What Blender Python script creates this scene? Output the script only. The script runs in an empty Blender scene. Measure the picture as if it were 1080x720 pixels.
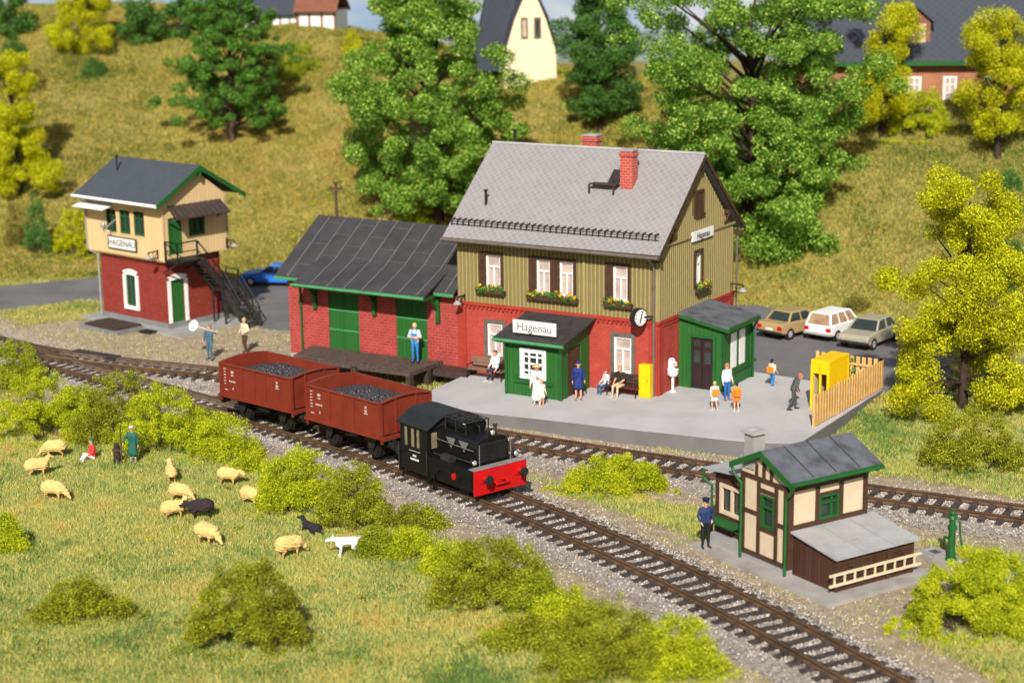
import bpy, bmesh, math, random
import numpy as np
from mathutils import Vector, Matrix, Euler
from math import radians, sin, cos, tan, pi, sqrt, atan2, hypot, degrees

random.seed(7)
RNG = np.random.default_rng(7)
sc = bpy.context.scene
COL = sc.collection

# ------------------------------------------------------------------ camera
FPX, PIT, ROLL, CAMH = 1900.0, radians(12.7), radians(-0.78), 20.0
cam_d = bpy.data.cameras.new('camera')
cam = bpy.data.objects.new('camera', cam_d)
COL.objects.link(cam)
cam_d.sensor_width = 36.0
cam_d.lens = 36.0 * FPX / 1080.0
cam_d.clip_start = 0.5
cam_d.clip_end = 2000.0
cam.location = (0, 0, CAMH)
# image content is turned by ROLL (y down, clockwise positive): the camera turns the other way
cam.matrix_world = Matrix.Translation((0, 0, CAMH)) @ Euler((pi / 2 - PIT, 0, 0)).to_matrix().to_4x4() @ Matrix.Rotation(ROLL, 4, 'Z')
cam_d.dof.use_dof = True
cam_d.dof.focus_distance = 67.0
cam_d.dof.aperture_fstop = 0.26
sc.camera = cam

# ------------------------------------------------------------------ light
SUN_TO = Vector((-0.10 * 0.81, -0.995 * 0.81, 0.58)).normalized()
world = bpy.data.worlds.new('World')
sc.world = world
world.use_nodes = True
wn = world.node_tree
sky = wn.nodes.new('ShaderNodeTexSky')
sky.sky_type = 'NISHITA'
sky.sun_disc = False
sky.sun_elevation = math.asin(SUN_TO.z)
sky.sun_rotation = atan2(SUN_TO.x, SUN_TO.y)
sky.air_density = 1.0
sky.dust_density = 2.0
bg = wn.nodes['Background']
wn.links.new(sky.outputs[0], bg.inputs[0])
bg.inputs[1].default_value = 0.062
sun_d = bpy.data.lights.new('sun', 'SUN')
sun_d.energy = 5.0
sun_d.angle = radians(1.2)
sun_d.color = (1.0, 0.945, 0.86)
sun = bpy.data.objects.new('sun', sun_d)
sun.rotation_euler = SUN_TO.to_track_quat('Z', 'Y').to_euler()
sun.location = (0, 0, 60)
COL.objects.link(sun)
sc.view_settings.view_transform = 'Standard'
sc.view_settings.look = 'None'
sc.view_settings.exposure = 0.30
sc.view_settings.gamma = 1.0
sc.cycles.max_bounces = 6
sc.cycles.diffuse_bounces = 3
sc.cycles.transparent_max_bounces = 8

# ------------------------------------------------------------------ geometry of the shot
def ray(px, py):
    u, v = px - 540, py - 360
    c, s = cos(-ROLL), sin(-ROLL)
    u, v = u * c - v * s, u * s + v * c
    return Vector((u, FPX * cos(PIT) - v * sin(PIT), -FPX * sin(PIT) - v * cos(PIT)))

def bp(px, py, z=0.0):
    d = ray(px, py)
    t = (z - CAMH) / d.z
    return (d.x * t, d.y * t)

# ------------------------------------------------------------------ materials
def srgb(r, g, b):
    f = lambda c: c / 12.92 if c <= 0.04045 else ((c + 0.055) / 1.055) ** 2.4
    return (f(r / 255), f(g / 255), f(b / 255))

class NT:
    def __init__(s, name):
        s.m = bpy.data.materials.new(name); s.m.use_nodes = True
        s.t = s.m.node_tree; s.b = s.t.nodes['Principled BSDF']
    def n(s, typ, **kw):
        x = s.t.nodes.new(typ)
        for k, v in kw.items():
            if k in x.inputs.keys() if hasattr(x.inputs, 'keys') else False: x.inputs[k].default_value = v
            else: setattr(x, k, v)
        return x
    def l(s, a, b): s.t.links.new(a, b)
    def noise(s, scale, detail=4, vec=None, rough=0.6):
        x = s.t.nodes.new('ShaderNodeTexNoise'); x.inputs['Scale'].default_value = scale
        x.inputs['Detail'].default_value = detail; x.inputs['Roughness'].default_value = rough
        if vec: s.l(vec, x.inputs['Vector'])
        return x.outputs['Fac']
    def ramp(s, fac, stops):
        x = s.t.nodes.new('ShaderNodeValToRGB'); e = x.color_ramp.elements
        while len(e) < len(stops): e.new(0.5)
        for i, (p, c) in enumerate(stops):
            e[i].position = p; e[i].color = (*c[:3], 1)
        s.l(fac, x.inputs[0]); return x.outputs[0]
    def mix(s, fac, a, b, mode='MIX'):
        x = s.t.nodes.new('ShaderNodeMix'); x.data_type = 'RGBA'; x.blend_type = mode
        for i, v in ((0, fac), (6, a), (7, b)):
            if hasattr(v, 'links') or hasattr(v, 'is_output'): s.l(v, x.inputs[i])
            else: x.inputs[i].default_value = v if i == 0 else (*v[:3], 1)
        return x.outputs[2]
    def math(s, op, a, b=0.0, c=0.0):
        x = s.t.nodes.new('ShaderNodeMath'); x.operation = op
        for i, v in enumerate((a, b, c)):
            if hasattr(v, 'is_output'): s.l(v, x.inputs[i])
            else: x.inputs[i].default_value = v
        return x.outputs[0]
    def bump(s, h, strength=0.3, dist=0.02):
        x = s.t.nodes.new('ShaderNodeBump'); x.inputs['Strength'].default_value = strength
        x.inputs['Distance'].default_value = dist
        s.l(h, x.inputs['Height']); s.l(x.outputs[0], s.b.inputs['Normal'])
    def uv(s):
        x = s.t.nodes.new('ShaderNodeUVMap'); return x.outputs[0]
    def obj(s):
        x = s.t.nodes.new('ShaderNodeTexCoord'); return x.outputs['Object']
    def pos(s):
        x = s.t.nodes.new('ShaderNodeNewGeometry'); return x.outputs['Position']

def pm(name, col, rough=0.65, var=0.18, scale=3.0, spec=0.3, metal=0.0, fine=40.0):
    """painted / plain surface: mottled colour, a little dirt, fine bump"""
    k = NT(name); P = k.pos()
    a = k.noise(scale, 5, P); b = k.noise(fine, 2, P)
    f = k.math('ADD', k.math('MULTIPLY', a, 0.7), k.math('MULTIPLY', b, 0.3))
    dk = tuple(c * (1 - var * 1.6) for c in col); lt = tuple(min(1, c * (1 + var)) for c in col)
    c = k.ramp(f, [(0.32, dk), (0.52, col), (0.72, lt)])
    k.l(c, k.b.inputs['Base Color'])
    k.b.inputs['Roughness'].default_value = rough
    k.b.inputs['Specular IOR Level'].default_value = spec
    k.b.inputs['Metallic'].default_value = metal
    k.bump(b, 0.25, 0.01)
    return k.m

def brick(name, c1, c2, mort, w=0.215, h=0.098, ms=0.013):
    k = NT(name); u = k.uv()
    x = k.t.nodes.new('ShaderNodeTexBrick'); k.l(u, x.inputs['Vector'])
    x.inputs['Scale'].default_value = 1.0; x.inputs['Brick Width'].default_value = w
    x.inputs['Row Height'].default_value = h; x.inputs['Mortar Size'].default_value = ms
    x.inputs['Mortar Smooth'].default_value = 0.3; x.inputs['Bias'].default_value = -0.2
    x.inputs['Color1'].default_value = (*c1, 1); x.inputs['Color2'].default_value = (*c2, 1)
    x.inputs['Mortar'].default_value = (*mort, 1)
    n = k.noise(1.3, 5, k.pos()); n2 = k.noise(14, 3, k.pos())
    c = k.mix(k.math('MULTIPLY', k.math('POWER', n, 1.6), 1.1), x.outputs['Color'], tuple(v * 0.62 for v in c2))
    c = k.mix(k.math('MULTIPLY', k.math('GREATER_THAN', n2, 0.6), 0.14), c, (0.5, 0.3, 0.24))
    k.l(c, k.b.inputs['Base Color']); k.b.inputs['Roughness'].default_value = 0.75
    k.bump(k.math('SUBTRACT', 1.0, x.outputs['Fac']), 0.5, 0.012)
    return k.m

def lattice(name, col, line, s, lw=0.09, diag=True, rough=0.7, var=0.1):
    """shingle lattice: diamonds (diag) or rows, on the roof's own metre UV"""
    k = NT(name); u = k.uv()
    sp = k.t.nodes.new('ShaderNodeSeparateXYZ'); k.l(u, sp.inputs[0])
    U, V = sp.outputs[0], sp.outputs[1]
    if diag:
        p = k.math('MULTIPLY', k.math('ADD', U, V), 1 / s); q = k.math('MULTIPLY', k.math('SUBTRACT', U, V), 1 / s)
    else:
        row = k.math('FLOOR', k.math('MULTIPLY', V, 1 / s))
        p = k.math('MULTIPLY', V, 1 / s)
        q = k.math('ADD', k.math('MULTIPLY', U, 1 / (s * 1.3)), k.math('MULTIPLY', row, 0.5))
    fp, fq = k.math('FRACT', p), k.math('FRACT', q)
    m = k.math('MAXIMUM', k.math('LESS_THAN', fp, lw), k.math('LESS_THAN', fq, lw if diag else lw * 0.7))
    cell = k.t.nodes.new('ShaderNodeCombineXYZ'); k.l(k.math('FLOOR', p), cell.inputs[0]); k.l(k.math('FLOOR', q), cell.inputs[1])
    wn_ = k.t.nodes.new('ShaderNodeTexWhiteNoise'); k.l(cell.outputs[0], wn_.inputs['Vector'])
    big = k.noise(0.8, 5, k.pos())
    base = k.mix(wn_.outputs['Value'], tuple(c * (1 - var) for c in col), tuple(c * (1 + var) for c in col))
    base = k.mix(k.math('MULTIPLY', big, 0.5), base, tuple(c * 0.72 for c in col))
    c = k.mix(m, base, line)
    k.l(c, k.b.inputs['Base Color']); k.b.inputs['Roughness'].default_value = rough
    k.b.inputs['Specular IOR Level'].default_value = 0.25
    k.bump(k.math('ADD', fp, fq), 0.4, 0.02)
    return k.m

def boards(name, col, s=0.2, gap=0.1, var=0.15, rough=0.7, horizontal=False):
    k = NT(name); u = k.uv()
    sp = k.t.nodes.new('ShaderNodeSeparateXYZ'); k.l(u, sp.inputs[0])
    p = k.math('MULTIPLY', sp.outputs[1 if horizontal else 0], 1 / s); f = k.math('FRACT', p)
    wn_ = k.t.nodes.new('ShaderNodeTexWhiteNoise'); wn_.noise_dimensions = '1D'; k.l(k.math('FLOOR', p), wn_.inputs['W'])
    n = k.noise(2.0, 5, k.pos())
    c = k.mix(wn_.outputs['Value'], tuple(v * (1 - var) for v in col), tuple(v * (1 + var) for v in col))
    c = k.mix(k.math('MULTIPLY', n, 0.4), c, tuple(v * 0.7 for v in col))
    gm = k.math('LESS_THAN', f, gap)
    c = k.mix(gm, c, tuple(v * 0.45 for v in col))
    k.l(c, k.b.inputs['Base Color']); k.b.inputs['Roughness'].default_value = rough
    k.b.inputs['Specular IOR Level'].default_value = 0.25
    k.bump(k.math('SUBTRACT', 1.0, gm), 0.6, 0.02)
    return k.m

def leafmat(name, a, b, c, rough=0.6, trans=0.35):
    k = NT(name)
    g = k.t.nodes.new('ShaderNodeNewGeometry')
    r = g.outputs['Random Per Island']; n = k.noise(1.1, 4, g.outputs['Position'])
    f = k.math('ADD', k.math('MULTIPLY', r, 0.50), k.math('MULTIPLY', n, 0.72))
    col = k.ramp(f, [(0.24, a), (0.58, b), (0.86, c)])
    k.l(col, k.b.inputs['Base Color']); k.b.inputs['Roughness'].default_value = rough
    k.b.inputs['Specular IOR Level'].default_value = 0.25
    tr = k.t.nodes.new('ShaderNodeBsdfTranslucent'); k.l(col, tr.inputs[0])
    mx = k.t.nodes.new('ShaderNodeMixShader'); mx.inputs[0].default_value = trans
    k.l(k.b.outputs[0], mx.inputs[1]); k.l(tr.outputs[0], mx.inputs[2])
    k.l(mx.outputs[0], k.t.nodes['Material Output'].inputs[0])
    return k.m

def blademat(name, stops, scale=0.35):
    k = NT(name)
    g = k.t.nodes.new('ShaderNodeNewGeometry')
    r = g.outputs['Random Per Island']; n = k.noise(scale, 6, g.outputs['Position'], 0.72); n2 = k.noise(scale * 0.22, 3, g.outputs['Position'])
    f = k.math('ADD', k.math('MULTIPLY', r, 0.20), k.math('ADD', k.math('MULTIPLY', n, 0.50), k.math('MULTIPLY', n2, 0.36)))
    col = k.ramp(f, stops)
    k.l(col, k.b.inputs['Base Color']); k.b.inputs['Roughness'].default_value = 0.7
    k.b.inputs['Specular IOR Level'].default_value = 0.15
    tr = k.t.nodes.new('ShaderNodeBsdfTranslucent'); k.l(col, tr.inputs[0])
    mx = k.t.nodes.new('ShaderNodeMixShader'); mx.inputs[0].default_value = 0.3
    k.l(k.b.outputs[0], mx.inputs[1]); k.l(tr.outputs[0], mx.inputs[2])
    k.l(mx.outputs[0], k.t.nodes['Material Output'].inputs[0])
    return k.m

M = {}
M['brick'] = brick('red brick', (0.47, 0.046, 0.028), (0.37, 0.033, 0.021), (0.43, 0.085, 0.055), 0.27, 0.12, 0.015)
M['brick_shed'] = brick('pink red brick', (0.42, 0.044, 0.034), (0.32, 0.030, 0.024), (0.46, 0.13, 0.10), 0.33, 0.145, 0.016)
M['brick_tower'] = brick('orange red brick', (0.34, 0.034, 0.015), (0.24, 0.020, 0.010), (0.13, 0.020, 0.012), 0.27, 0.13, 0.018)
M['brick_chim'] = brick('chimney brick', (0.50, 0.07, 0.045), (0.42, 0.05, 0.035), (0.6, 0.3, 0.24), 0.24, 0.12)
M['brick_red_plain'] = pm('brick red trim', (0.33, 0.036, 0.022), 0.7, 0.15)
M['clad'] = boards('olive ochre boards', (0.21, 0.165, 0.062), 0.2, 0.0, 0.05)
M['batten'] = pm('ochre batten', (0.33, 0.265, 0.115), 0.7, 0.1)
M['clad_t'] = boards('apricot boards', (0.70, 0.50, 0.25), 0.2, 0.07, 0.04)
M['brown'] = pm('dark brown paint', (0.065, 0.032, 0.018), 0.6, 0.25)
M['brown2'] = boards('brown boards', (0.072, 0.030, 0.019), 0.14, 0.14, 0.18)
M['wood_dk'] = pm('tarred wood', (0.052, 0.033, 0.026), 0.75, 0.35, 6)
M['grey_br'] = pm('grey brown paint', (0.13, 0.105, 0.085), 0.6, 0.2)
M['white'] = pm('white paint', (0.78, 0.77, 0.74), 0.5, 0.06)
M['cream'] = pm('cream plaster', (0.60, 0.48, 0.33), 0.8, 0.06)
M['house_cream'] = pm('pale house plaster', (0.76, 0.62, 0.42), 0.8, 0.05)
M['green'] = boards('green boards', (0.024, 0.120, 0.022), 0.2, 0.09, 0.06, 0.5)
M['green_p'] = pm('green paint', (0.016, 0.098, 0.022), 0.45, 0.15)
M['green_l'] = pm('pale green trim', (0.06, 0.26, 0.10), 0.45, 0.12)
M['roof_st'] = lattice('grey diamond shingles', (0.255, 0.243, 0.246), (0.33, 0.318, 0.318), 0.34, 0.085, var=0.05)
M['roof_tw'] = lattice('blue grey slates', (0.065, 0.075, 0.09), (0.04, 0.045, 0.055), 0.16, 0.14, False)
M['roof_hs'] = lattice('dark house slates', (0.045, 0.052, 0.068), (0.065, 0.072, 0.09), 0.5, 0.07, var=.05)
M['roof_felt'] = pm('black roofing felt', (0.045, 0.042, 0.045), 0.7, 0.25, 1.2)
M['roof_felt2'] = pm('dark porch felt', (0.040, 0.037, 0.038), 0.7, 0.35, 2.5)
M['roof_slate'] = pm('weathered slate sheet', (0.105, 0.11, 0.125), 0.6, 0.4, 1.6)
M['roof_grey'] = pm('pale grey sheet', (0.36, 0.355, 0.36), 0.6, 0.12, 1.5)
M['roof_br'] = lattice('brown tiles', (0.22, 0.09, 0.05), (0.13, 0.05, 0.03), 0.4, 0.12, False)
M['seam'] = pm('pale seam', (0.15, 0.145, 0.145), 0.6, 0.2)
M['seam_dk'] = pm('dark seam', (0.055, 0.055, 0.06), 0.6, 0.2)
M['concrete'] = pm('concrete', (0.30, 0.295, 0.285), 0.85, 0.14, 1.2)
M['concrete_dk'] = pm('dark concrete', (0.19, 0.19, 0.19), 0.85, 0.16, 1.2)
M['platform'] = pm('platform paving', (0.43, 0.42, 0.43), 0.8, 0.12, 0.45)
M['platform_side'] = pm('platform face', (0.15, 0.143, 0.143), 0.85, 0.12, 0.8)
M['asphalt'] = pm('asphalt', (0.15, 0.145, 0.15), 0.9, 0.14, 0.5)
M['asphalt2'] = pm('road asphalt', (0.145, 0.14, 0.14), 0.9, 0.2, 0.5)
M['slab'] = pm('weathered slab', (0.33, 0.305, 0.285), 0.85, 0.2, 1.0)
M['black'] = pm('black enamel', (0.0065, 0.0065, 0.007), 0.42, 0.3, 3, 0.3)
M['black_m'] = pm('black iron', (0.018, 0.017, 0.017), 0.55, 0.3)
M['iron'] = pm('dark iron', (0.032, 0.028, 0.026), 0.55, 0.4)
M['wheel'] = pm('oily wheel', (0.030, 0.025, 0.022), 0.5, 0.4, metal=0.4)
M['red'] = pm('signal red', (0.50, 0.007, 0.008), 0.4, 0.08)
M['wagon'] = pm('oxide red paint', (0.185, 0.027, 0.013), 0.5, 0.14, 2.0)
M['wagon_in'] = pm('oxide red inner', (0.17, 0.026, 0.013), 0.6, 0.14, 2.0)
M['coal'] = pm('coal', (0.050, 0.044, 0.048), 0.38, 0.5, 9, 0.5)
M['rail_br'] = pm('rusty rail', (0.105, 0.058, 0.030), 0.5, 0.4, 0.7)
M['rail_gr'] = pm('worn rail head', (0.22, 0.16, 0.11), 0.4, 0.3, 1.5, metal=0.4)
M['sleeper'] = pm('dark sleeper', (0.060, 0.044, 0.037), 0.8, 0.5, 4)
M['stone'] = leafmat('ballast stone', (0.17, 0.135, 0.11), (0.35, 0.30, 0.26), (0.60, 0.54, 0.48), 0.8, 0.0)
M['yellow'] = pm('yellow enamel', (0.80, 0.50, 0.004), 0.4, 0.05)
M['fence'] = pm('larch wood', (0.62, 0.37, 0.13), 0.65, 0.18, 3)
M['bench'] = pm('bench wood', (0.20, 0.125, 0.085), 0.6, 0.2)
M['ladder'] = pm('pale wood', (0.68, 0.55, 0.38), 0.6, 0.1)
M['glass_dk'] = pm('dark window glass', (0.03, 0.04, 0.038), 0.12, 0.2, spec=0.6)
M['glass_lt'] = pm('curtained window', (0.46, 0.37, 0.33), 0.25, 0.25, 1.5, spec=0.5)
M['chrome'] = pm('lamp lens', (0.75, 0.75, 0.72), 0.15, 0.05, metal=0.6)
M['stencil'] = pm('faded white stencil', (0.50, 0.40, 0.36), 0.7, 0.2)
M['deck'] = pm('weathered deck timber', (0.085, 0.060, 0.048), 0.8, 0.35, 5)
M['bark'] = pm('bark', (0.085, 0.052, 0.035), 0.9, 0.35, 5)
M['bark_dk'] = pm('dark bark', (0.045, 0.028, 0.020), 0.9, 0.35, 5)
M['skin'] = pm('skin', (0.62, 0.33, 0.21), 0.55, 0.05)
M['ink'] = pm('black lettering', (0.02, 0.02, 0.022), 0.6, 0.05)
M['eye'] = pm('dark eye', (0.02, 0.015, 0.015), 0.3, 0.05)
M['lip'] = pm('lips', (0.45, 0.13, 0.10), 0.5, 0.05)
M['orange_brick'] = brick('orange house brick', (0.40, 0.16, 0.075), (0.36, 0.135, 0.065), (0.42, 0.22, 0.14), 0.3, 0.12)
M['sheep'] = pm('fleece', (0.74, 0.54, 0.25), 0.9, 0.12, 7, 0.1)
M['hooves'] = pm('sheep leg', (0.42, 0.28, 0.13), 0.8, 0.15)
_pc = {}
def flat(col, rough=0.7):
    key = (tuple(round(c, 3) for c in col), rough)
    if key not in _pc: _pc[key] = pm('cloth %d' % len(_pc), col, rough, 0.1, 6)
    return _pc[key]

L_GREEN = leafmat('bright leaves', (0.012, 0.055, 0.004), (0.115, 0.28, 0.018), (0.55, 0.72, 0.13))
L_DARK = leafmat('deep green needles', (0.015, 0.055, 0.008), (0.055, 0.155, 0.022), (0.17, 0.34, 0.06))
L_PINE = leafmat('pine needles', (0.014, 0.058, 0.006), (0.060, 0.180, 0.018), (0.24, 0.44, 0.06))
L_YEL = leafmat('yellow foliage', (0.075, 0.085, 0.002), (0.47, 0.47, 0.004), (0.82, 0.82, 0.015))
L_YG = leafmat('yellow green foam', (0.09, 0.14, 0.003), (0.42, 0.49, 0.009), (0.78, 0.78, 0.03))
L_OLV = leafmat('olive brush', (0.075, 0.070, 0.012), (0.22, 0.20, 0.035), (0.46, 0.40, 0.10))
L_GO = leafmat('green olive brush', (0.065, 0.10, 0.005), (0.26, 0.33, 0.012), (0.58, 0.62, 0.035))
L_MG = leafmat('mid green brush', (0.03, 0.09, 0.015), (0.08, 0.21, 0.035), (0.2, 0.38, 0.08))
L_MIX = leafmat('brush turning from brown to yellow green', (0.085, 0.075, 0.008), (0.25, 0.27, 0.014), (0.58, 0.60, 0.035))
L_FLW = leafmat('yellow blossoms', (0.75, 0.30, 0.01), (0.85, 0.62, 0.02), (0.9, 0.8, 0.1))
L_RED = leafmat('red blossoms', (0.7, 0.05, 0.02), (0.8, 0.15, 0.03), (0.85, 0.3, 0.1))

# ------------------------------------------------------------------ mesh builder
class MB:
    def __init__(s): s.v = []; s.f = []; s.mi = []; s.m = 0; s.sm = []
    def add(s, vs, fs, smooth=False):
        o = len(s.v); s.v += [tuple(v) for v in vs]
        for f in fs: s.f.append(tuple(i + o for i in f)); s.mi.append(s.m); s.sm.append(smooth)
        return s
    def box(s, a0, a1, b0, b1, z0, z1, fn=None):
        fn = fn or (lambda a, b, z: (a, b, z))
        c = [fn(a, b, z) for z in (z0, z1) for b in (b0, b1) for a in (a0, a1)]
        return s.add(c, [(0, 2, 3, 1), (4, 5, 7, 6), (0, 1, 5, 4), (2, 6, 7, 3), (0, 4, 6, 2), (1, 3, 7, 5)])
    def hexa(s, c): # 8 corners: bottom 4 ring, top 4 ring
        return s.add(c, [(3, 2, 1, 0), (4, 5, 6, 7), (0, 1, 5, 4), (1, 2, 6, 5), (2, 3, 7, 6), (3, 0, 4, 7)])
    def prism(s, poly, ext): # poly: 3D points (planar), ext: vector
        n = len(poly); e = Vector(ext)
        vs = [Vector(p) for p in poly] + [Vector(p) + e for p in poly]
        return s.add(vs, [tuple(range(n))[::-1], tuple(range(n, 2 * n))] + [(i, (i + 1) % n, n + (i + 1) % n, n + i) for i in range(n)])
    def slab(s, p, t): # sheet through corner list p with thickness vector t
        return s.prism(p, t)
    def cyl(s, p0, p1, r0, r1=None, n=10, smooth=True):
        r1 = r0 if r1 is None else r1
        p0, p1 = Vector(p0), Vector(p1); d = (p1 - p0)
        if d.length < 1e-6: return s
        d.normalize(); a = d.orthogonal().normalized(); b = d.cross(a)
        vs = []
        for p, r in ((p0, r0), (p1, r1)):
            vs += [p + (a * cos(2 * pi * i / n) + b * sin(2 * pi * i / n)) * r for i in range(n)]
        s.add(vs, [(i, (i + 1) % n, n + (i + 1) % n, n + i) for i in range(n)], smooth)
        s.add(vs, [tuple(range(n))[::-1], tuple(range(n, 2 * n))])
        return s
    def bar(s, p0, p1, w, h=None): # square bar
        h = h or w
        p0, p1 = Vector(p0), Vector(p1); d = (p1 - p0).normalized()
        up = Vector((0, 0, 1))
        a = d.cross(up)
        if a.length < 0.05: a = Vector((1, 0, 0))
        a.normalize(); b = a.cross(d).normalized()
        c = []
        for p in (p0, p1):
            c += [p + a * x * w / 2 + b * y * h / 2 for x, y in ((-1, -1), (1, -1), (1, 1), (-1, 1))]
        return s.hexa(c)
    def tube(s, pts, r, n=8):
        for a, b in zip(pts[:-1], pts[1:]): s.cyl(a, b, r, r, n)
        for p in pts[1:-1]: s.ball(p, r, 6, 4)
        return s
    def ball(s, c, r, nu=10, nv=7, sz=(1, 1, 1)):
        c = Vector(c); vs = [c + Vector((0, 0, r * sz[2]))]
        for j in range(1, nv):
            t = pi * j / nv
            for i in range(nu):
                p = 2 * pi * i / nu
                vs.append(c + Vector((r * sin(t) * cos(p) * sz[0], r * sin(t) * sin(p) * sz[1], r * cos(t) * sz[2])))
        vs.append(c - Vector((0, 0, r * sz[2])))
        fs = [(0, 1 + i, 1 + (i + 1) % nu) for i in range(nu)]
        for j in range(nv - 2):
            for i in range(nu):
                a, b = 1 + j * nu + i, 1 + j * nu + (i + 1) % nu
                fs.append((a, a + nu, b + nu, b))
        e = len(vs) - 1; o = 1 + (nv - 2) * nu
        fs += [(e, o + (i + 1) % nu, o + i) for i in range(nu)]
        return s.add(vs, fs, True)
    def build(s, name, mats, parent=None, bevel=0.0, recalc=True):
        me = bpy.data.meshes.new(name)
        me.from_pydata(s.v, [], s.f)
        for m in (mats if isinstance(mats, (list, tuple)) else [mats]): me.materials.append(m)
        me.polygons.foreach_set('material_index', s.mi)
        me.polygons.foreach_set('use_smooth', s.sm)
        if recalc:
            b = bmesh.new(); b.from_mesh(me); bmesh.ops.recalc_face_normals(b, faces=b.faces); b.to_mesh(me); b.free()
        me.update()
        uvl = me.uv_layers.new(name='UVMap')
        V = [v.co for v in me.vertices]; up = Vector((0, 0, 1)); dat = np.zeros(len(me.loops) * 2, 'f')
        for p in me.polygons:
            n = p.normal
            t = up.cross(n)
            if t.length < 0.05: t = Vector((1, 0, 0)); bt = Vector((0, 1, 0))
            else: t.normalize(); bt = n.cross(t)
            for li in p.loop_indices:
                c = V[me.loops[li].vertex_index]
                dat[li * 2] = c.dot(t); dat[li * 2 + 1] = c.dot(bt)
        uvl.data.foreach_set('uv', dat)
        o = bpy.data.objects.new(name, me); COL.objects.link(o)
        if parent is not None: o.parent = parent
        if bevel:
            md = o.modifiers.new('bevel', 'BEVEL'); md.width = bevel; md.segments = 2; md.limit_method = 'ANGLE'
        return o

def tag(o, label=None, cat=None, group=None, kind=None):
    if label: o['label'] = label
    if cat: o['category'] = cat
    if group: o['group'] = group
    if kind: o['kind'] = kind
    return o

def thing(name, loc, yaw, label, cat, group=None, kind=None):
    o = bpy.data.objects.new(name, None); COL.objects.link(o)
    o.location = loc; o.rotation_euler = (0, 0, yaw); o.empty_display_size = 0.3
    return tag(o, label, cat, group, kind)

def copy_tree(o, parent=None):
    c = o.copy(); COL.objects.link(c)
    if parent: c.parent = parent
    for ch in o.children: copy_tree(ch, c)
    return c

def text(name, body, parent, loc, rot, size, mat, extrude=0.004, sx=1.0):
    cu = bpy.data.curves.new(name, 'FONT'); cu.body = body; cu.size = size; cu.extrude = extrude
    cu.align_x = 'CENTER'; cu.align_y = 'CENTER'; cu.offset = 0.004 * size
    cu.materials.append(mat)
    tmp = bpy.data.objects.new(name, cu); COL.objects.link(tmp)
    dg = bpy.context.evaluated_depsgraph_get(); dg.update()
    me = bpy.data.meshes.new_from_object(tmp.evaluated_get(dg), depsgraph=dg); bpy.data.objects.remove(tmp)
    me.materials.clear(); me.materials.append(mat)
    o = bpy.data.objects.new(name, me); COL.objects.link(o)
    o.location = loc; o.rotation_euler = rot; o.scale = (sx, 1, 1)
    if parent: o.parent = parent
    return o

def npmesh(name, verts, faces, mats, parent=None, smooth=False):
    verts = np.asarray(verts, 'f'); faces = np.asarray(faces, 'i'); k = faces.shape[1]
    me = bpy.data.meshes.new(name)
    me.vertices.add(len(verts)); me.vertices.foreach_set('co', verts.ravel())
    me.loops.add(faces.size); me.loops.foreach_set('vertex_index', faces.ravel())
    me.polygons.add(len(faces))
    me.polygons.foreach_set('loop_start', np.arange(0, faces.size, k, dtype='i'))
    me.polygons.foreach_set('loop_total', np.full(len(faces), k, 'i'))
    me.update(calc_edges=True)
    for m in (mats if isinstance(mats, (list, tuple)) else [mats]): me.materials.append(m)
    if smooth: me.polygons.foreach_set('use_smooth', np.ones(len(faces), bool))
    o = bpy.data.objects.new(name, me); COL.objects.link(o)
    if parent is not None: o.parent = parent
    return o

# ================================================================== TERRAIN
FOOT = np.array([(-150, 112), (-60, 110), (-30, 109.5), (-25, 109.8), (-15, 107.8), (-10, 105.5), (0, 101), (10, 97), (16, 93.5), (22, 88.5), (30, 85), (60, 82), (150, 80)], float)
CREST = np.array([(-150, 15), (-45, 15), (-30, 14.9), (-18, 14.0), (-10, 12.4), (-3, 11.4), (3, 10.2), (12, 9.6), (30, 9.5), (60, 10), (150, 10)], float)
MAINC = [-5.46703218e-04, -2.62989434e-02, -1.38052056, 5.97377283e+01]
PLATC = [2.92353070e-03, -6.32349222e-01, 6.84897045e+01]

def curve_centre(poly, x0, x1, n, off=0.72):
    out = []
    for x in np.linspace(x0, x1, n):
        y = np.polyval(poly, x); m = np.polyval(np.polyder(poly), x)
        d = hypot(m, 1); out.append((x - m / d * off, y + off / d))
    return np.array(out)

def catmull(P, n=12):
    P = [np.array(p, float) for p in P]; P = [2 * P[0] - P[1]] + P + [2 * P[-1] - P[-2]]; out = []
    for i in range(1, len(P) - 2):
        for t in np.linspace(0, 1, n, endpoint=False):
            a, b, c, d = P[i - 1:i + 3]
            out.append(0.5 * ((2 * b) + (c - a) * t + (2 * a - 5 * b + 4 * c - d) * t * t + (3 * b - a - 3 * c + d) * t ** 3))
    out.append(P[-2]); return np.array(out)

def resample(P, step):
    s = np.r_[0, np.cumsum(np.hypot(*np.diff(P, axis=0).T))]
    t = np.arange(0, s[-1], step)
    return np.c_[np.interp(t, s, P[:, 0]), np.interp(t, s, P[:, 1])]

main_line = curve_centre(MAINC, -29, 11.6, 60)
_h = main_line[0] - main_line[1]; _h /= np.hypot(*_h)
main_line = np.vstack([main_line[0] + _h * 14, main_line])
plat_line = catmull([(-15.0, 77.4), (-12.3, 75.4), (-8.3, 73.6), (-4.5, 72.0)] + [tuple(p) for p in curve_centre(PLATC, -2.0, 30, 12)])
siding_line = catmull([(-30.0, 92.4), (-26.0, 88.6), (-23.2, 86.3), (-20.6, 84.6), (-17.4, 83.0), (-13.4, 81.25), (-9.5, 79.9)])
LINES = {'main': resample(main_line, 0.25), 'plat': resample(plat_line, 0.25), 'sid': resample(siding_line, 0.25)}
ALLP = np.vstack(list(LINES.values()))

def sstep(t): t = np.clip(t, 0, 1); return t * t * (3 - 2 * t)

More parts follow.
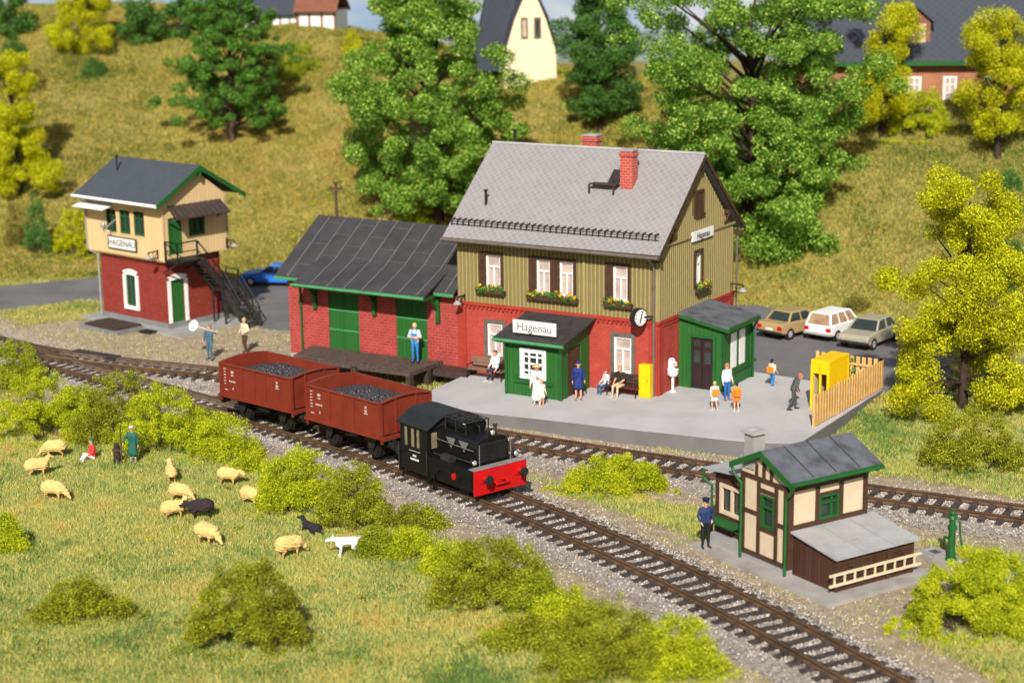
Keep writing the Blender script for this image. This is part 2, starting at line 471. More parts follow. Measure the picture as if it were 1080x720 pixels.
def vnoise(x, y, seed=0):
    """cheap smooth value noise"""
    xi, yi = np.floor(x), np.floor(y); fx, fy = sstep(x - xi), sstep(y - yi)
    def h(a, b):
        v = np.sin(a * 127.1 + b * 311.7 + seed * 74.7) * 43758.5453
        return v - np.floor(v)
    return (h(xi, yi) * (1 - fx) + h(xi + 1, yi) * fx) * (1 - fy) + (h(xi, yi + 1) * (1 - fx) + h(xi + 1, yi + 1) * fx) * fy

def fbm(x, y, s, seed=0, o=4):
    t, a, n = 0, 0.5, 0
    for k in range(o):
        t = t + a * vnoise(x / s * 2 ** k, y / s * 2 ** k, seed + k); n += a; a *= 0.5
    return t / n

def line_dist(x, y, P=None):
    P = ALLP[::4] if P is None else P
    x = np.atleast_1d(x).ravel(); y = np.atleast_1d(y).ravel(); out = np.empty(len(x))
    for i in range(0, len(x), 20000):
        dx = x[i:i + 20000, None] - P[None, :, 0]; dy = y[i:i + 20000, None] - P[None, :, 1]
        out[i:i + 20000] = np.sqrt((dx * dx + dy * dy).min(1))
    return out

def ground_z(x, y):
    x = np.asarray(x, float); y = np.asarray(y, float)
    f = np.interp(x, FOOT[:, 0], FOOT[:, 1]); c = np.interp(x, CREST[:, 0], CREST[:, 1])
    run = c / 0.43
    t = (y - f) / run
    up = np.clip(t, 0, 1); up = up + 0.035 * np.sin(np.clip(t, 0, 1) * 2 * pi * -1)  # soft foot and crest
    up = np.where(t < 0, 0, up)
    back = sstep((y - f - run - 7) / 26.0)
    z = c * up * (1 - back)
    on = sstep((y - f + 2) / 10)
    z = z + on * (1 - back) * (1.5 * (fbm(x, y, 11, 3) - 0.5) + 0.35 * (fbm(x, y, 2.4, 9) - 0.5)) * np.clip(0.2 + up, 0, 1)
    # station yard and car park stand a little higher than the line
    yard = 0.42 * sstep((x + 4) / 6) * sstep((y - 69.5) / 6.0)
    z = z + yard * (1 - on * 0.5)
    # meadow in front undulates a little
    mead = (1 - sstep((y - 80) / 12)) * 0.22 * (fbm(x, y, 7, 5) - 0.45)
    d = line_dist(x, y).reshape(x.shape)
    z = z + mead * sstep((d - 3.0) / 4.0) * (1 - sstep((x + 6) / 5) * sstep((y - 66) / 5))
    return z

def at(px, py):
    """where a picture ray meets the terrain"""
    d = ray(px, py); o = Vector((0, 0, CAMH)); prev = None
    ts = np.linspace(40, 190, 1500) / d.y
    X, Y, Z = d.x * ts, d.y * ts, CAMH + d.z * ts
    g = ground_z(X, Y); hit = np.argmax(Z < g)
    return (float(X[hit]), float(Y[hit]), float(g[hit]))

xs = np.r_[np.linspace(-170, -62, 28, endpoint=False), np.arange(-62, 58, 0.5), np.linspace(58, 170, 29)]
ys = np.r_[np.linspace(-30, 34, 20, endpoint=False), np.arange(34, 150, 0.5), np.linspace(150, 345, 60)]
GX, GY = np.meshgrid(xs, ys); GZ = ground_z(GX, GY)
nx, ny = len(xs), len(ys)
idx = np.arange(nx * ny).reshape(ny, nx)
gf = np.c_[idx[:-1, :-1].ravel(), idx[:-1, 1:].ravel(), idx[1:, 1:].ravel(), idx[1:, :-1].ravel()]

# zones: bare soil / gravel beside the lines and round the cabin and hut
TOWER = (-17.984, 92.502, -0.718)
HUT = (8.60, 53.59, -1.009)
def bare(x, y):
    d = line_dist(x, y)
    w = 1 - sstep((d - 2.1 - 1.5 * fbm(x, y, 3.0, 21)) / 0.9)
    tx, ty = -19.5, 89.5
    dt = np.hypot((x - tx) / 1.5, (y - ty)) + 2.5 * (fbm(x, y, 3, 4) - 0.5)
    w = np.maximum(w, 1 - sstep((dt - 5.6) / 1.2))
    dy2 = np.hypot((x + 12.5) / 1.6, (y - 84.6) / 1.0) + 2 * (fbm(x, y, 3, 7) - 0.5)
    w = np.maximum(w, 0.75 * (1 - sstep((dy2 - 3.4) / 1.4)))
    dh = np.hypot(x - 10.2, (y - 54.0)) + 2.0 * (fbm(x, y, 2, 14) - 0.5)
    w = np.maximum(w, 1 - sstep((dh - 4.4) / 1.2))
    dr = np.hypot((x + 8) / 1.7, (y - 85.5)) + 2.0 * (fbm(x, y, 2, 17) - 0.5)
    w = np.maximum(w, 0.8 * (1 - sstep((dr - 3.5) / 1.5)))
    return w
BW = bare(GX.ravel(), GY.ravel())

k = NT('ground soil and turf'); P = k.pos()
att = k.t.nodes.new('ShaderNodeAttribute'); att.attribute_name = 'bare'
n1 = k.noise(0.22, 6, P, 0.7); n2 = k.noise(2.2, 6, P, 0.7); n3 = k.noise(26, 3, P)
turf = k.ramp(k.math('ADD', k.math('MULTIPLY', n1, 0.55), k.math('MULTIPLY', n2, 0.5)),
              [(0.38, (0.075, 0.10, 0.020)), (0.50, (0.19, 0.16, 0.035)), (0.60, (0.34, 0.26, 0.085)), (0.72, (0.14, 0.15, 0.03))])
soil = k.ramp(k.math('ADD', k.math('MULTIPLY', n3, 0.6), k.math('MULTIPLY', n2, 0.42)),
              [(0.34, (0.15, 0.11, 0.07)), (0.5, (0.34, 0.27, 0.18)), (0.66, (0.60, 0.50, 0.37))])
k.l(k.mix(att.outputs['Fac'], turf, soil), k.b.inputs['Base Color'])
k.b.inputs['Roughness'].default_value = 0.95; k.b.inputs['Specular IOR Level'].default_value = 0.1
k.bump(k.math('ADD', n3, n2), 0.8, 0.06)
ground = npmesh('ground', np.c_[GX.ravel(), GY.ravel(), GZ.ravel()], gf, k.m, smooth=True)
a_ = ground.data.attributes.new('bare', 'FLOAT', 'POINT'); a_.data.foreach_set('value', BW.astype('f'))
tag(ground, 'meadow and hillside of dry yellow green turf round the station', kind='structure')

# ------------------------------------------------------------------ sky backdrop, far ridge
k = NT('sky'); P = k.obj()
mp = k.t.nodes.new('ShaderNodeMapping'); mp.inputs['Scale'].default_value = (1, 1, 2.6); k.l(P, mp.inputs[0])
n = k.noise(0.017, 7, mp.outputs[0], 0.62)
cl = k.ramp(n, [(0.40, (0.42, 0.60, 0.84)), (0.50, (0.60, 0.73, 0.88)), (0.60, (0.93, 0.95, 0.97))])
em = k.t.nodes.new('ShaderNodeEmission'); k.l(cl, em.inputs[0]); em.inputs[1].default_value = 0.62
k.l(em.outputs[0], k.t.nodes['Material Output'].inputs[0])
vs, fs = [], []; na, nz = 48, 10
for i in range(na + 1):
    a = radians(-80 + 160 * i / na)
    for j in range(nz + 1):
        z = -6 + 190 * (j / nz); r = 335 - 60 * (j / nz) ** 2
        vs.append((r * sin(a), r * cos(a), z))
for i in range(na):
    for j in range(nz): q = i * (nz + 1) + j; fs.append((q, q + nz + 1, q + nz + 2, q + 1))
tag(npmesh('sky', vs, fs, k.m, smooth=True), 'pale blue sky with soft white clouds', kind='structure')
rx = np.linspace(-230, 230, 120)
rz = 2.6 + 3.2 * fbm(rx, rx * 0, 40, 2) + 1.0 * fbm(rx, rx * 0, 9, 6)
vs, fs = [], []
for i, x in enumerate(rx):
    y0 = 300 - 0.0006 * x * x
    for dy, zz in ((-14, -1), (-7, rz[i] * .7), (0, rz[i]), (8, rz[i] * .6), (16, -1)): vs.append((x, y0 + dy, zz))
for i in range(len(rx) - 1):
    for j in range(4): q = i * 5 + j; fs.append((q, q + 5, q + 6, q + 1))
tag(npmesh('far_hills', vs, fs, pm('far ridge', (0.16, 0.20, 0.17), 0.95, 0.3, 0.08), smooth=True), 'low grey green ridge on the horizon', kind='structure')

# ------------------------------------------------------------------ roads and yards
def sheet(name, pts, z, thick, mat, label, n=3, follow=False):
    mb = MB(); mb.prism([(x, y, z - thick) for x, y in pts], (0, 0, thick))
    return tag(mb.build(name, mat), label, kind='structure')
road = [(-75, 91), (-45, 94.5), (-28.45, 98.2), (-24.5, 101.0), (-21.0, 100.0), (-17.6, 97.5), (-12.6, 92.2), (-8, 90.5), (4, 88),
        (4, 97.5), (-6, 102.3), (-12.2, 105.4), (-15.3, 106.4), (-20, 107.4), (-25.2, 107.8), (-30.3, 105.2), (-45, 102.5), (-75, 100)]
sheet('road', road, 0.06, 0.3, M['asphalt2'], 'grey asphalt road running behind the signal cabin')
park = [bp(x, y, 0.5) for x, y in [(780, 408), (860, 415), (932, 413), (968, 412), (1003, 398), (1000, 366), (955, 350), (880, 336), (800, 322)]]
park = [(4.0, 79.5)] + park + [(4.0, 96.0)]
sheet('car_park', park, 0.5, 0.9, M['asphalt'], 'dark grey asphalt car park behind the picket fence')

# platform
PZ = 0.6
STN = (6.232, 74.9585, -0.543)
front = [(443, 420), (449, 423.5), (460, 427.5), (480, 432), (511, 436.5), (560, 441.5), (600, 446), (660, 453), (717, 459), (760, 464), (800, 467.5), (835, 468), (849, 465)]
pf = [bp(x, y, PZ) for x, y in front]
pr = [bp(931.5, 410.5, PZ)]
pb = [bp(862, 402.5, PZ), bp(795, 392, PZ), (11.2, 84.0), (2.0, 84.0), bp(489, 396, PZ), bp(452, 413, PZ)]
poly = pf + pr + pb
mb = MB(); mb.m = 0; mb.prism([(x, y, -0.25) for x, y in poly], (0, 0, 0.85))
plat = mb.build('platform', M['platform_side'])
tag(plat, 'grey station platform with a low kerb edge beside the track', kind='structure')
# paving sheet on top, drawn back from the kerb stones
c0 = np.array(poly).mean(0)
inner = []
N = len(poly)
for i, p in enumerate(poly):
    a, b, c = np.array(poly[i - 1]), np.array(p), np.array(poly[(i + 1) % N])
    t = (c - a); t /= np.hypot(*t); nrm = np.array((-t[1], t[0]))
    off = 0.07 if i < len(pf) else 0.02
    inner.append(tuple(b + nrm * off))
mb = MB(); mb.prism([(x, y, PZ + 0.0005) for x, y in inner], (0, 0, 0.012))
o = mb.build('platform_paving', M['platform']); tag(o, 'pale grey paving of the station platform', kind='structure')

# ------------------------------------------------------------------ ballast + tracks
def frame_line(P):
    d = np.gradient(P, axis=0); d /= np.hypot(d[:, 0], d[:, 1])[:, None]
    return d, np.c_[-d[:, 1], d[:, 0]]
bal_mat = pm('ballast bed', (0.26, 0.225, 0.20), 0.95, 0.4, 5, 0.1, fine=16)
for zi, (nm, P) in enumerate(LINES.items()):
    d, n_ = frame_line(P); prof = [(-2.35, -0.15), (-1.5, 0.16), (-1.2, 0.225), (0, 0.225), (1.2, 0.225), (1.5, 0.16), (2.35, -0.15)]
    vs = []
    for i, p in enumerate(P):
        for o_, z in prof:
            w = o_ * (1 + (0.14 * (fbm(p[0] + o_, p[1], 1.2, 3) - 0.5) if abs(o_) > 1.3 else 0)); q = p + n_[i] * w
            vs.append((q[0], q[1], z + zi * 0.004))
    K_ = len(prof); fs = [(i * K_ + j, (i + 1) * K_ + j, (i + 1) * K_ + j + 1, i * K_ + j + 1) for i in range(len(P) - 1) for j in range(K_ - 1)]
    tag(npmesh('ballast', vs, fs, bal_mat, smooth=True), 'light grey brown ballast bed under the rails', kind='structure')

def pebbles(name, cx, cy, cz, r, mat, label, seed=1):
    rng = np.random.default_rng(seed); n = len(cx)
    base = np.array([(1, 0, 0), (-1, 0, 0), (0, 1, 0), (0, -1, 0), (0, 0, 1), (0, 0, -1)], float)
    V = base[None] * (r[:, None, None] * rng.uniform(0.6, 1.3, (n, 6, 1)))
    a = rng.uniform(0, 2 * pi, n); b = rng.uniform(-0.8, 0.8, n)
    ca, sa, cb, sb = np.cos(a), np.sin(a), np.cos(b), np.sin(b)
    x, y, z = V[..., 0], V[..., 1], V[..., 2] * 0.8
    x, z = x * cb[:, None] - z * sb[:, None], x * sb[:, None] + z * cb[:, None]
    x, y = x * ca[:, None] - y * sa[:, None], x * sa[:, None] + y * ca[:, None]
    V = np.stack([x + cx[:, None], y + cy[:, None], z + cz[:, None]], -1).reshape(-1, 3)
    F = np.array([(0, 2, 4), (2, 1, 4), (1, 3, 4), (3, 0, 4), (2, 0, 5), (1, 2, 5), (3, 1, 5), (0, 3, 5)])
    F = (F[None] + (np.arange(n) * 6)[:, None, None]).reshape(-1, 3)
    return tag(npmesh(name, V, F, mat), label, kind='stuff')
pxs, pys, pzs = [], [], []
for nm, P in LINES.items():
    L_ = len(P) * 0.25; n = int(L_ * 620)
    t = RNG.uniform(0, len(P) - 2, n); i = t.astype(int); f = (t - i)[:, None]
    d, n_ = frame_line(P); c = P[i] * (1 - f) + P[i + 1] * f
    w = RNG.normal(0, 1.25, n); w = np.clip(w, -3.1, 3.1); q = c + n_[i] * w[:, None]
    aw = np.abs(w); z = np.interp(aw, [0, 1.2, 1.5, 2.35, 4], [0.235, 0.235, 0.17, 0.0, 0.0])
    pxs.append(q[:, 0]); pys.append(q[:, 1]); pzs.append(z)
pxs, pys, pzs = map(np.concatenate, (pxs, pys, pzs))
keep = pys > 42
pxs, pys, pzs = pxs[keep], pys[keep], pzs[keep]
pebbles('gravel', pxs, pys, pzs, RNG.uniform(0.022, 0.052, len(pxs)), M['stone'], 'loose grey and white ballast stones along the tracks')
# coarse grit on the bare soil
n = 30000
gx, gy = RNG.uniform(-36, 22, n), RNG.uniform(44, 99, n); bw = bare(gx, gy); kp = (RNG.uniform(0, 1, n) < bw) & (line_dist(gx, gy) > 2.0)
gx, gy = gx[kp], gy[kp]
pebbles('grit', gx, gy, ground_z(gx, gy) + 0.01, RNG.uniform(0.02, 0.045, len(gx)), leafmat('grit', (0.2, 0.15, 0.1), (0.45, 0.37, 0.28), (0.7, 0.62, 0.5), 0.9, 0.0), 'beige grit scattered on the bare ground', 3)

def rail_mesh(P, off, z0, mat, parent, name='rail'):
    d, n_ = frame_line(P); prof = [(-0.10, 0), (0.10, 0), (0.10, 0.02), (0.028, 0.04), (0.028, 0.115), (0.055, 0.13), (0.055, 0.165), (-0.055, 0.165), (-0.055, 0.13), (-0.028, 0.115), (-0.028, 0.04), (-0.10, 0.02)]
    K_ = len(prof); vs = []
    for i, p in enumerate(P):
        for o_, z in prof: q = p + n_[i] * (off + o_); vs.append((q[0], q[1], z0 + z))
    fs = [(i * K_ + j, i * K_ + (j + 1) % K_, (i + 1) * K_ + (j + 1) % K_, (i + 1) * K_ + j) for i in range(len(P) - 1) for j in range(K_)]
    return npmesh(name, vs, fs, mat, parent)

sl = MB()
sl.box(-1.22, 1.22, -0.125, 0.125, 0, 0.11)
for s in (-1, 1):
    for e in (-1, 1): sl.box(s * 0.7175 + e * 0.17 - 0.08, s * 0.7175 + e * 0.17 + 0.08, -0.10, 0.10, 0.11, 0.20)
sl_src = sl.build('sleeper', M['sleeper'], None, 0.0)
def make_track(P, label, z, mat, stop=None, n_parts=95):
    root = thing('railway_track', (0, 0, 0), 0, label, 'railway track')
    for s in (-1, 1): rail_mesh(P, s * 0.7175, z + 0.115, mat, root)
    Q = resample(P, 0.60); d, _ = frame_line(Q)
    vis = [i for i in range(len(Q)) if Q[i][1] > 43.5]
    vis.sort(key=lambda i: Q[i][1])
    for k_, i in enumerate(vis[:n_parts]):
        o = sl_src.copy(); COL.objects.link(o); o.parent = root
        o.location = (Q[i][0], Q[i][1], z + random.uniform(-0.008, 0.006))
        o.rotation_euler = (0, 0, atan2(d[i][1], d[i][0]) + pi / 2 + random.uniform(-0.03, 0.03))
    return root
ZT = 0.17
make_track(LINES['main'], 'long rusty track running under the coal train to the front corner', ZT, M['rail_br'])
make_track(LINES['plat'][8:], 'rusty track curving along the platform edge', ZT + 0.004, M['rail_br'], n_parts=80)
make_track(LINES['sid'][10:], 'short worn siding track beside the signal cabin', ZT + 0.008, M['rail_br'], n_parts=40)
bpy.data.objects.remove(sl_src)
# check rails / blades of the turnout
tn = thing('track_switch', (0, 0, 0), 0, 'grey blue switch rails where the siding leaves the main line', 'railway switch')
P = LINES['main']; sel = P[(P[:, 0] > -21.5) & (P[:, 0] < -11.5)]
rail_mesh(sel, 0.50, ZT + 0.115, M['rail_gr'], tn, 'check_rail')
rail_mesh(sel[8:], -0.52, ZT + 0.115, M['rail_gr'], tn, 'check_rail')
P = LINES['sid']; sel = P[(P[:, 0] > -22.5) & (P[:, 0] < -14.5)]
rail_mesh(sel, 0.50, ZT + 0.12, M['rail_gr'], tn, 'check_rail'); rail_mesh(sel, -0.50, ZT + 0.12, M['rail_gr'], tn, 'check_rail')
mb = MB(); a = Vector((*bp(76, 374, 0.3), 0.3)); b = Vector((*bp(121, 381, 0.3), 0.3)); dd = (b - a).normalized(); nn = Vector((-dd.y, dd.x, 0)) * 0.45
mb.prism([a - Vector((0, 0, .2)), b - Vector((0, 0, .2)), b + nn - Vector((0, 0, .2)), a + nn - Vector((0, 0, .2))], (0, 0, 0.42))
cv = mb.build('switch_machine', M['iron'], None, 0.02)
tag(cv, 'long dark brown switch machine case lying beside the siding', 'switch machine')

# ================================================================== GRASS
def blades(name, n, xr, yr, dens, hgt, wid, mat, label, seed, zfun=ground_z):
    rng = np.random.default_rng(seed)
    x, y = rng.uniform(*xr, n), rng.uniform(*yr, n)
    kp = np.abs(x) < (y * 0.30 + 5)      # what this camera and its neighbours could see
    x, y = x[kp], y[kp]
    kp = rng.uniform(0, 1, len(x)) < dens(x, y); x, y = x[kp], y[kp]
    z = zfun(x, y); n = len(x)
    h = hgt * rng.uniform(0.4, 1.3, n) * (0.55 + 0.9 * fbm(x, y, 0.9, 33)); w = wid * rng.uniform(0.6, 1.4, n)
    a = rng.uniform(0, 2 * pi, n); lean = rng.normal(0, 0.5, (n, 2)) * h[:, None]
    dx, dy = np.cos(a) * w / 2, np.sin(a) * w / 2
    V = np.empty((n, 3, 3))
    V[:, 0] = np.c_[x - dx, y - dy, z - 0.02]; V[:, 1] = np.c_[x + dx, y + dy, z - 0.02]
    V[:, 2] = np.c_[x + lean[:, 0], y + lean[:, 1], z + h]
    return tag(npmesh(name, V.reshape(-1, 3), np.arange(n * 3).reshape(-1, 3), mat), label, kind='stuff')

STOPS_F = [(0.39, (0.07, 0.17, 0.04)), (0.455, (0.18, 0.33, 0.10)), (0.50, (0.34, 0.45, 0.10)), (0.545, (0.66, 0.60, 0.14)), (0.592, (0.88, 0.69, 0.26)), (0.635, (0.32, 0.43, 0.10)), (0.69, (0.74, 0.37, 0.12))]
STOPS_H = [(0.43, (0.030, 0.080, 0.010)), (0.48, (0.090, 0.16, 0.018)), (0.52, (0.21, 0.25, 0.028)), (0.555, (0.54, 0.42, 0.065)), (0.60, (0.82, 0.63, 0.18)), (0.64, (0.18, 0.22, 0.028)), (0.69, (0.36, 0.17, 0.05))]
G_F = blademat('meadow grass', STOPS_F, 0.42); G_H = blademat('hill grass', STOPS_H, 0.26)

def slabs_mask(x, y):
    """no grass through the built ground"""
    m = np.ones(len(x))
    def inpoly(poly):
        c = np.zeros(len(x), bool); n = len(poly); j = n - 1
        for i in range(n):
            xi, yi = poly[i]; xj, yj = poly[j]
            cond = ((yi > y) != (yj > y)); xx = (xj - xi) * (y - yi) / ((yj - yi) if yj != yi else 1e-9) + xi
            c ^= cond & (x < xx); j = i
        return c
    for pl in (road, park, poly): m[inpoly(pl)] = 0
    for (fx, fy, yaw, a0, a1, b0, b1) in ((*TOWER, -6.2, 1.6, -1.2, 4.4), (*HUT, -4.6, 2.4, -0.5, 4.4), (*HUT, 0.8, 2.0, 4.6, 6.0), (*STN, -20.3, 0.2, -0.3, 8)):
        u, v = x - fx, y - fy; a = u * cos(yaw) + v * sin(yaw); b = -u * sin(yaw) + v * cos(yaw)
        m[(a > a0) & (a < a1) & (b > b0) & (b < b1)] = 0
    return m
def dens_f(x, y): return (1 - bare(x, y)) * slabs_mask(x, y) * np.where(line_dist(x, y) < 1.9, 0, 1)
def dens_t(x, y): return (0.10 + 0.60 * (fbm(x, y, 1.5, 8) > 0.56)) * bare(x, y) * slabs_mask(x, y) * np.where(line_dist(x, y) < 1.9, 0.02, 1)
def tall(x, y): return dens_f(x, y) * (fbm(x, y, 1.8, 44) > 0.56)
blades('grass', 1500000, (-28, 28), (44, 74), dens_f, 0.12, 0.024, G_F, 'short mixed green and straw coloured meadow grass', 1)
blades('grass', 90000, (-30, 30), (44, 84), tall, 0.21, 0.026, G_F, 'taller tufts standing out of the meadow grass', 2)
blades('grass', 420000, (-36, 34), (74, 108), dens_f, 0.14, 0.032, G_F, 'short grass on the verges behind the tracks', 3)
blades('grass', 1700000, (-50, 46), (84, 150), lambda x, y: dens_f(x, y) * (y > np.interp(x, FOOT[:, 0], FOOT[:, 1]) - 2), 0.17, 0.040, G_H, 'dry brownish yellow grass covering the hillside', 4)
blades('grass', 160000, (-30, 24), (44, 96), dens_t, 0.14, 0.035, G_F, 'sparse weeds growing through the bare soil', 5)

# ================================================================== BUILDING HELPERS
def wall(mb, fn, u0, u1, z0, z1, holes=(), thick=0.2, d0=0.0):
    """boxes filling a wall rectangle round its openings; fn(u, d, z) with d outward"""
    us = sorted({u0, u1, *[h[0] for h in holes], *[h[1] for h in holes]})
    zs = sorted({z0, z1, *[h[2] for h in holes], *[h[3] for h in holes]})
    for i in range(len(us) - 1):
        j = 0
        while j < len(zs) - 1:
            uc, = ((us[i] + us[i + 1]) / 2,)
            if any(h[0] < uc < h[1] and h[2] < (zs[j] + zs[j + 1]) / 2 < h[3] for h in holes): j += 1; continue
            k_ = j
            while k_ < len(zs) - 1 and not any(h[0] < uc < h[1] and h[2] < (zs[k_] + zs[k_ + 1]) / 2 < h[3] for h in holes): k_ += 1
            mb.box(us[i], us[i + 1], d0 - thick, d0, zs[j], zs[k_], fn); j = k_

def battens(mb, fn, u0, u1, z0, ztop, holes, step=0.2, w=0.055, t=0.03):
    u = u0 + step / 2
    while u < u1:
        top = ztop(u) if callable(ztop) else ztop
        segs = [(z0, top)]
        for h in holes:
            if h[0] - w < u < h[1] + w:
                ns = []
                for a, b in segs:
                    if h[3] <= a or h[2] >= b: ns.append((a, b))
                    else:
                        if h[2] > a: ns.append((a, h[2]))
                        if h[3] < b: ns.append((h[3], b))
                segs = ns
        for a, b in segs:
            if b - a > 0.05: mb.box(u - w / 2, u + w / 2, -0.01, t, a, b, fn)
        u += step

def ring(mb, fn, u0, u1, z0, z1, w, d0, d1, bottom=True):
    mb.box(u0, u0 + w, d0, d1, z0, z1, fn); mb.box(u1 - w, u1, d0, d1, z0, z1, fn)
    mb.box(u0 + w, u1 - w, d0, d1, z1 - w, z1, fn)
    if bottom: mb.box(u0 + w, u1 - w, d0, d1, z0, z0 + w, fn)

def window(root, fn, u0, u1, z0, z1, outer, inner, glass, ow=0.13, iw=0.07, shut=None, sash='T', rec=-0.10, sill=None):
    """outer surround proud of the wall, a casement set back in the opening, its pane behind"""
    mb = MB(); ring(mb, fn, u0 - ow, u1 + ow, z0 - ow, z1 + ow, ow, -0.02, 0.055)
    w = mb.build('window', outer, root)
    mb = MB(); ring(mb, fn, u0, u1, z0, z1, iw, rec, rec + 0.05)
    uc = (u0 + u1) / 2
    if sash == 'T':
        zt = z0 + (z1 - z0) * 0.66
        mb.box(u0 + iw, u1 - iw, rec, rec + 0.055, zt - .035, zt + .035, fn)
        mb.box(uc - .03, uc + .03, rec, rec + 0.052, z0 + iw, zt - .035, fn)
    elif sash:
        nu, nz_ = sash
        for i in range(1, nu): u = u0 + (u1 - u0) * i / nu; mb.box(u - .032, u + .032, rec, rec + .05, z0 + iw, z1 - iw, fn)
        for i in range(1, nz_): z = z0 + (z1 - z0) * i / nz_; mb.box(u0 + iw, u1 - iw, rec, rec + .053, z - .032, z + .032, fn)
    mb.build('sash', inner, w)
    mb = MB(); mb.box(u0 + .01, u1 - .01, rec - 0.04, rec - 0.01, z0 + .01, z1 - .01, fn); mb.build('pane', glass, w)
    if sill:
        mb = MB(); mb.box(u0 - ow - .05, u1 + ow + .05, 0.0, 0.14, z0 - ow - .06, z0 - ow, fn); mb.build('sill', sill, w)
    return w

def leaf_cloud(cen, rad, n, size, rng, squash=0.8, shell=0.45):
    """n small quads spread through blobs; returns verts, faces"""
    cen = np.asarray(cen, float); rad = np.asarray(rad, float)
    wts = rad ** 2 / (rad ** 2).sum(); ci = rng.choice(len(cen), n, p=wts)
    v = rng.normal(size=(n, 3)); v /= np.linalg.norm(v, axis=1)[:, None]
    r = rad[ci] * (shell + (1 - shell) * rng.uniform(0, 1, n) ** 0.6) * (0.85 + 0.3 * rng.uniform(0, 1, n))
    p = cen[ci] + v * r[:, None] * np.array([1, 1, squash])
    nrm = v * 0.8 + rng.normal(size=(n, 3)) * 0.7; nrm /= np.linalg.norm(nrm, axis=1)[:, None]
    a = np.cross(nrm, rng.normal(size=(n, 3))); a /= np.linalg.norm(a, axis=1)[:, None]; b = np.cross(nrm, a)
    s = size * rng.uniform(0.55, 1.35, n)[:, None]
    V = np.stack([p - a * s * .5, p + b * s * .32, p + a * s * .5, p - b * s * .32], 1).reshape(-1, 3)
    F = np.arange(n * 4).reshape(-1, 4)
    return V, F

def flower_box(fn, u0, u1, z, root, label, seed):
    f = fn((u0 + u1) / 2, 0.16, z); R_ = random.Random(seed); rng = np.random.default_rng(seed)
    loc = root.matrix_world @ Vector(f) if root else Vector(f)
    t = thing('flower_box', (0, 0, 0), 0, label, 'flower box', 'flower boxes under the upper windows')
    t.parent = None
    M_ = root_matrix(root)
    t.matrix_world = M_
    def rel(v): return v
    mb = MB(); mb.box(u0, u1, 0.07, 0.27, z - 0.18, z, fn)
    mb.build('planter', M['brown'], t)
    us = np.arange(u0 + .08, u1, 0.13)
    for nm, mat, cnt, sz, dz, prob in (('foliage', L_MG, 700, 0.085, 0.03, 1), ('blossoms', L_FLW, 150, 0.10, 0.10, .6), ('blossoms', L_RED, 50, 0.09, 0.08, .4)):
        cc = [fn(u, 0.19 + R_.uniform(-.05, .1), z + dz + R_.uniform(-.12, .13)) for u in us if R_.random() < prob] or [fn(us[0], .2, z)]
        V, F = leaf_cloud(cc, [0.14 if nm == 'foliage' else 0.09] * len(cc), int(cnt * (u1 - u0) / 1.5), sz, rng, 1, .2)
        npmesh(nm, V, F, mat, t)
    return t

def root_matrix(r):
    return Matrix.Translation(r.location) @ Matrix.Rotation(r.rotation_euler.z, 4, 'Z')

def sheet_roof(mb, p, t=0.08):
    """sheet from 4 corners (ridge0, ridge1, eave1, eave0), thickness straight down"""
    return mb.prism(p, (0, 0, -t))

def wall_lamp(parent_M, fn, u, z, label):
    t = thing('wall_lamp', (0, 0, 0), 0, label, 'wall lamp', 'bracket lamps'); t.matrix_world = parent_M
    mb = MB()
    mb.tube([fn(u, 0, z), fn(u, .62, z), fn(u, .62, z - .16)], 0.038, 6); mb.tube([fn(u, 0, z - .36), fn(u, .55, z - .36)], 0.03, 6)
    mb.tube([fn(u, .32, z), fn(u, .32, z - .36)], 0.02, 6); mb.box(u - .05, u + .05, 0, .03, z - .45, z + .08, fn)
    mb.build('bracket', M['black_m'], t)
    mb = MB(); a, b = fn(u, .62, z - .14), fn(u, .62, z - .30); mb.cyl(a, b, .05, .20, 12); mb.build('lamp_shade', M['concrete'], t)
    mb = MB(); mb.ball(fn(u, .62, z - .32), .085, 8, 6); mb.build('bulb', M['white'], t)
    return t

# ================================================================== STATION
st = thing('station_building', (*STN[:2], 0), STN[2], 'two storey station with olive boarded upper floor over red brick and a grey shingled roof', 'station building')
stM = root_matrix(st)
FR = lambda u, d, z: (u, -d, z)           # front wall, outward -b
GB = lambda u, d, z: (d, u, z)            # right gable wall, outward +a
LF = lambda u, d, z: (-10.1 - d, u, z)
BK = lambda u, d, z: (u, 7.7 + d, z)
ZC, ZT_, ZR_ = 3.87, 6.72, 10.45
LW, DW = 10.1, 7.7
wins_f = [(-8.58, -7.80, 4.55, 6.12), (-5.96, -5.26, 4.55, 6.12), (-4.80, -4.10, 4.55, 6.12), (-2.16, -1.44, 4.6, 6.14)]
wing = [(-8.55, -7.75, 1.5, 3.0), (-2.12, -1.26, 1.45, 3.05)]
ggable = [(3.62, 4.22, 4.85, 6.25)]
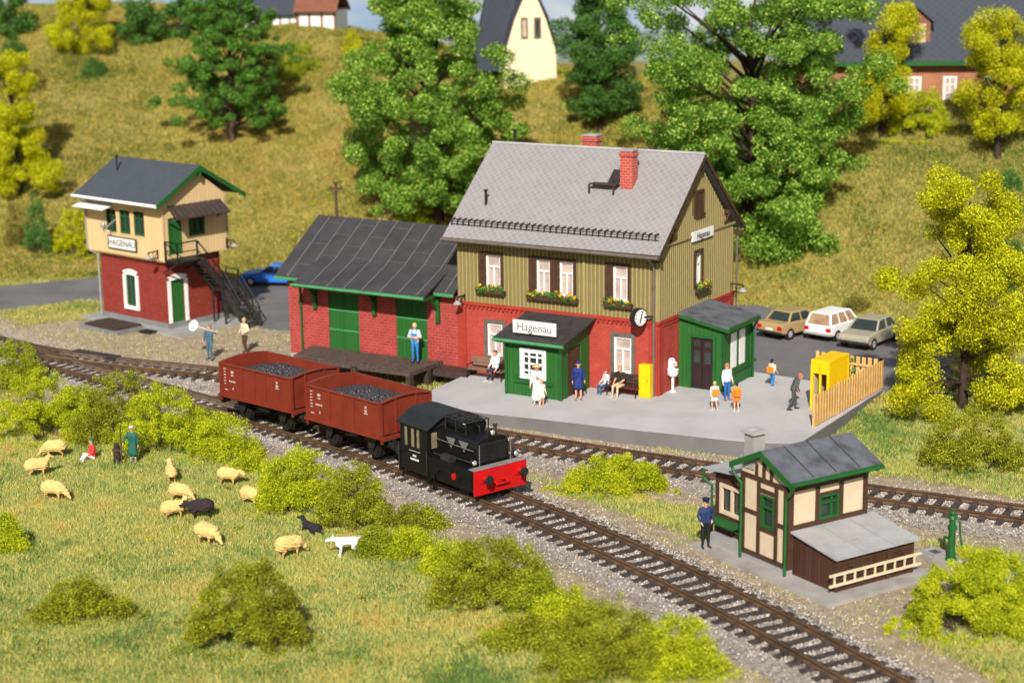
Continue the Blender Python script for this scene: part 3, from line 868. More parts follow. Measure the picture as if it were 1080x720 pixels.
# brick storey
mb = MB(); wall(mb, FR, -LW, 0, 0.3, ZC, wing); wall(mb, GB, 0.2, DW, 0.3, ZC); wall(mb, LF, 0.2, DW, 0.0, ZC); wall(mb, BK, -LW, 0, 0.3, ZC)
brk = mb.build('brick_wall', M['brick'], st)
mb = MB()
for u0, u1 in ((-LW - .0, -LW + .42), (-.42, .0)): mb.box(u0, u1, 0.003, 0.06, 0.55, ZC - .1, FR)
mb.box(0.003, .42, 0.003, .06, .55, ZC - .1, GB); mb.box(DW - .42, DW, .003, .06, .55, ZC - .1, GB)
mb.box(-LW, 0, .004, .10, ZC - .12, ZC + .02, FR); mb.box(-.1, DW + .1, .004, .10, ZC - .12, ZC + .02, GB)
u = -LW + .15
while u < -.1: mb.box(u, u + .10, .004, .075, ZC - .26, ZC - .12, FR); u += .22
u = .12
while u < DW: mb.box(u, u + .10, .004, .075, ZC - .26, ZC - .12, GB); u += .22
mb.build('brick_cornice', M['brick_red_plain'], st)
# boarded storey and gables
mb = MB(); wall(mb, FR, -LW, 0, ZC, ZT_, wins_f, 0.2, 0.02); wall(mb, GB, 0.18, DW, ZC, ZT_, ggable, 0.2, 0.02)
wall(mb, LF, 0.2, DW, ZC, ZT_, (), .2, .02); wall(mb, BK, -LW, 0, ZC, ZT_, (), .2, .02)
for a in (0.02, -LW + .18):
    mb.prism([(a, 0.0, ZT_), (a, DW, ZT_), (a, DW / 2, ZR_ - .12)], (-.2, 0, 0))
cl = mb.build('boarded_wall', M['clad'], st)
mb = MB(); FR2 = lambda u, d, z: (u, -d - .02, z); GB2 = lambda u, d, z: (d + .02, u, z)
battens(mb, FR2, -LW, 0, ZC + .02, ZT_, [(h[0] - .13, h[1] + .13, h[2] - .13, h[3] + .13) for h in wins_f])
gt = lambda u: ZT_ + (ZR_ - .15 - ZT_) * (1 - abs(u - DW / 2) / (DW / 2))
battens(mb, GB2, 0, DW, ZC + .02, gt, [(h[0] - .13, h[1] + .13, h[2] - .13, h[3] + .13) for h in ggable] + [(3.35, 4.35, 7.95, 9.05)])
mb.build('battens', M['batten'], st)
mb = MB(); mb.box(-3.60, -3.50, .02, .09, ZC, ZT_, FR); mb.box(0.1, DW, .05, .10, 7.02, 7.12, GB)
mb.box(-.09, 0.0, .02, .08, ZC, ZT_, FR); mb.box(-.06, .09, .05, .09, ZC, ZT_, GB)
mb.build('corner_trim', M['batten'], st)
for (a, b, c, d) in wins_f: window(st, FR2, a, b, c, d, M['brown'], M['white'], M['glass_lt'], .14, .09)
for (a, b, c, d) in ggable: window(st, GB2, a, b, c, d, M['brown'], M['white'], M['glass_lt'], .16, .08)
# folded shutters beside each upper window
for (a, b, c, d) in wins_f[:1] + wins_f[3:]:
    mb = MB(); mb.box(a - .36, a - .15, .03, .07, c - .05, d + .12, FR2); mb.build('shutter', M['brown'], st)
mb = MB(); mb.box(-6.32, -6.11, .03, .07, 4.5, 6.24, FR2); mb.build('shutter', M['brown'], st)
mb = MB(); mb.box(-5.11, -4.95, .03, .07, 4.5, 6.24, FR2); mb.build('shutter', M['brown'], st)
for a, b, c, d in wing:
    window(st, FR, a, b, c, d, M['grey_br'], M['white'], M['glass_lt'], .17, .09, rec=-.06)
# louvre in gable
mb = MB(); ring(mb, GB2, 3.38, 4.32, 7.98, 9.02, .1, .0, .09)
for i in range(4): mb.box(3.5 + i * .19, 3.66 + i * .19, .0, .06, 8.08, 8.92, GB2)
mb.box(3.33, 4.37, 0, .14, 7.9, 7.98, GB2); mb.build('gable_shutter', M['brown'], st)
# roof
RA, RE, RF = 0.33, 0.57, 0.57
ez = 6.86; x0, x1 = -LW - .40, RA
mb = MB()
for s in (0, 1):
    yb = -RE if s == 0 else DW + RE
    mb.prism([(x0, DW / 2, 10.62), (x1, DW / 2, 10.62), (x1, yb, ez), (x0, yb, ez)], (0, 0, -.12))
roof = mb.build('roof', M['roof_st'], st)
mb = MB()
for yb, s in ((-RE, 1), (DW + RE, -1)):
    mb.prism([(x1 + .03, DW / 2, 10.60), (x1 + .03, yb - .02 * s, ez - .02), (x1 + .03, yb - .02 * s, ez - .24), (x1 + .03, DW / 2, 10.38)], (-.07, 0, 0))
mb.box(x0, x1, -RE - .06, -RE - .0, ez - .2, ez - .02)
mb.build('bargeboard', M['brown'], roof)
mb = MB()
for bb in (1.1, DW - 1.1):
    zz = ZT_ + (ZR_ - ZT_) * bb / (DW / 2) if bb < DW / 2 else ZT_ + (ZR_ - ZT_) * (DW - bb) / (DW / 2)
    mb.box(.0, .30, bb - .08, bb + .08, zz - .15, zz + .02); mb.bar((.06, bb, zz - .65), (.30, bb, zz - .1), .09)
for bb in (-.25, DW + .25): mb.box(-.1, .30, bb - .08, bb + .08, ez - .38, ez - .2)
mb.box(.0, .28, DW / 2 - .07, DW / 2 + .07, 9.9, 10.1)
mb.build('rafter_ends', M['brown'], roof)
mb = MB(); mb.cyl((x0, -RE - .12, ez - .10), (x1, -RE - .12, ez - .13), .085, None, 10); mb.build('gutter', M['grey_br'], roof)
mb = MB(); mb.tube([(-.12, -RE - .1, ez - .2), (-.12, -.18, ez - .62), (-.14, -.15, ez - .9), (-.14, -.15, .62)], .062, 8)
for z in (5.4, 3.9, 2.4): mb.cyl((-.14, -.15, z), (-.14, -.15, z + .08), .085, None, 8)
mb.build('downpipe', M['grey_br'], st)
mb = MB(); mb.tube([(.1, DW + RE + .05, ez - .15), (.12, DW + .15, ez - .6), (.12, DW + .12, .6)], .05, 8); mb.build('downpipe', M['grey_br'], st)
# snow guard ladder along the eave
def on_roof(a, b): # front slope
    return ez + (10.62 - ez) * (b + RE) / (DW / 2 + RE)
mb = MB()
for h in (.05, .26): mb.bar((x0 + .1, -.02, on_roof(0, -.02) + h), (x1 - .3, -.02, on_roof(0, -.02) + h), .035)
a = x0 + .15
while a < x1 - .3: mb.bar((a, -.02, on_roof(0, -.02) + .0), (a, -.02, on_roof(0, -.02) + .28), .05); mb.bar((a, -.02, on_roof(0, -.02) + .27), (a + .01, .3, on_roof(0, .3) + .02), .04); a += .30
mb.build('snow_guard', M['iron'], roof)
# ridge
mb = MB(); mb.cyl((x0, DW / 2, 10.63), (x1, DW / 2, 10.63), .07, None, 8); mb.build('ridge_cap', M['roof_grey'], roof)
# chimneys (front slope and back slope)
def chimney(a, b, zb, zt, w, d):
    mb = MB(); mb.box(a - w / 2, a + w / 2, b - d / 2, b + d / 2, zb, zt); mb.box(a - w / 2 - .05, a + w / 2 + .05, b - d / 2 - .05, b + d / 2 + .05, zt - .22, zt - .08)
    c = mb.build('chimney', M['brick_chim'], roof)
    mb = MB(); ring(mb, lambda u, dd, z: (u, dd, z), a - w / 2 - .02, a + w / 2 + .02, zt + 10, zt + 10.01, .01, 0, .01) if False else None
    mb = MB(); ww = w / 2 + .03; dw_ = d / 2 + .03
    for q in ((-ww, ww, -dw_, -dw_ + .12), (-ww, ww, dw_ - .12, dw_), (-ww, -ww + .12, -dw_ + .12, dw_ - .12), (ww - .12, ww, -dw_ + .12, dw_ - .12)):
        mb.box(a + q[0], a + q[1], b + q[2], b + q[3], zt, zt + .07)
    mb.build('chimney_cap', M['concrete'], c)
CHB = 2.35
chimney(-2.62, CHB, 8.6, 10.78, .60, .50)
chimney(-6.0, 5.2, 8.9, 11.0, .72, .55)
# hatch and walkway
mb = MB(); hb = CHB + .1; hz = on_roof(0, hb)
sl_ = (10.62 - ez) / (DW / 2 + RE)
def rp(a, b, h): return (a, b, on_roof(a, b) + h)
mb.prism([rp(-3.6, CHB - .15, .0), rp(-3.08, CHB - .15, 0), rp(-3.08, CHB + .45, 0), rp(-3.6, CHB + .45, 0)], (0, 0, .14)); mb.build('roof_hatch', M['iron'], roof)
mb = MB(); mb.hexa([rp(-4.35, CHB - .55, .02), rp(-3.0, CHB - .55, .02), rp(-3.0, CHB - .25, .02), rp(-4.35, CHB - .25, .02), ] + [(p[0], p[1], on_roof(0, CHB - .4) + .26) for p in (rp(-4.35, CHB - .6, 0), rp(-3.0, CHB - .6, 0), rp(-3.0, CHB - .2, 0), rp(-4.35, CHB - .2, 0))]) if False else None
mb.box(-4.25, -2.95, CHB - .62, CHB - .2, on_roof(0, CHB - .2) + .12, on_roof(0, CHB - .2) + .18)
mb.bar((-4.3, CHB - .55, on_roof(0, CHB - .55)), (-4.3, CHB - .55, on_roof(0, CHB - .2) + .13), .07); mb.bar((-3.1, CHB - .55, on_roof(0, CHB - .55)), (-3.1, CHB - .55, on_roof(0, CHB - .2) + .13), .07)
mb.build('sweep_walkway', M['wood_dk'], roof)
def vent(a, b, h, cap):
    mb = MB(); z = on_roof(a, b) if b < DW / 2 else 10.4
    mb.cyl((a, b, z - .05), (a, b, z + h), .065, None, 8); mb.cyl((a, b, z + h), (a, b, z + h + .05), cap, None, 10); mb.build('vent_pipe', M['black_m'], roof)
vent(-9.15, 1.0, .62, .11); vent(-9.75, 4.6, .75, .16)
# plinth
mb = MB(); mb.box(-LW - .03, 0, .004, .07, .3, .75, FR) if False else None
# name sign on gable
sg = thing('station_sign', (0, 0, 0), 0, 'small white name board under the louvre of the olive gable', 'sign', 'station name boards'); sg.matrix_world = stM
mb = MB(); mb.box(3.10, 5.25, .06, .13, 6.84, 7.26, GB); mb.build('board', M['white'], sg)
text('lettering', 'Hagenau', sg, (.14, 4.18, 7.03), (pi / 2, 0, pi / 2), .38, M['ink'])
# lamps
FRm = FR
wall_lamp(stM, FR, -9.75, 4.15, 'black bracket lamp at the corner between shed roof and station'),
wall_lamp(stM, GB, 7.45, 4.25, 'black bracket lamp above the green side porch at the far corner')
# flower boxes
flower_box(FR2, -8.98, -7.50, 4.55, st, 'flower box with yellow blossoms under the single window over the shed side', 3)
flower_box(FR2, -6.35, -3.80, 4.52, st, 'long flower box spanning the double window above the porch sign', 4)
flower_box(FR2, -2.50, -1.15, 4.55, st, 'flower box with a yellow clump under the window near the drainpipe', 5)
flower_box(GB2, 3.40, 4.75, 4.72, st, 'flower box on the gable wall above the green side porch', 6)

# clock: double faced drum on an arm beside the drainpipe
ck = thing('station_clock', (0, 0, 0), 0, 'round black station clock with a white dial on the wall by the drainpipe', 'clock'); ck.matrix_world = stM
ca, cb, cz = -0.62, -.62, 4.13
cd = Vector((.92, -.30, 0)).normalized()
mb = MB(); c_ = Vector((ca, cb, cz)); mb.cyl(c_ - cd * .13, c_ + cd * .13, .40, None, 28); ckb = mb.build('clock_case', M['black_m'], ck)
for s in (-1, 1):
    mb = MB(); mb.cyl(c_ + cd * .131 * s, c_ + cd * .146 * s, .345, None, 28); dl = mb.build('clock_face', M['white'], ck)
    mb = MB(); side = Vector((-cd.y, cd.x, 0)); e = c_ + cd * .155 * s
    mb.bar(e, e + Vector((0, 0, .26)) + side * .09, .035); mb.bar(e, e + Vector((0, 0, -.2)) - side * .07, .045)
    for h in range(12):
        an = h * pi / 6; v = side * sin(an) + Vector((0, 0, cos(an))); mb.bar(e + v * .27 - cd * .004 * s, e + v * .32 - cd * .004 * s, .022)
    mb.build('clock_hands', M['ink'], dl)
mb = MB(); mb.bar((-.15, -.2, cz), (ca, cb, cz), .07); mb.build('clock_arm', M['black_m'], ck)

# ------------------------------------------------------------------ front porch (green)
pc = thing('entrance_porch', (*[ (stM @ Vector((-4.65, 0, 0)))[i] for i in (0, 1)], 0), STN[2], 'green boarded entrance porch with black felt roof on the track side of the station', 'porch')
PA0, PA1, PB = -1.38, 1.36, 2.62       # local a range, depth
PF = lambda u, d, z: (u, -PB - d, z); PR = lambda u, d, z: (PA1 + d, u, z); PL = lambda u, d, z: (PA0 - d, u, z)
mb = MB(); wall(mb, PF, PA0, PA1, .62, 3.05, [(-.62, .62, 1.42, 2.72)], .12)
wall(mb, PR, -PB + .12, -.1, .62, 3.05, [(-2.0, -.85, .62, 2.75)], .12); wall(mb, PL, -PB + .12, -.1, .62, 3.05, (), .12)
for a in (PA0 + .06, PA1 - .06): mb.prism([(a - .06, -PB, 3.05), (a - .06, -.1, 3.05), (a - .06, -.1, 3.62)], (.12, 0, 0))
mb.build('boarded_wall', M['green'], pc)
window(pc, PF, -.58, .58, 1.46, 2.68, M['white'], M['white'], M['glass_dk'], .06, .14, sash=(3, 4), rec=-.03)
mb = MB(); mb.box(-.95, .95, .0, .10, 1.2, 1.32, PF); mb.box(-.95, -.85, 0, .05, 1.32, 1.5, PF); mb.box(PA1 - .12, PA1 + .03, 0, .06, .62, 2.95, PF); mb.box(PA0 - .03, PA0 + .1, 0, .06, .62, 2.95, PF)
mb.build('trim', M['green_p'], pc)
mb = MB(); mb.box(-2.0, -.85, -.1, -.05, .62, 2.75, PR); mb.build('door', M['brown'], pc)
mb = MB(); mb.prism([(PA0 - .42, .0, 3.78), (PA1 + .32, .0, 3.78), (PA1 + .32, -PB - .34, 3.14), (PA0 - .42, -PB - .34, 3.14)], (0, 0, -.07)); mb.build('roof', M['roof_felt2'], pc)
mb = MB(); mb.box(PA0 - .40, PA1 + .30, .24, .30, 2.93, 3.08, PF); mb.cyl((PA0 - .42, -PB - .38, 3.06), (PA1 + .32, -PB - .38, 3.04), .07, None, 8); mb.build('gutter', M['green_l'], pc)
mb = MB(); mb.tube([(PA1 + .1, -PB - .36, 3.0), (PA1 + .06, -PB - .1, 2.7), (PA1 + .06, -PB - .1, .62)], .045, 6); mb.build('downpipe', M['green_p'], pc)
sg = thing('station_sign', (0, 0, 0), 0, 'long white name board with grey letters standing on the porch roof', 'sign', 'station name boards'); sg.matrix_world = pc.matrix_world if False else root_matrix(pc)
mb = MB(); mb.box(-1.02, 1.10, -.10, -.04, 3.36, 3.92, PF); mb.build('board', M['white'], sg)
for a in (-.8, .9):
    mb = MB(); mb.bar((a, -PB + .13, 3.16), (a, -PB + .13, 3.9), .05); mb.build('post', M['iron'], sg)
text('lettering', 'Hagenau', sg, (.04, -PB + .037, 3.63), (pi / 2, 0, 0), .50, pm('grey lettering', (.12, .12, .13), .6, .05))

# ------------------------------------------------------------------ side porch (green, on the gable)
sp_ = thing('side_porch', (*(stM @ Vector((0, 2.0, 0)))[:2], 0), STN[2], 'green boarded side porch with a dark double door against the brick gable', 'porch')
SF = lambda u, d, z: (u, -d, z); SR = lambda u, d, z: (2.1 + d, u, z); SD = 3.1
mb = MB()
wall(mb, SF, .02, 2.1, .6, 3.25, [(.62, 1.66, .62, 2.9)], .12)
mb.prism([(.02, 0.0, 3.25), (2.1, 0, 3.25), (.02, 0, 3.70)], (0, .12, 0))
wall(mb, SR, .12, SD, .5, 3.25, [(.85, 1.45, 1.45, 3.0), (1.75, 2.35, 1.45, 3.0)], .12)
wall(mb, lambda u, d, z: (u, SD + d, z), .02, 2.1, .5, 3.25, (), .12)
mb.build('boarded_wall', M['green'], sp_)
mb = MB()
for u0, u1 in ((.64, 1.13), (1.15, 1.64)): mb.box(u0, u1, -.09, -.03, .62, 2.88, SF)
dr = mb.build('door', pm('black brown door', (.028, .014, .016), .45, .2), sp_)
mb = MB()
for u0, u1 in ((.74, 1.03), (1.25, 1.54)):
    mb.box(u0, u1, -.03, -.012, 1.75, 2.3, SF); mb.box(u0, u1, -.03, -.012, 2.5, 2.75, SF)
mb.build('door_glass', M['glass_dk'], dr)
mb = MB(); mb.box(.5, .62, 0, .05, .6, 3.0, SF); mb.box(1.66, 1.78, 0, .05, .6, 3.0, SF); mb.box(.5, 1.78, 0, .06, 2.9, 3.02, SF); mb.box(1.98, 2.14, .0, .05, .6, 3.2, SF); mb.box(-.05, .1, 0.0, .05, .6, 3.2, SR); mb.box(.0, SD, .0, .06, 1.2, 1.3, SR)
mb.box(SD - .14, SD, 0, .05, .55, 3.2, SR)
mb.build('trim', M['green_p'], sp_)
for u0 in (.85, 1.75):
    mb = MB(); mb.box(u0, u0 + .6, -.03, .02, 1.45, 3.0, SR); mb.build('window', M['white'], sp_)
mb = MB(); mb.prism([(-.0, -.22, 3.98), (-.0, SD + .02, 3.98), (2.48, SD + .02, 3.50), (2.48, -.22, 3.50)], (0, 0, -.09)); mb.build('roof', M['roof_slate'], sp_)
mb = MB(); mb.box(2.44, 2.52, -.22, SD + .02, 3.28, 3.46); mb.prism([(0, -.24, 3.88), (2.46, -.24, 3.40), (2.46, -.24, 3.28), (0, -.24, 3.76)], (0, .05, 0)); mb.build('fascia', M['green_p'], sp_)
mb = MB(); mb.tube([(2.40, SD + .1, 3.3), (2.2, SD - .0, 2.9), (2.2, SD - .0, .55)], .05, 6); mb.build('downpipe', M['green_p'], sp_)

# ================================================================== GOODS SHED
gs = thing('goods_shed', (*(stM @ Vector((-10.1, .05, 0)))[:2], 0), STN[2], 'long brick goods shed with black felt roof and green sliding doors', 'shed')
GF = lambda u, d, z: (u, -d, z); GLW = 9.75; GD = 6.2
doors = [(-7.40, -5.62, .85, 3.62), (-3.50, -1.76, .85, 3.62)]
mb = MB(); wall(mb, GF, -GLW, -.02, 0.0, 4.05, doors, .25); wall(mb, lambda u, d, z: (-GLW - d, u, z), .25, GD, 0.0, 4.05)
wall(mb, lambda u, d, z: (u, GD + d, z), -GLW, -.02, 0, 4.05)
mb.prism([(-GLW, 0, 4.05), (-GLW, GD, 4.05), (-GLW, 3.2, 6.4)], (.25, 0, 0))
mb.build('brick_wall', M['brick_shed'], gs)
for a, b, c, d in doors:
    mb = MB(); mb.box(a, (a + b) / 2 - .01, -.12, -.06, c, d, GF); mb.box((a + b) / 2 + .01, b, -.12, -.06, c, d, GF)
    dd_ = mb.build('sliding_door', M['green'], gs)
    for z in (c + .95, c + 1.9): mb = MB(); mb.box(a, b, -.055, -.03, z - .035, z + .035, GF); mb.build('door_strap', M['green_l'], dd_)
mb = MB(); mb.box(-GLW, -.1, .0, .04, .0, .4, GF); mb.build('plinth', M['concrete'], gs)
# roof: main, with the loading canopy carried forward over the doors
ez2, rz2, rb = 4.24, 6.66, 3.2
ya = -.45
s2 = (rz2 - ez2) / (rb - ya)
def gz(b): return ez2 + s2 * (b - ya)
zc_ = 4.16; yc = -1.38; K0, K1 = -8.4, -1.0
mb = MB(); mb.prism([(-GLW - .45, rb, rz2), (.0, rb, rz2), (.0, ya, ez2), (-GLW - .45, ya, ez2)], (0, 0, -.1))
mb.prism([(-GLW - .45, rb, rz2), (.0, rb, rz2), (.0, GD + .5, gz(rb) - s2 * (GD + .5 - rb)), (-GLW - .45, GD + .5, gz(rb) - s2 * (GD + .5 - rb))], (0, 0, -.1))
mb.prism([(K0, ya + 1.2, gz(ya + 1.2) + .012), (K1, ya + 1.2, gz(ya + 1.2) + .012), (K1, yc, zc_), (K0, yc, zc_)], (0, 0, -.09))
rf = mb.build('roof', M['roof_felt'], gs)
mb = MB()
a = -GLW + .3; kk = 0
while a < -.3:
    in_c = K0 < a < K1
    p0 = (a, rb - .02, rz2 + .012)
    pm_ = (a, ya + 1.2, gz(ya + 1.2) + (.03 if in_c else .012)); pe = (a, yc + .02, zc_ + .014) if in_c else (a, ya + .02, ez2 + .014)
    mb.bar(p0, pm_, .04, .02); mb.bar(pm_, pe, .04, .02)
    for q in range(3):
        b = ya + .75 + (kk % 2) * .62 + q * 1.25
        if b < rb - .2: mb.bar((a + .03, b, gz(b) + .012), (a + .97, b, gz(b) + .012), .022, .012)
    a += 1.0; kk += 1
mb.build('felt_seams', M['seam'], rf)
mb = MB(); mb.box(-GLW - .45, K0 + .02, ya - .07, ya, ez2 - .16, ez2 - .02); mb.box(K1 - .02, 0, ya - .07, ya, ez2 - .16, ez2 - .02)
mb.box(K0 - .03, K1 + .03, yc - .07, yc, zc_ - .15, zc_ + .0); mb.cyl((K0 - .05, yc - .1, zc_ - .06), (K1 + .05, yc - .1, zc_ - .08), .06, None, 8)
mb.build('gutter', M['green_l'], rf)
for a in (-8.1, -4.65, -1.1):
    mb = MB(); mb.box(a - .09, a + .09, -.18, 0, 2.75, 4.1); mb.bar((a, -.05, 4.02), (a, yc + .1, zc_ - .16), .12); mb.bar((a, -.1, 3.3), (a, -.75, zc_ - .12), .10)
    mb.build('canopy_bracket', M['green_p'], gs)
mb = MB(); mb.tube([(K0 + .05, yc - .08, zc_ - .1), (K0 - .1, yc + .25, zc_ - .2), (-8.95, -.12, 3.75), (-8.95, -.1, .3)], .06, 8); mb.build('downpipe', M['green_p'], gs)

# loading ramp
lr = thing('loading_ramp', (*(stM @ Vector((-15.0, 0, 0)))[:2], 0), STN[2], 'dark timber loading ramp on posts along the goods shed doors', 'loading ramp')
mb = MB(); DZ = .92
for i in range(9):
    b = -.10 - i * .225
    mb.box(-3.4 + .05 * i, 3.75, b - .215, b, DZ - .07, DZ + random.uniform(-.004, .004))
mb.build('deck', M['deck'], lr)
mb = MB(); mb.box(-3.0, 3.9, -2.22, -2.10, DZ - .27, DZ - .075); mb.box(-3.3, 3.9, -.3, -.2, DZ - .27, DZ - .075)
mb.box(3.76, 4.02, -2.75, -.05, DZ - .12, DZ + .06)
mb.build('edge_beam', M['deck'], lr)
for (a, b) in ((3.9, -2.6), (3.9, -1.15), (.6, -2.2), (-2.0, -2.2), (-2.8, -2.2), (3.9, -.2)):
    mb = MB(); mb.box(a - .13, a + .13, b - .13, b + .13, 0.0, DZ - .12); mb.build('post', M['wood_dk'], lr)
mb = MB(); mb.box(4.1, 5.9, -1.0, -.08, .70, .80); mb.box(4.1, 5.9, -1.02, -.9, .5, .7); mb.build('step', M['wood_dk'], lr)

# ================================================================== SIGNAL CABIN
tw = thing('signal_cabin', (TOWER[0], TOWER[1], 0), TOWER[2], 'tall signal cabin with apricot boarded upper floor on a red brick base', 'signal cabin')
twM = root_matrix(tw)
TF = lambda u, d, z: (u, -d, z); TR = lambda u, d, z: (d, u, z)
tl, tb = 5.6, 3.6
mb = MB(); wall(mb, TF, -tl, 0, .35, 3.9, [(-3.45, -2.60, .95, 2.62)], .2); wall(mb, TR, .2, tb, .35, 3.9, [(.22, 1.12, .35, 2.62)], .2)
wall(mb, lambda u, d, z: (-tl - d, u, z), .2, tb, .35, 3.9); wall(mb, lambda u, d, z: (u, tb + d, z), -tl, 0, .35, 3.9)
mb.build('brick_wall', M['brick_tower'], tw)
mb = MB(); mb.box(-tl - .08, .06, -.08, tb + .06, -.1, .36)
mb.build('plinth', M['concrete_dk'], tw)
mb = MB(); mb.box(-6.6, 1.9, -.9, 4.1, -.1, .09); mb.build('base_slab', M['concrete'], tw)
def arch_frame(mb, fn, u0, u1, z0, z1, w, d0, d1, rise=.14, bottom=True):
    mb.box(u0 - w, u0, d0, d1, z0 - (w if bottom else 0), z1, fn); mb.box(u1, u1 + w, d0, d1, z0 - (w if bottom else 0), z1, fn)
    if bottom: mb.box(u0, u1, d0, d1, z0 - w, z0, fn)
    n = 8; ins, out = [], []
    for i in range(n + 1):
        t = i / n; u = u0 - w + (u1 - u0 + 2 * w) * t; ui = u0 + (u1 - u0) * t
        out.append((u, z1 + w * .9 + rise * sin(pi * t))); ins.append((ui, z1 - .02 + rise * .8 * sin(pi * t) * .4))
    for i in range(n):
        q = [ins[i], ins[i + 1], out[i + 1], out[i]]
        mb.hexa([fn(a, d0, b) for a, b in q] + [fn(a, d1, b) for a, b in q])
mb = MB(); arch_frame(mb, TF, -3.45, -2.60, .95, 2.62, .2, -.02, .08); w_ = mb.build('window', M['white'], tw)
mb = MB(); ring(mb, TF, -3.45, -2.6, .95, 2.62, .09, -.1, -.04); mb.box(-3.05, -3.0, -.1, -.04, 1.0, 2.6, TF); mb.build('sash', M['green_p'], w_)
mb = MB(); mb.box(-3.44, -2.61, -.14, -.11, .96, 2.66, TF); mb.build('pane', M['glass_dk'], w_)
mb = MB(); arch_frame(mb, TR, .22, 1.12, .36, 2.62, .2, -.02, .07, bottom=False); d_ = mb.build('door', M['white'], tw)
mb = MB(); mb.box(.22, 1.12, -.12, -.07, .1, 2.66, TR); mb.build('door_leaf', M['green'], d_)
# upper floor
ua0, ua1, ub0, ub1, uz0, uz1 = -6.05, .35, -.35, 4.0, 3.82, 6.75
UF = lambda u, d, z: (u, ub0 - d, z); UR = lambda u, d, z: (ua1 + d, u, z); UL = lambda u, d, z: (ua0 - d, u, z); UB = lambda u, d, z: (u, ub1 + d, z)
fw = [(-4.42, -3.48, 4.9, 6.22), (-3.26, -2.30, 4.9, 6.26), (-2.06, -1.10, 4.9, 6.30)]
rw = [(.0, .86, 4.02, 5.95), (1.42, 2.35, 4.92, 5.9)]
mb = MB(); wall(mb, UF, ua0, ua1, uz0, uz1, fw, .15); wall(mb, UR, ub0 + .15, ub1, uz0, uz1, rw, .15); wall(mb, UL, ub0 + .15, ub1, uz0, uz1, (), .15); wall(mb, UB, ua0, ua1, uz0, uz1, (), .15)
for a in (ua1, ua0 + .15): mb.prism([(a, ub0, uz1), (a, ub1, uz1), (a, (ub0 + ub1) / 2, 8.35)], (-.15, 0, 0))
u = ua0
while u < ua1 - .1: mb.prism([UF(u, .03, uz0), UF(u + .2, .03, uz0), UF(u + .1, .03, uz0 - .16)], (0, .05, 0)); u += .2
mb.build('boarded_wall', M['clad_t'], tw)
for q in ((ua1 - .03, ua1 + .05, -.4, -.30), (ua0 - .04, ua0 + .05, -.41, -.3)): mb = MB(); mb.box(*q, uz0 - .1, uz1); mb.build('corner_trim', M['cream'] if False else pm('apricot trim', (.68, .49, .25), .6, .08), tw)
for a, b, c, d in fw:
    mb = MB(); arch_frame(mb, UF, a + .02, b - .02, c, d - .1, .05, -.02, .03, .1); w_ = mb.build('window', M['clad_t'], tw)
    mb = MB(); ring(mb, UF, a, b, c, d, .10, -.10, -.03)
    mb.box((a + b) / 2 - .03, (a + b) / 2 + .03, -.1, -.035, c, d, UF); mb.box(a, b, -.1, -.04, c + .85, c + .91, UF); mb.build('sash', M['green_p'], w_)
    mb = MB(); mb.box(a, b, -.145, -.12, c, d, UF); mb.build('pane', M['glass_dk'], w_)
a, b, c, d = rw[1]
mb = MB(); ring(mb, UR, a - .06, b + .06, c - .06, d + .06, .12, -.1, .03); w_ = mb.build('window', M['green_p'], tw)
mb = MB(); mb.box((a + b) / 2 - .03, (a + b) / 2 + .03, -.1, -.02, c, d, UR); mb.box(a, b, -.1, -.03, c + .6, c + .66, UR); mb.build('sash', M['green_p'], w_)
mb = MB(); mb.box(a, b, -.145, -.12, c, d, UR); mb.build('pane', M['glass_dk'], w_)
mb = MB(); mb.box(.0, .86, -.1, -.04, 4.02, 5.95, UR); mb.box(.0, .08, -.04, .02, 4.02, 5.95, UR); mb.box(.78, .86, -.04, .02, 4.02, 5.95, UR); d_ = mb.build('door', M['green'], tw)
# roof
rc = (ub0 + ub1) / 2
ra0, ra1, rb0, rb1, rze, rzr = -6.38, .72, -.95, 4.95, 6.80, 8.55
mb = MB(); mb.prism([(ra0, (rb0 + rb1) / 2, rzr), (ra1, (rb0 + rb1) / 2, rzr), (ra1, rb0, rze), (ra0, rb0, rze)], (0, 0, -.10)); mb.prism([(ra0, (rb0 + rb1) / 2, rzr), (ra1, (rb0 + rb1) / 2, rzr), (ra1, rb1, rze), (ra0, rb1, rze)], (0, 0, -.10))
tr_ = mb.build('roof', M['roof_tw'], tw)
rm = (rb0 + rb1) / 2
mb = MB()
for yb in (rb0, rb1):
    s = 1 if yb < rm else -1
    mb.prism([(ra1 + .04, rm, rzr - .01), (ra1 + .04, yb - .02 * s, rze - .01), (ra1 + .04, yb - .02 * s, rze - .27), (ra1 + .04, rm, rzr - .27)], (-.08, 0, 0))
    for f in (.25, .95): bb = yb + (rm - yb) * f; zz = rze + (rzr - rze) * f; mb.box(ua1, ra1, bb - .07, bb + .07, zz - .3, zz - .12)
mb.bar((ra1 - .05, rm, rzr - .2), (ra1 - .05, rm, rzr - .65), .13)
mb.build('bargeboard', M['green_p'], tr_)
mb = MB(); mb.box(ra0, ra1, rb0 - .06, rb0 - .0, rze - .17, rze - .01); mb.cyl((ra0, rb0 - .1, rze - .07), (ra1, rb0 - .1, rze - .1), .07, None, 8); mb.build('gutter', M['white'], tr_)
mb = MB(); mb.tube([(ra0 + .5, rb0 - .05, rze - .12), (ua0 - .04, ub0 - .1, rze - .6), (ua0 - .04, ub0 - .1, uz0), (-tl - .05, -.12, uz0 - .35), (-tl - .05, -.12, .1)], .05, 8); mb.build('downpipe', M['concrete'], tw)
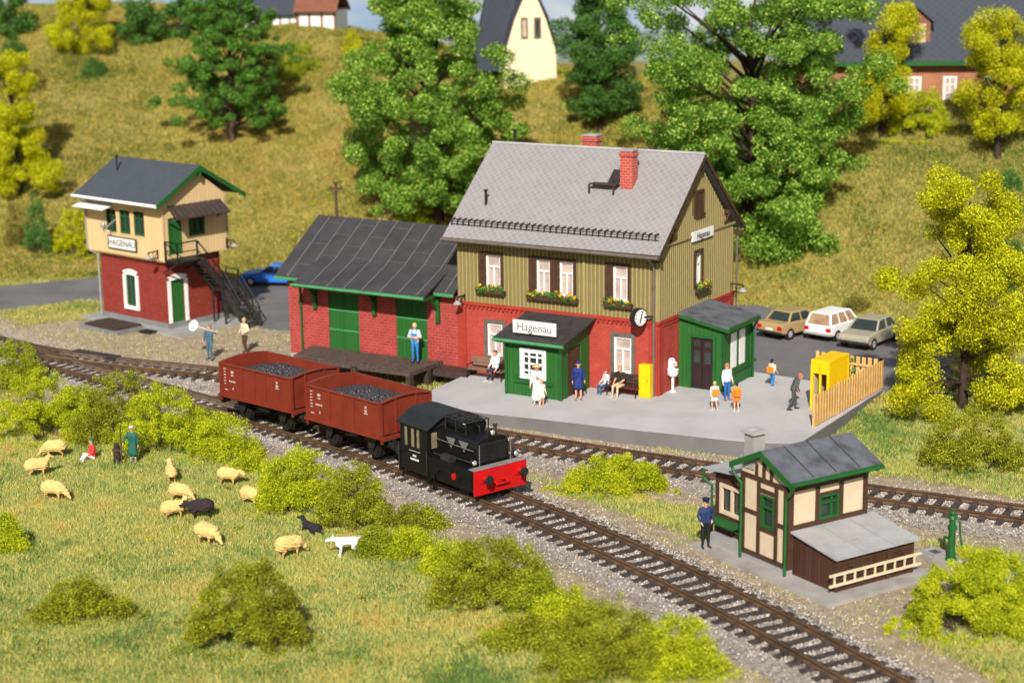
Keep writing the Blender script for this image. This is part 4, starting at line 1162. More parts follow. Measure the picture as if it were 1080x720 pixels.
mb = MB(); mb.cyl((-5.0, 1.0, 7.6), (-5.0, 1.0, 8.75), .05, None, 8); mb.cyl((-5.0, 1.0, 8.7), (-5.0, 1.0, 8.78), .1, None, 8); mb.build('stove_pipe', M['black_m'], tr_)
# side awning and front canopy board
mb = MB(); mb.prism([(ua1, .02, 6.58), (ua1, 3.55, 6.58), (ua1 + 1.0, 3.40, 6.02), (ua1 + 1.0, -.15, 6.02)], (0, 0, -.06))
aw = mb.build('awning', M['wood_dk'], tw)
mb = MB()
for b in np.arange(.0, 3.5, .36): mb.bar((ua1, b + .05, 6.60), (ua1 + 1.0, b - .1, 6.04), .05, .03)
for b in (.1, 3.3): mb.bar((ua1, b, 5.7), (ua1 + .85, b, 6.03), .07)
mb.build('awning_ribs', M['seam_dk'], aw)
mb = MB(); mb.prism([UF(-6.15, 0, 6.42), UF(-3.55, 0, 6.42), UF(-3.55, .85, 6.22), UF(-6.15, .85, 6.22)], (0, 0, -.05)); mb.build('window_canopy', M['white'], tw)
# sign, lamps, mirror
sg = thing('station_sign', (0, 0, 0), 0, 'white name board in capitals below the cabin windows', 'sign', 'station name boards'); sg.matrix_world = twM
mb = MB(); mb.box(-4.22, -1.86, .04, .10, 4.06, 4.68, UF); mb.build('board', M['white'], sg)
mb = MB(); ring(mb, UF, -4.25, -1.83, 4.03, 4.71, .05, .035, .115); mb.build('sign_frame', M['iron'], sg)
text('lettering', 'HAGENAU', sg, (-3.04, ub0 - .105, 4.36), (pi / 2, 0, 0), .48, M['ink'])
wall_lamp(twM, UF, -.15, 4.25, 'black bracket lamp at the cabin corner beside the balcony')
wall_lamp(twM, UR, 3.85, 4.35, 'black bracket lamp on the far side edge of the cabin')
mb = MB(); mb.ball(UF(-4.45, .22, 5.25), .17, 12, 8, (1, .5, 1.2)); mb.tube([UF(-4.45, .18, 5.2), UF(-4.45, 0, 4.95)], .02); mb.tube([UF(-3.75, .3, 5.0), UF(-3.95, .5, 5.05), UF(-3.65, .45, 5.3), UF(-3.6, .0, 5.6)], .03)
mb.build('signal_mirror', pm('mirror grey', (.5, .52, .52), .2, .1, metal=.5), tw)
# balcony and stairs
mb = MB(); mb.box(ua1 + .02, 1.45, -.35, 1.35, 3.74, 3.84)
for b in (-.2, .5, 1.2): mb.bar((ua1, b, 3.70), (1.42, b, 3.70), .08); mb.bar((.05, b, 3.1), (1.2, b, 3.68), .07)
mb.build('balcony', M['black_m'], tw)
def rail_path(mb, pts, h=.95, r=.04, step=.9):
    top = [(p[0], p[1], p[2] + h) for p in pts]; mid = [(p[0], p[1], p[2] + h * .5) for p in pts]
    mb.tube(top, r, 6); mb.tube(mid, r * .7, 6)
    for p, q in zip(pts[:-1], pts[1:]):
        L_ = (Vector(q) - Vector(p)).length; n = max(1, int(round(L_ / step)))
        for i in range(n + 1): c = Vector(p).lerp(Vector(q), i / n); mb.cyl(c, c + Vector((0, 0, h)), r, None, 6)
mb = MB(); rail_path(mb, [(.42, -.33, 3.84), (1.42, -.33, 3.84), (1.42, .95, 3.84)]); rail_path(mb, [(.42, -.33, 3.84), (1.42, -.33, 3.84)], .95)
rail_path(mb, [(1.48, .95, 3.84), (1.48, 2.55, 1.95), (1.48, 2.55, 1.95)]); rail_path(mb, [(.55, 3.55, 1.95), (1.5, 3.55, 1.95)]); rail_path(mb, [(1.5, 3.55, 1.95), (3.05, 3.62, .12)]); rail_path(mb, [(1.5, 2.62, 1.95), (3.05, 2.62, .12)])
mb.build('railing', M['black_m'], tw)
mb = MB()
for a in (.52, 1.45): mb.bar((a, 1.2, 3.78), (a, 2.75, 1.88), .12, .30)
for i in range(8): t = (i + .5) / 8; mb.box(.55, 1.42, 1.2 + 1.5 * t - .12, 1.2 + 1.5 * t + .12, 3.74 - 1.85 * t, 3.78 - 1.85 * t)
mb.box(.5, 1.55, 2.55, 3.6, 1.85, 1.93)
for a, b in ((.55, 3.55), (1.5, 3.55), (.55, 2.6), (1.5, 2.6)): mb.bar((a, b, .08), (a, b, 1.86), .08)
for b in (2.62, 3.58): mb.bar((1.45, b, 1.88), (3.15, b, .10), .12, .30)
for i in range(8): t = (i + .5) / 8; mb.box(1.5 + 1.55 * t - .12, 1.5 + 1.55 * t + .12, 2.65, 3.55, 1.84 - 1.7 * t, 1.88 - 1.7 * t)
mb.build('staircase', M['iron'], tw)
# hatch cover in front, small grate
hc = thing('cellar_hatch', (*(twM @ Vector((-2.65, -1.55, 0)))[:2], 0), TOWER[2], 'low concrete block with a dark brown cover beside the cabin base', 'hatch')
mb = MB(); mb.box(-1.75, 1.55, -.95, .72, -.1, .26); mb.build('concrete_base', M['concrete_dk'], hc)
mb = MB()
for i in range(7): mb.box(-1.2 + i * .39, -1.2 + i * .39 + .37, -1.0, .62, .262, .36)
mb.build('cover_boards', M['wood_dk'], hc)
gr = thing('drain_grate', (*(twM @ Vector((-.35, -1.15, 0.0)))[:2], .085), TOWER[2], 'small black drain grate in the slab in front of the cabin corner', 'drain grate')
mb = MB(); ring(mb, lambda u, d, z: (u, z, d), -.45, .45, -.3, .3, .06, 0, .05)
for i in range(6): mb.box(-.36 + i * .13, -.30 + i * .13, -.26, .26, .0, .045)
mb.build('grate_bars', M['black_m'], gr)

# ================================================================== CREW HUT
hu = thing('crossing_hut', (HUT[0], HUT[1], 0), HUT[2], 'small half timbered hut with cream panels and green barge boards near the front track', 'hut')
huM = root_matrix(hu)
HF = lambda u, d, z: (u, .2 - d, z); HR = lambda u, d, z: (-.35 + d, u, z)
mb = MB(); mb.box(-4.5, 2.30, -.42, 4.15, -.1, .13); mb.build('base_slab', M['slab'], hu)
mb = MB(); mb.box(-4.4, -.33, .22, 3.6, .13, .42); mb.build('plinth', M['concrete'], hu)
wn_f = [(-1.62, -.98, 1.42, 2.50)]; wn_r = [(1.50, 2.34, 1.72, 2.52)]
mb = MB(); wall(mb, HF, -2.60, -.35, .42, 3.1, wn_f, .12); wall(mb, HR, .32, 3.55, .3, 3.1, wn_r, .12); wall(mb, lambda u, d, z: (-2.6 - d, u, z), .32, 3.55, .3, 3.1, (), .12); wall(mb, lambda u, d, z: (u, 3.55 + d, z), -2.6, -.35, .3, 3.1, (), .12)
mb.prism([(-2.6, .2, 3.1), (-.35, .2, 3.1), (-1.48, .2, 3.78)], (0, .12, 0)); mb.prism([(-2.6, 3.43, 3.1), (-.35, 3.43, 3.1), (-1.48, 3.43, 3.78)], (0, .12, 0))
mb.build('plaster_wall', M['cream'], hu)
mb = MB(); T = .045
def beam(fn, u0, u1, z0, z1): mb.box(u0, u1, -.02, T, z0, z1, fn)
for u0, u1 in ((-2.60, -2.42), (-1.80, -1.66), (-.94, -.80), (-.50, -.35)): beam(HF, u0, u1, .42, 2.98 if u0 in (-2.6, -.5) else 3.3 if False else 2.98)
for u0, u1, z in ((-2.42, -1.80, 1.72), (-.80, -.50, 1.62), (-1.66, -.94, 1.28), (-1.66, -.94, 2.56)): beam(HF, u0, u1, z, z + .13)
beam(HF, -2.6, -.35, .34, .47); mb.box(-2.6, -.35, -.02, T + .006, 2.9, 3.04, HF)
mb.bar(HF(-1.48, T / 2, 3.04), HF(-1.48, T / 2, 3.7), .12, .07)
for s in (-1, 1): mb.bar(HF(-1.48 + s * .36, T / 2, 3.04), HF(-1.48 + s * .36, T / 2, 3.45), .1, .07)
for u0, u1 in ((.2, .42), (1.34, 1.50), (2.34, 2.50), (3.37, 3.55)): beam(HR, u0, u1, .3, 2.95)
mb.box(.2, 3.55, -.02, T + .006, 2.85, 3.05, HR); beam(HR, .42, 1.34, 1.55, 1.74); beam(HR, 1.5, 2.34, 1.55, 1.70); beam(HR, 2.5, 3.37, 1.55, 1.74); beam(HR, 1.5, 2.34, 2.54, 2.62)
mb.build('timber_frame', M['brown'], hu)
for fn, (a, b, c, d) in ((HF, wn_f[0]), (HR, wn_r[0])):
    mb = MB(); ring(mb, fn, a, b, c, d, .075, -.08, .03); w_ = mb.build('window', M['green_p'], hu)
    mb = MB(); mb.box(a, b, -.07, -.0, (c + d) / 2 + .1, (c + d) / 2 + .16, fn); (fn is HR) and mb.box((a + b) / 2 + .1, (a + b) / 2 + .16, -.07, .0, c, d, fn); mb.build('sash', M['green_p'], w_)
    mb = MB(); mb.box(a, b, -.11, -.09, c, d, fn); mb.build('pane', M['glass_dk'], w_)
# roof
mb = MB(); mb.prism([(-1.48, .0, 3.99), (-1.48, 3.85, 3.99), (.0, 3.85, 3.30), (0, 0, 3.30)], (0, 0, -.08)); mb.prism([(-1.48, .0, 3.99), (-1.48, 3.85, 3.99), (-2.96, 3.85, 3.30), (-2.96, 0, 3.30)], (0, 0, -.08))
hr = mb.build('roof', M['roof_slate'], hu)
mb = MB()
for b in (.95, 1.92, 2.9): mb.bar((-1.46, b, 4.0), (-.02, b, 3.325), .035, .02)
mb.build('roof_seams', M['seam_dk'], hr)
mb = MB()
for s in (0, 1):
    ae = 0.02 if s else -2.98
    mb.prism([(-1.48, -.03, 3.98), (ae, -.03, 3.28), (ae, -.03, 3.08), (-1.48, -.03, 3.76)], (0, .07, 0))
mb.box(-.03, .05, -.02, 3.86, 3.16, 3.27); mb.cyl((.08, 0, 3.2), (.08, 3.86, 3.18), .055, None, 8)
for b in np.arange(.3, 3.7, .42): mb.box(-.35, .0, b - .04, b + .04, 3.06, 3.16)
mb.build('bargeboard', M['green_p'], hr)
mb = MB(); mb.tube([(.08, .06, 3.15), (-.12, .05, 2.85), (-.30, .08, 2.65), (-.30, .08, .14)], .05, 8); mb.build('downpipe', M['green_p'], hu)
mb = MB(); mb.tube([(-2.98, .02, 3.2), (-2.72, .05, 2.85), (-2.50, .10, 2.65), (-2.50, .08, .14)], .05, 8); mb.build('downpipe', M['green_p'], hu)
mb = MB(); mb.box(-2.45, -1.98, .15, .62, 3.2, 4.36); ch = mb.build('chimney', M['concrete'], hr)
mb = MB()
for q in ((-2.54, -1.89, .06, .2), (-2.54, -1.89, .57, .71), (-2.54, -2.38, .2, .57), (-2.05, -1.89, .2, .57)): mb.box(*q, 4.36, 4.45)
mb.build('chimney_cap', M['roof_grey'], ch)
# booth annex with sales window
AF = lambda u, d, z: (u, .6 - d, z)
mb = MB(); wall(mb, AF, -4.45, -2.62, .42, 2.55, [(-4.10, -3.05, 1.2, 2.08)], .12); wall(mb, lambda u, d, z: (-4.45 - d, u, z), .72, 2.9, .42, 2.55, (), .12); wall(mb, lambda u, d, z: (u, 2.9 + d, z), -4.45, -2.62, .42, 2.55, (), .12)
mb.build('annex_wall', M['brown2'], hu)
mb = MB(); ring(mb, AF, -4.18, -2.97, 1.12, 2.16, .12, -.05, .05); mb.box(-3.62, -3.52, -.05, .03, 1.2, 2.1, AF); w_ = mb.build('window', M['cream'], hu)
mb = MB(); mb.box(-4.1, -3.05, -.1, -.08, 1.2, 2.08, AF); mb.build('pane', M['glass_dk'], w_)
mb = MB(); mb.prism([AF(-4.35, 0, .95), AF(-3.05, 0, .95), AF(-3.05, .42, .90), AF(-4.35, .42, .90)], (0, 0, -.07)); mb.bar(AF(-4.2, 0, .6), AF(-4.2, .35, .86), .05); mb.bar(AF(-3.2, 0, .6), AF(-3.2, .35, .86), .05); mb.build('counter', M['green_p'], hu)
mb = MB(); mb.prism([(-4.72, .3, 2.62), (-2.62, .3, 2.82), (-2.62, 3.1, 2.82), (-4.72, 3.1, 2.62)], (0, 0, -.07)); mb.build('annex_roof', M['roof_grey'], hu)
mb = MB(); mb.tube([(-4.74, .34, 2.58), (-4.78, .36, 2.2), (-4.52, .5, 2.0), (-4.52, .52, .14)], .045, 8); mb.build('downpipe', M['green_p'], hu)
# lean-to store
mb = MB(); z1l, z2l = 1.55, 1.27
for b0, b1 in ((.42, .52), (3.60, 3.70)): mb.hexa([(-.34, b0, .13), (1.66, b0, .13), (1.66, b1, .13), (-.34, b1, .13), (-.34, b0, z1l - .05), (1.66, b0, z2l - .05), (1.66, b1, z2l - .05), (-.34, b1, z1l - .05)])
mb.box(1.56, 1.66, .52, 3.60, .13, z2l - .03)
mb.build('lean_to_wall', M['brown2'], hu)
mb = MB()
for b in (.48, 1.5, 2.6, 3.64): mb.box(1.66, 1.70, b - .05, b + .05, .14, z2l - .06)
mb.box(1.66, 1.69, .42, 3.7, .98, 1.08); mb.box(1.66, 1.70, .43, 3.69, .5, .56)
for b in (1.0, 2.05, 3.1): mb.box(1.66, 1.74, b - .1, b + .1, .88, .95)
mb.build('lean_to_frame', M['brown'], hu)
mb = MB(); mb.prism([(-.34, .30, z1l + .03), (1.82, .30, z2l), (1.82, 3.84, z2l), (-.34, 3.84, z1l + .03)], (0, 0, -.06)); lr_ = mb.build('lean_to_roof', M['roof_grey'], hu)
mb = MB()
for b in (1.5, 2.7): mb.bar((-.3, b, z1l + .035), (1.80, b, z2l + .01), .025, .012)
mb.bar((1.0, 1.3, 1.40), (1.02, 1.9, 1.405), .03, .02)
mb.build('sheet_seams', M['seam'] if False else M['concrete'], lr_)
# ladder hung on the lean-to
ld = thing('ladder', (0, 0, 0), 0, 'pale wooden ladder hung lengthwise on the brown lean-to', 'ladder'); ld.matrix_world = huM
for i, z in enumerate((.40, .74)):
    mb = MB(); mb.bar((1.76, .10, z), (1.76, 3.95, z), .06, .075); mb.build('side_rail', M['ladder'], ld)
for i in range(9):
    b = .3 + i * .42
    mb = MB(); mb.bar((1.76, b, .41), (1.76, b, .73), .05); mb.build('rung', M['ladder'], ld)

# hand pump
hp = thing('hand_pump', (14.08, 55.17, 0), HUT[2], 'green cast iron hand pump beside the small grey trough', 'water pump')
mb = MB(); mb.box(-1.15, .45, -.42, .42, -.05, .16); mb.build('base_slab', M['slab'], hp)
mb = MB(); mb.cyl((0, 0, .16), (0, 0, .26), .2, .16, 12); mb.cyl((0, 0, .26), (0, 0, 1.55), .125, .10, 12); mb.cyl((0, 0, 1.2), (0, 0, 1.3), .15, None, 12); mb.cyl((0, 0, 1.55), (0, 0, 1.65), .16, .12, 12); mb.ball((0, 0, 1.72), .1); mb.cyl((0, 0, 1.72), (0, 0, 1.86), .04, .02)
hpb = mb.build('pump_body', M['green_p'], hp)
mb = MB(); mb.tube([(-.08, 0, .85), (-.3, 0, .85), (-.34, 0, .72)], .045, 8); mb.build('spout', M['green_p'], hp)
mb = MB(); mb.tube([(.0, 0, 1.62), (.14, .02, 1.66), (.26, .05, 1.5), (.27, .08, 1.1), (.33, .1, .75), (.42, .1, .62)], .035, 8); mb.build('pump_handle', M['green_p'], hp)
wt = thing('water_trough', (*(Matrix.Translation((14.08, 55.17, 0)) @ Matrix.Rotation(HUT[2], 4, 'Z') @ Vector((-.72, 0, 0)))[:2], .16), HUT[2], 'small square grey trough with dark inside next to the pump', 'trough')
mb = MB()
for q in ((-.32, .32, -.3, -.22), (-.32, .32, .22, .3), (-.32, -.24, -.22, .22), (.24, .32, -.22, .22)): mb.box(*q, 0, .10)
mb.build('rim', M['concrete'], wt); mb = MB(); mb.box(-.24, .24, -.22, .22, 0, .03); mb.build('water', M['glass_dk'], wt)

# ================================================================== HOUSES ON THE RIDGE
def house_at(name, px, py, dist, yaw, label):
    x, y, z = at(px, py)
    return thing(name, (x, y, 0), yaw, label, 'house'), x, y, z

# cream gambrel house (peak hidden above the frame)
h, hx, hy, hz_ = house_at('gambrel_house', 560, 88, 127.5, radians(6), 'cream gabled house with steep slate mansard roof on the hilltop')
h.location.z = hz_ - .3; h.scale = (.76, .9, 1.05)
W2 = 2.35
pts = [(-W2, 0), (W2, 0), (W2 * .96, 2.3), (W2 * .60, 4.3), (.0, 6.7), (-W2 * .60, 4.3), (-W2 * .96, 2.3)]
mb = MB(); mb.prism([(a, 0, z) for a, z in pts], (0, 7, 0)); mb.build('wall', M['house_cream'], h)
mb = MB()
rp_ = [(W2 * 1.04, 2.1), (W2 * .65, 4.40), (0, 6.85), (-W2 * .65, 4.40), (-W2 * 1.04, 2.1)]
for (a, z), (b, zz) in zip(rp_[:-1], rp_[1:]):
    mb.hexa([(a, -.25, z), (b, -.25, zz), (b, 7.2, zz), (a, 7.2, z), (a * 1.03, -.25, z + .14), (b * 1.03, -.25, zz + .14), (b * 1.03, 7.2, zz + .14), (a * 1.03, 7.2, z + .14)])
mb.build('roof', M['roof_hs'], h)
for a in (-.55, .62): window(h, lambda u, d, z: (u, -d, z), a - .2, a + .22, 3.2, 4.35, M['grey_br'], M['grey_br'], M['glass_dk'], .1, .04, sash=None, rec=.01)
# its second wing: slate slope towards the left
mb = MB(); mb.prism([(-W2 - .1, .8, 1.0), (-W2 - 2.6, 2.5, 1.0), (-W2 - 1.2, 3.2, 5.8), (-.8, 1.2, 6.3)], (.2, 3.2, 0)); mb.build('slate_wing', M['roof_hs'], h)

# orange brick house with dormer, right
h, hx, hy, hz_ = house_at('brick_house', 985, 106, 121, radians(-4), 'orange brick house with slate roof and a small dormer on the hilltop')
h.location.z = hz_ - 2.0
HWF = lambda u, d, z: (u, -d, z)
mb = MB(); mb.box(-8.5, 7.0, 0, 8, 0, 4.3); mb.prism([(7.0, 0, 4.3), (7.0, 8, 4.3), (7.0, 4, 9.6)], (-.3, 0, 0)); mb.build('wall', M['orange_brick'], h)
mb = MB(); mb.prism([(-8.8, 4, 10.1), (6.9, 4, 10.1), (6.9, -.5, 4.35), (-8.8, -.5, 4.35)], (0, 0, -.15)); mb.prism([(-8.8, 4, 10.1), (6.9, 4, 10.1), (6.9, 8.5, 4.35), (-8.8, 8.5, 4.35)], (0, 0, -.15)); rf = mb.build('roof', M['roof_hs'], h)
mb = MB(); mb.box(-8.8, 6.9, -.66, -.5, 4.08, 4.32); mb.build('gutter', M['green_p'], h)
for u in (-3.6, -1.2, .9, 3.2, 5.4): window(h, HWF, u - .4, u + .4, 1.9, 3.4, M['orange_brick'], M['white'], M['glass_lt'], .18, .12, sash=(2, 3), rec=.02)
dx = -1.1
mb = MB(); mb.box(dx - .8, dx + .8, .35, 2.6, 4.9, 6.7); mb.prism([(dx - .8, .35, 6.7), (dx + .8, .35, 6.7), (dx, .35, 7.3)], (0, 2.4, 0)); dm = mb.build('dormer', pm('dormer brown', (.22, .09, .06), .7, .2), h)
mb = MB(); mb.prism([(dx, .1, 7.5), (dx + 1.05, .1, 6.6), (dx + 1.05, 3, 6.6), (dx, 3, 7.5)], (0, 0, -.1)); mb.prism([(dx, .1, 7.5), (dx - 1.05, .1, 6.6), (dx - 1.05, 3, 6.6), (dx, 3, 7.5)], (0, 0, -.1)); mb.build('dormer_roof', M['roof_hs'], dm)
for s in (-.32, .32):
    mb = MB(); mb.box(dx + s - .2, dx + s + .2, .30, .36, 5.4, 6.5); mb.build('dormer_window', M['cream'], dm)
# dark slate house left behind the ridge and its brown roofed neighbour
h, hx, hy, hz_ = house_at('slate_house', 290, 27, 142.5, radians(3), 'long white half timbered house with dark slate roof behind the ridge')
h.location.z = hz_ - 1.3
mb = MB(); mb.box(-3.2, 2.2, 0, 5, 0, 2.2); mb.build('wall', M['white'], h)
mb = MB()
for u in np.arange(-3.2, 2.3, .72): mb.box(u - .06, u + .06, .0, .06, 0, 2.2, HWF)
mb.box(-3.2, 2.2, 0, .065, 1.95, 2.15, HWF); mb.build('timber_frame', M['brown'], h)
mb = MB(); mb.prism([(-3.4, 2.5, 4.6), (2.3, 2.5, 4.6), (2.3, -.4, 2.15), (-3.4, -.4, 2.15)], (0, 0, -.12)); mb.prism([(-3.4, 2.5, 4.6), (2.3, 2.5, 4.6), (2.3, 5.4, 2.15), (-3.4, 5.4, 2.15)], (0, 0, -.12)); mb.build('roof', M['roof_hs'], h)
h, hx, hy, hz_ = house_at('timbered_house', 335, 29, 141.5, radians(-8), 'small white timbered house with red brown roof next to the slate roofed one')
h.location.z = hz_ - 1.3
mb = MB(); mb.box(-1.55, 1.4, 0, 4, 0, 2.5); mb.build('wall', M['white'], h)
mb = MB()
for u in (-1.5, -.62, .35, 1.36): mb.box(u - .09, u + .09, 0, .06, 0, 2.5, HWF)
mb.box(-1.55, 1.4, 0, .065, 2.3, 2.5, HWF); mb.build('timber_frame', M['roof_br'], h)
mb = MB(); mb.prism([(-1.8, 2, 4.4), (1.5, 2, 4.4), (1.6, -.4, 2.5), (-1.8, -.4, 2.5)], (0, 0, -.12)); mb.prism([(-1.8, 2, 4.4), (1.5, 2, 4.4), (1.6, 4.4, 2.5), (-1.8, 4.4, 2.5)], (0, 0, -.12)); mb.build('roof', M['roof_br'], h)

# ================================================================== ROLLING STOCK
def wheelset(root, a, r=.42, z=.45):
    mb = MB()
    for s in (-1, 1): mb.cyl((a, s * .70, z + r), (a, s * .82, z + r), r, None, 20); mb.cyl((a, s * .66, z + r), (a, s * .71, z + r), r + .04, None, 20)
    mb.cyl((a, -.95, z + r), (a, .95, z + r), .075, None, 8)
    mb.build('wheelset', M['wheel'], root)

def buffers(root, a, dirn, mat, z=1.12, hook=True):
    for s in (-1, 1):
        mb = MB(); mb.cyl((a, s * .86, z), (a + .30 * dirn, s * .86, z), .10, .085, 12); mb.cyl((a + .30 * dirn, s * .86, z), (a + .38 * dirn, s * .86, z), .20, None, 16)
        mb.build('buffer', mat, root)
    if hook:
        mb = MB(); mb.tube([(a, 0, z - .02), (a + .25 * dirn, 0, z - .02), (a + .30 * dirn, 0, z + .08)], .04, 6); mb.tube([(a + .05 * dirn, .03, z - .06), (a + .12 * dirn, .03, z - .36), (a + .2 * dirn, .03, z - .1)], .03, 6); mb.build('coupling', M['iron'], root)

def wagon(x, y, yaw, L, W, zb, zt, label, seed):
    root = thing('coal_wagon', (x, y, 0), yaw, label, 'coal wagon', 'coal wagons behind the engine')
    hl, hw = L / 2, W / 2
    sides = MB(); t = .06
    for s in (-1, 1): sides.box(-hl, hl, s * hw - (t if s > 0 else 0), s * hw + (0 if s > 0 else t), zb, zt)
    body = sides.build('body', M['wagon'], root)
    n = 12
    for s in (-1, 1):
        mb = MB()
        arc = [(s * hl, -hw + W * i / n, zt + .02 + .13 * sin(pi * i / n)) for i in range(n + 1)]
        mb.prism([(s * hl, -hw, zb)] + [arc[0]] + arc[1:-1] + [arc[-1]] + [(s * hl, hw, zb)], (-s * .07, 0, 0))
        mb.build('end_board', M['wagon'], root)
    mb = MB()
    for s in (-1, 1):   # side ribs, capping, door hardware
        y_ = s * hw; o0, o1 = (y_ - .0, y_ + .045) if s > 0 else (y_ - .045, y_)
        for a, w in ((-hl + .03, .07), (-hl * .36, .055), (-.02, .04), (hl * .30, .055), (hl - .03, .07)): mb.box(a - w, a + w, o0, o1, zb, zt)
        mb.box(-hl - .02, hl + .02, y_ - .055, y_ + .055, zt, zt + .05)
        mb.box(-hl, hl, o0 - .02 * (s < 0), o1 + .02 * (s > 0), zb - .14, zb + .02)
    for s in (-1, 1):
        xo = s * hl
        for b in (-hw * .4, hw * .4): mb.box(min(xo, xo + s * .06), max(xo, xo + s * .06), b - .045, b + .045, zb, zt + .1)
        for b in (-hw + .04, hw - .04): mb.box(min(xo, xo + s * .08), max(xo, xo + s * .08), b - .05, b + .05, zb - .32, zt)
        for i in range(n):
            p = (xo + s * .02, -hw + W * i / n, zt + .04 + .13 * sin(pi * i / n)); q = (xo + s * .02, -hw + W * (i + 1) / n, zt + .04 + .13 * sin(pi * (i + 1) / n)); mb.bar(p, q, .13, .055)
        mb.box(min(xo, xo + s * .22), max(xo, xo + s * .22), -hw, hw, zb - .16, zb - .05)
    mb.build('ribs', M['wagon'], body)
    mb = MB(); mb.box(-hl + .07, hl - .07, -hw + .06, hw - .06, zb, zb + .08); mb.build('floor', M['wagon_in'], root)
    mb = MB(); mb.box(-hl + .1, hl - .1, -.85, -.72, zb - .26, zb - .02); mb.box(-hl + .1, hl - .1, .72, .85, zb - .26, zb - .02)
    for a in (-hl * .58, hl * .58):
        for s in (-1, 1): mb.prism([(a - .38, s * .93, zb - .1), (a + .38, s * .93, zb - .1), (a + .12, s * .93, zb - .72), (a - .12, s * .93, zb - .72)], (0, s * .04, 0)); mb.box(a - .55, a + .55, s * .88 - .03, s * .88 + .03, zb - .2, zb - .12)
    mb.cyl((-.5, 0, zb - .4), (.5, 0, zb - .4), .16, None, 10); mb.bar((-.9, -.8, zb - .5), (.7, -.8, zb - .3), .05)
    mb.build('underframe', M['black_m'], root)
    for a in (-hl * .58, hl * .58): wheelset(root, a, .40)
    buffers(root, hl + .04, 1, M['black_m'], 1.18); buffers(root, -hl - .04, -1, M['black_m'], 1.18)
    # lettering: small white lines like the stencilled data panels
    mb = MB(); R_ = random.Random(seed)
    yy = -hw - .004
    def mark(a, z, w, h): mb.box(a - w / 2, a + w / 2, yy - .006, yy + .001, z - h / 2, z + h / 2)
    H_ = zt - zb
    for i in range(6): mark(-hl + .30, zt - .17 - i * .125, .14 - .03 * (i % 2), .045)
    mark(-hl + .78, zt - .26, .17, .10); mark(-hl + .78, zt - .40, .15, .06)
    for i in range(4): mark(-hl + .60 + i * .11, zt - .66, .075, .075)
    mark(-hl + .35, zb + .20, .2, .04); mark(-hl + .80, zb + .28, .06, .09)
    mark(hl - .82, zt - .26, .10, .10); mark(hl - .82, zt - .40, .15, .08); mark(hl - .82, zt - .50, .2, .05)
    mark(hl - .10, zb + .42, .07, .09); mark(-hl + .05, zb + .55, .05, .08)
    mb.build('stencilled_marks', M['stencil'], body)
    # coal heap
    rng = np.random.default_rng(seed); n = 1300
    cx, cy = rng.uniform(-hl + .12, hl - .12, n), rng.uniform(-hw + .12, hw - .12, n)
    e = np.clip(1 - (cx / hl) ** 2, 0, 1) ** .6 * np.clip(1 - (cy / hw) ** 2, 0, 1) ** .5
    zz = zt - .58 + .40 * e * (.75 + .5 * fbm(cx + seed, cy, .7, seed)); r = rng.uniform(.05, .15, n)
    base = np.array([(1, 0, 0), (-1, 0, 0), (0, 1, 0), (0, -1, 0), (0, 0, 1), (0, 0, -1)], float)
    V = base[None] * (r[:, None, None] * rng.uniform(.6, 1.3, (n, 6, 1)))
    an = rng.uniform(0, 6.28, n); x_ = V[..., 0] * np.cos(an)[:, None] - V[..., 1] * np.sin(an)[:, None]; y_ = V[..., 0] * np.sin(an)[:, None] + V[..., 1] * np.cos(an)[:, None]
    V = np.stack([x_ + cx[:, None], y_ + cy[:, None], V[..., 2] + zz[:, None]], -1).reshape(-1, 3)
    F = np.array([(0, 2, 4), (2, 1, 4), (1, 3, 4), (3, 0, 4), (2, 0, 5), (1, 2, 5), (3, 1, 5), (0, 3, 5)]); F = (F[None] + (np.arange(n) * 6)[:, None, None]).reshape(-1, 3)
    # bedding surface under the lumps
    gx_, gy_ = np.meshgrid(np.linspace(-hl + .07, hl - .07, 30), np.linspace(-hw + .07, hw - .07, 18))
    e = np.clip(1 - (gx_ / hl) ** 2, 0, 1) ** .6 * np.clip(1 - (gy_ / hw) ** 2, 0, 1) ** .5
    gz_ = zt - .62 + .38 * e
    o = len(V); ii = np.arange(30 * 18).reshape(18, 30)
    gf_ = np.concatenate([np.c_[ii[:-1, :-1].ravel(), ii[:-1, 1:].ravel(), ii[1:, 1:].ravel()], np.c_[ii[:-1, :-1].ravel(), ii[1:, 1:].ravel(), ii[1:, :-1].ravel()]]) + o
    ht = npmesh('coal', np.vstack([V, np.c_[gx_.ravel(), gy_.ravel(), gz_.ravel()]]), np.vstack([F, gf_]), M['coal'])
    ht.location = (x, y, 0); ht.rotation_euler = (0, 0, yaw)
    return root, ht

def along(x, y, yaw, a, b): return (x + a * cos(yaw) - b * sin(yaw), y + a * sin(yaw) + b * cos(yaw))
WL, WW = 4.43, 2.58
yw1 = -.741; c1 = along(-8.89, 69.93, yw1, -WL / 2, WW / 2)
w1, h1 = wagon(c1[0], c1[1], yw1, WL, WW, 1.56, 2.80, 'rearmost oxide red coal wagon of the train nearest the signal cabin', 1)
tag(h1, 'heap of dark coal lumps in the rearmost wagon', 'coal heap', 'coal loads', 'stuff')
p2 = bp(400.2, 426.6, 2.80); yw2 = radians(-45.5); c2 = along(p2[0], p2[1], yw2, -WL / 2, WW / 2)
w2, h2 = wagon(c2[0], c2[1], yw2, WL, WW, 1.56, 2.80, 'oxide red coal wagon coupled directly behind the black engine', 5)
tag(h2, 'heap of dark coal lumps in the wagon behind the engine', 'coal heap', 'coal loads', 'stuff')

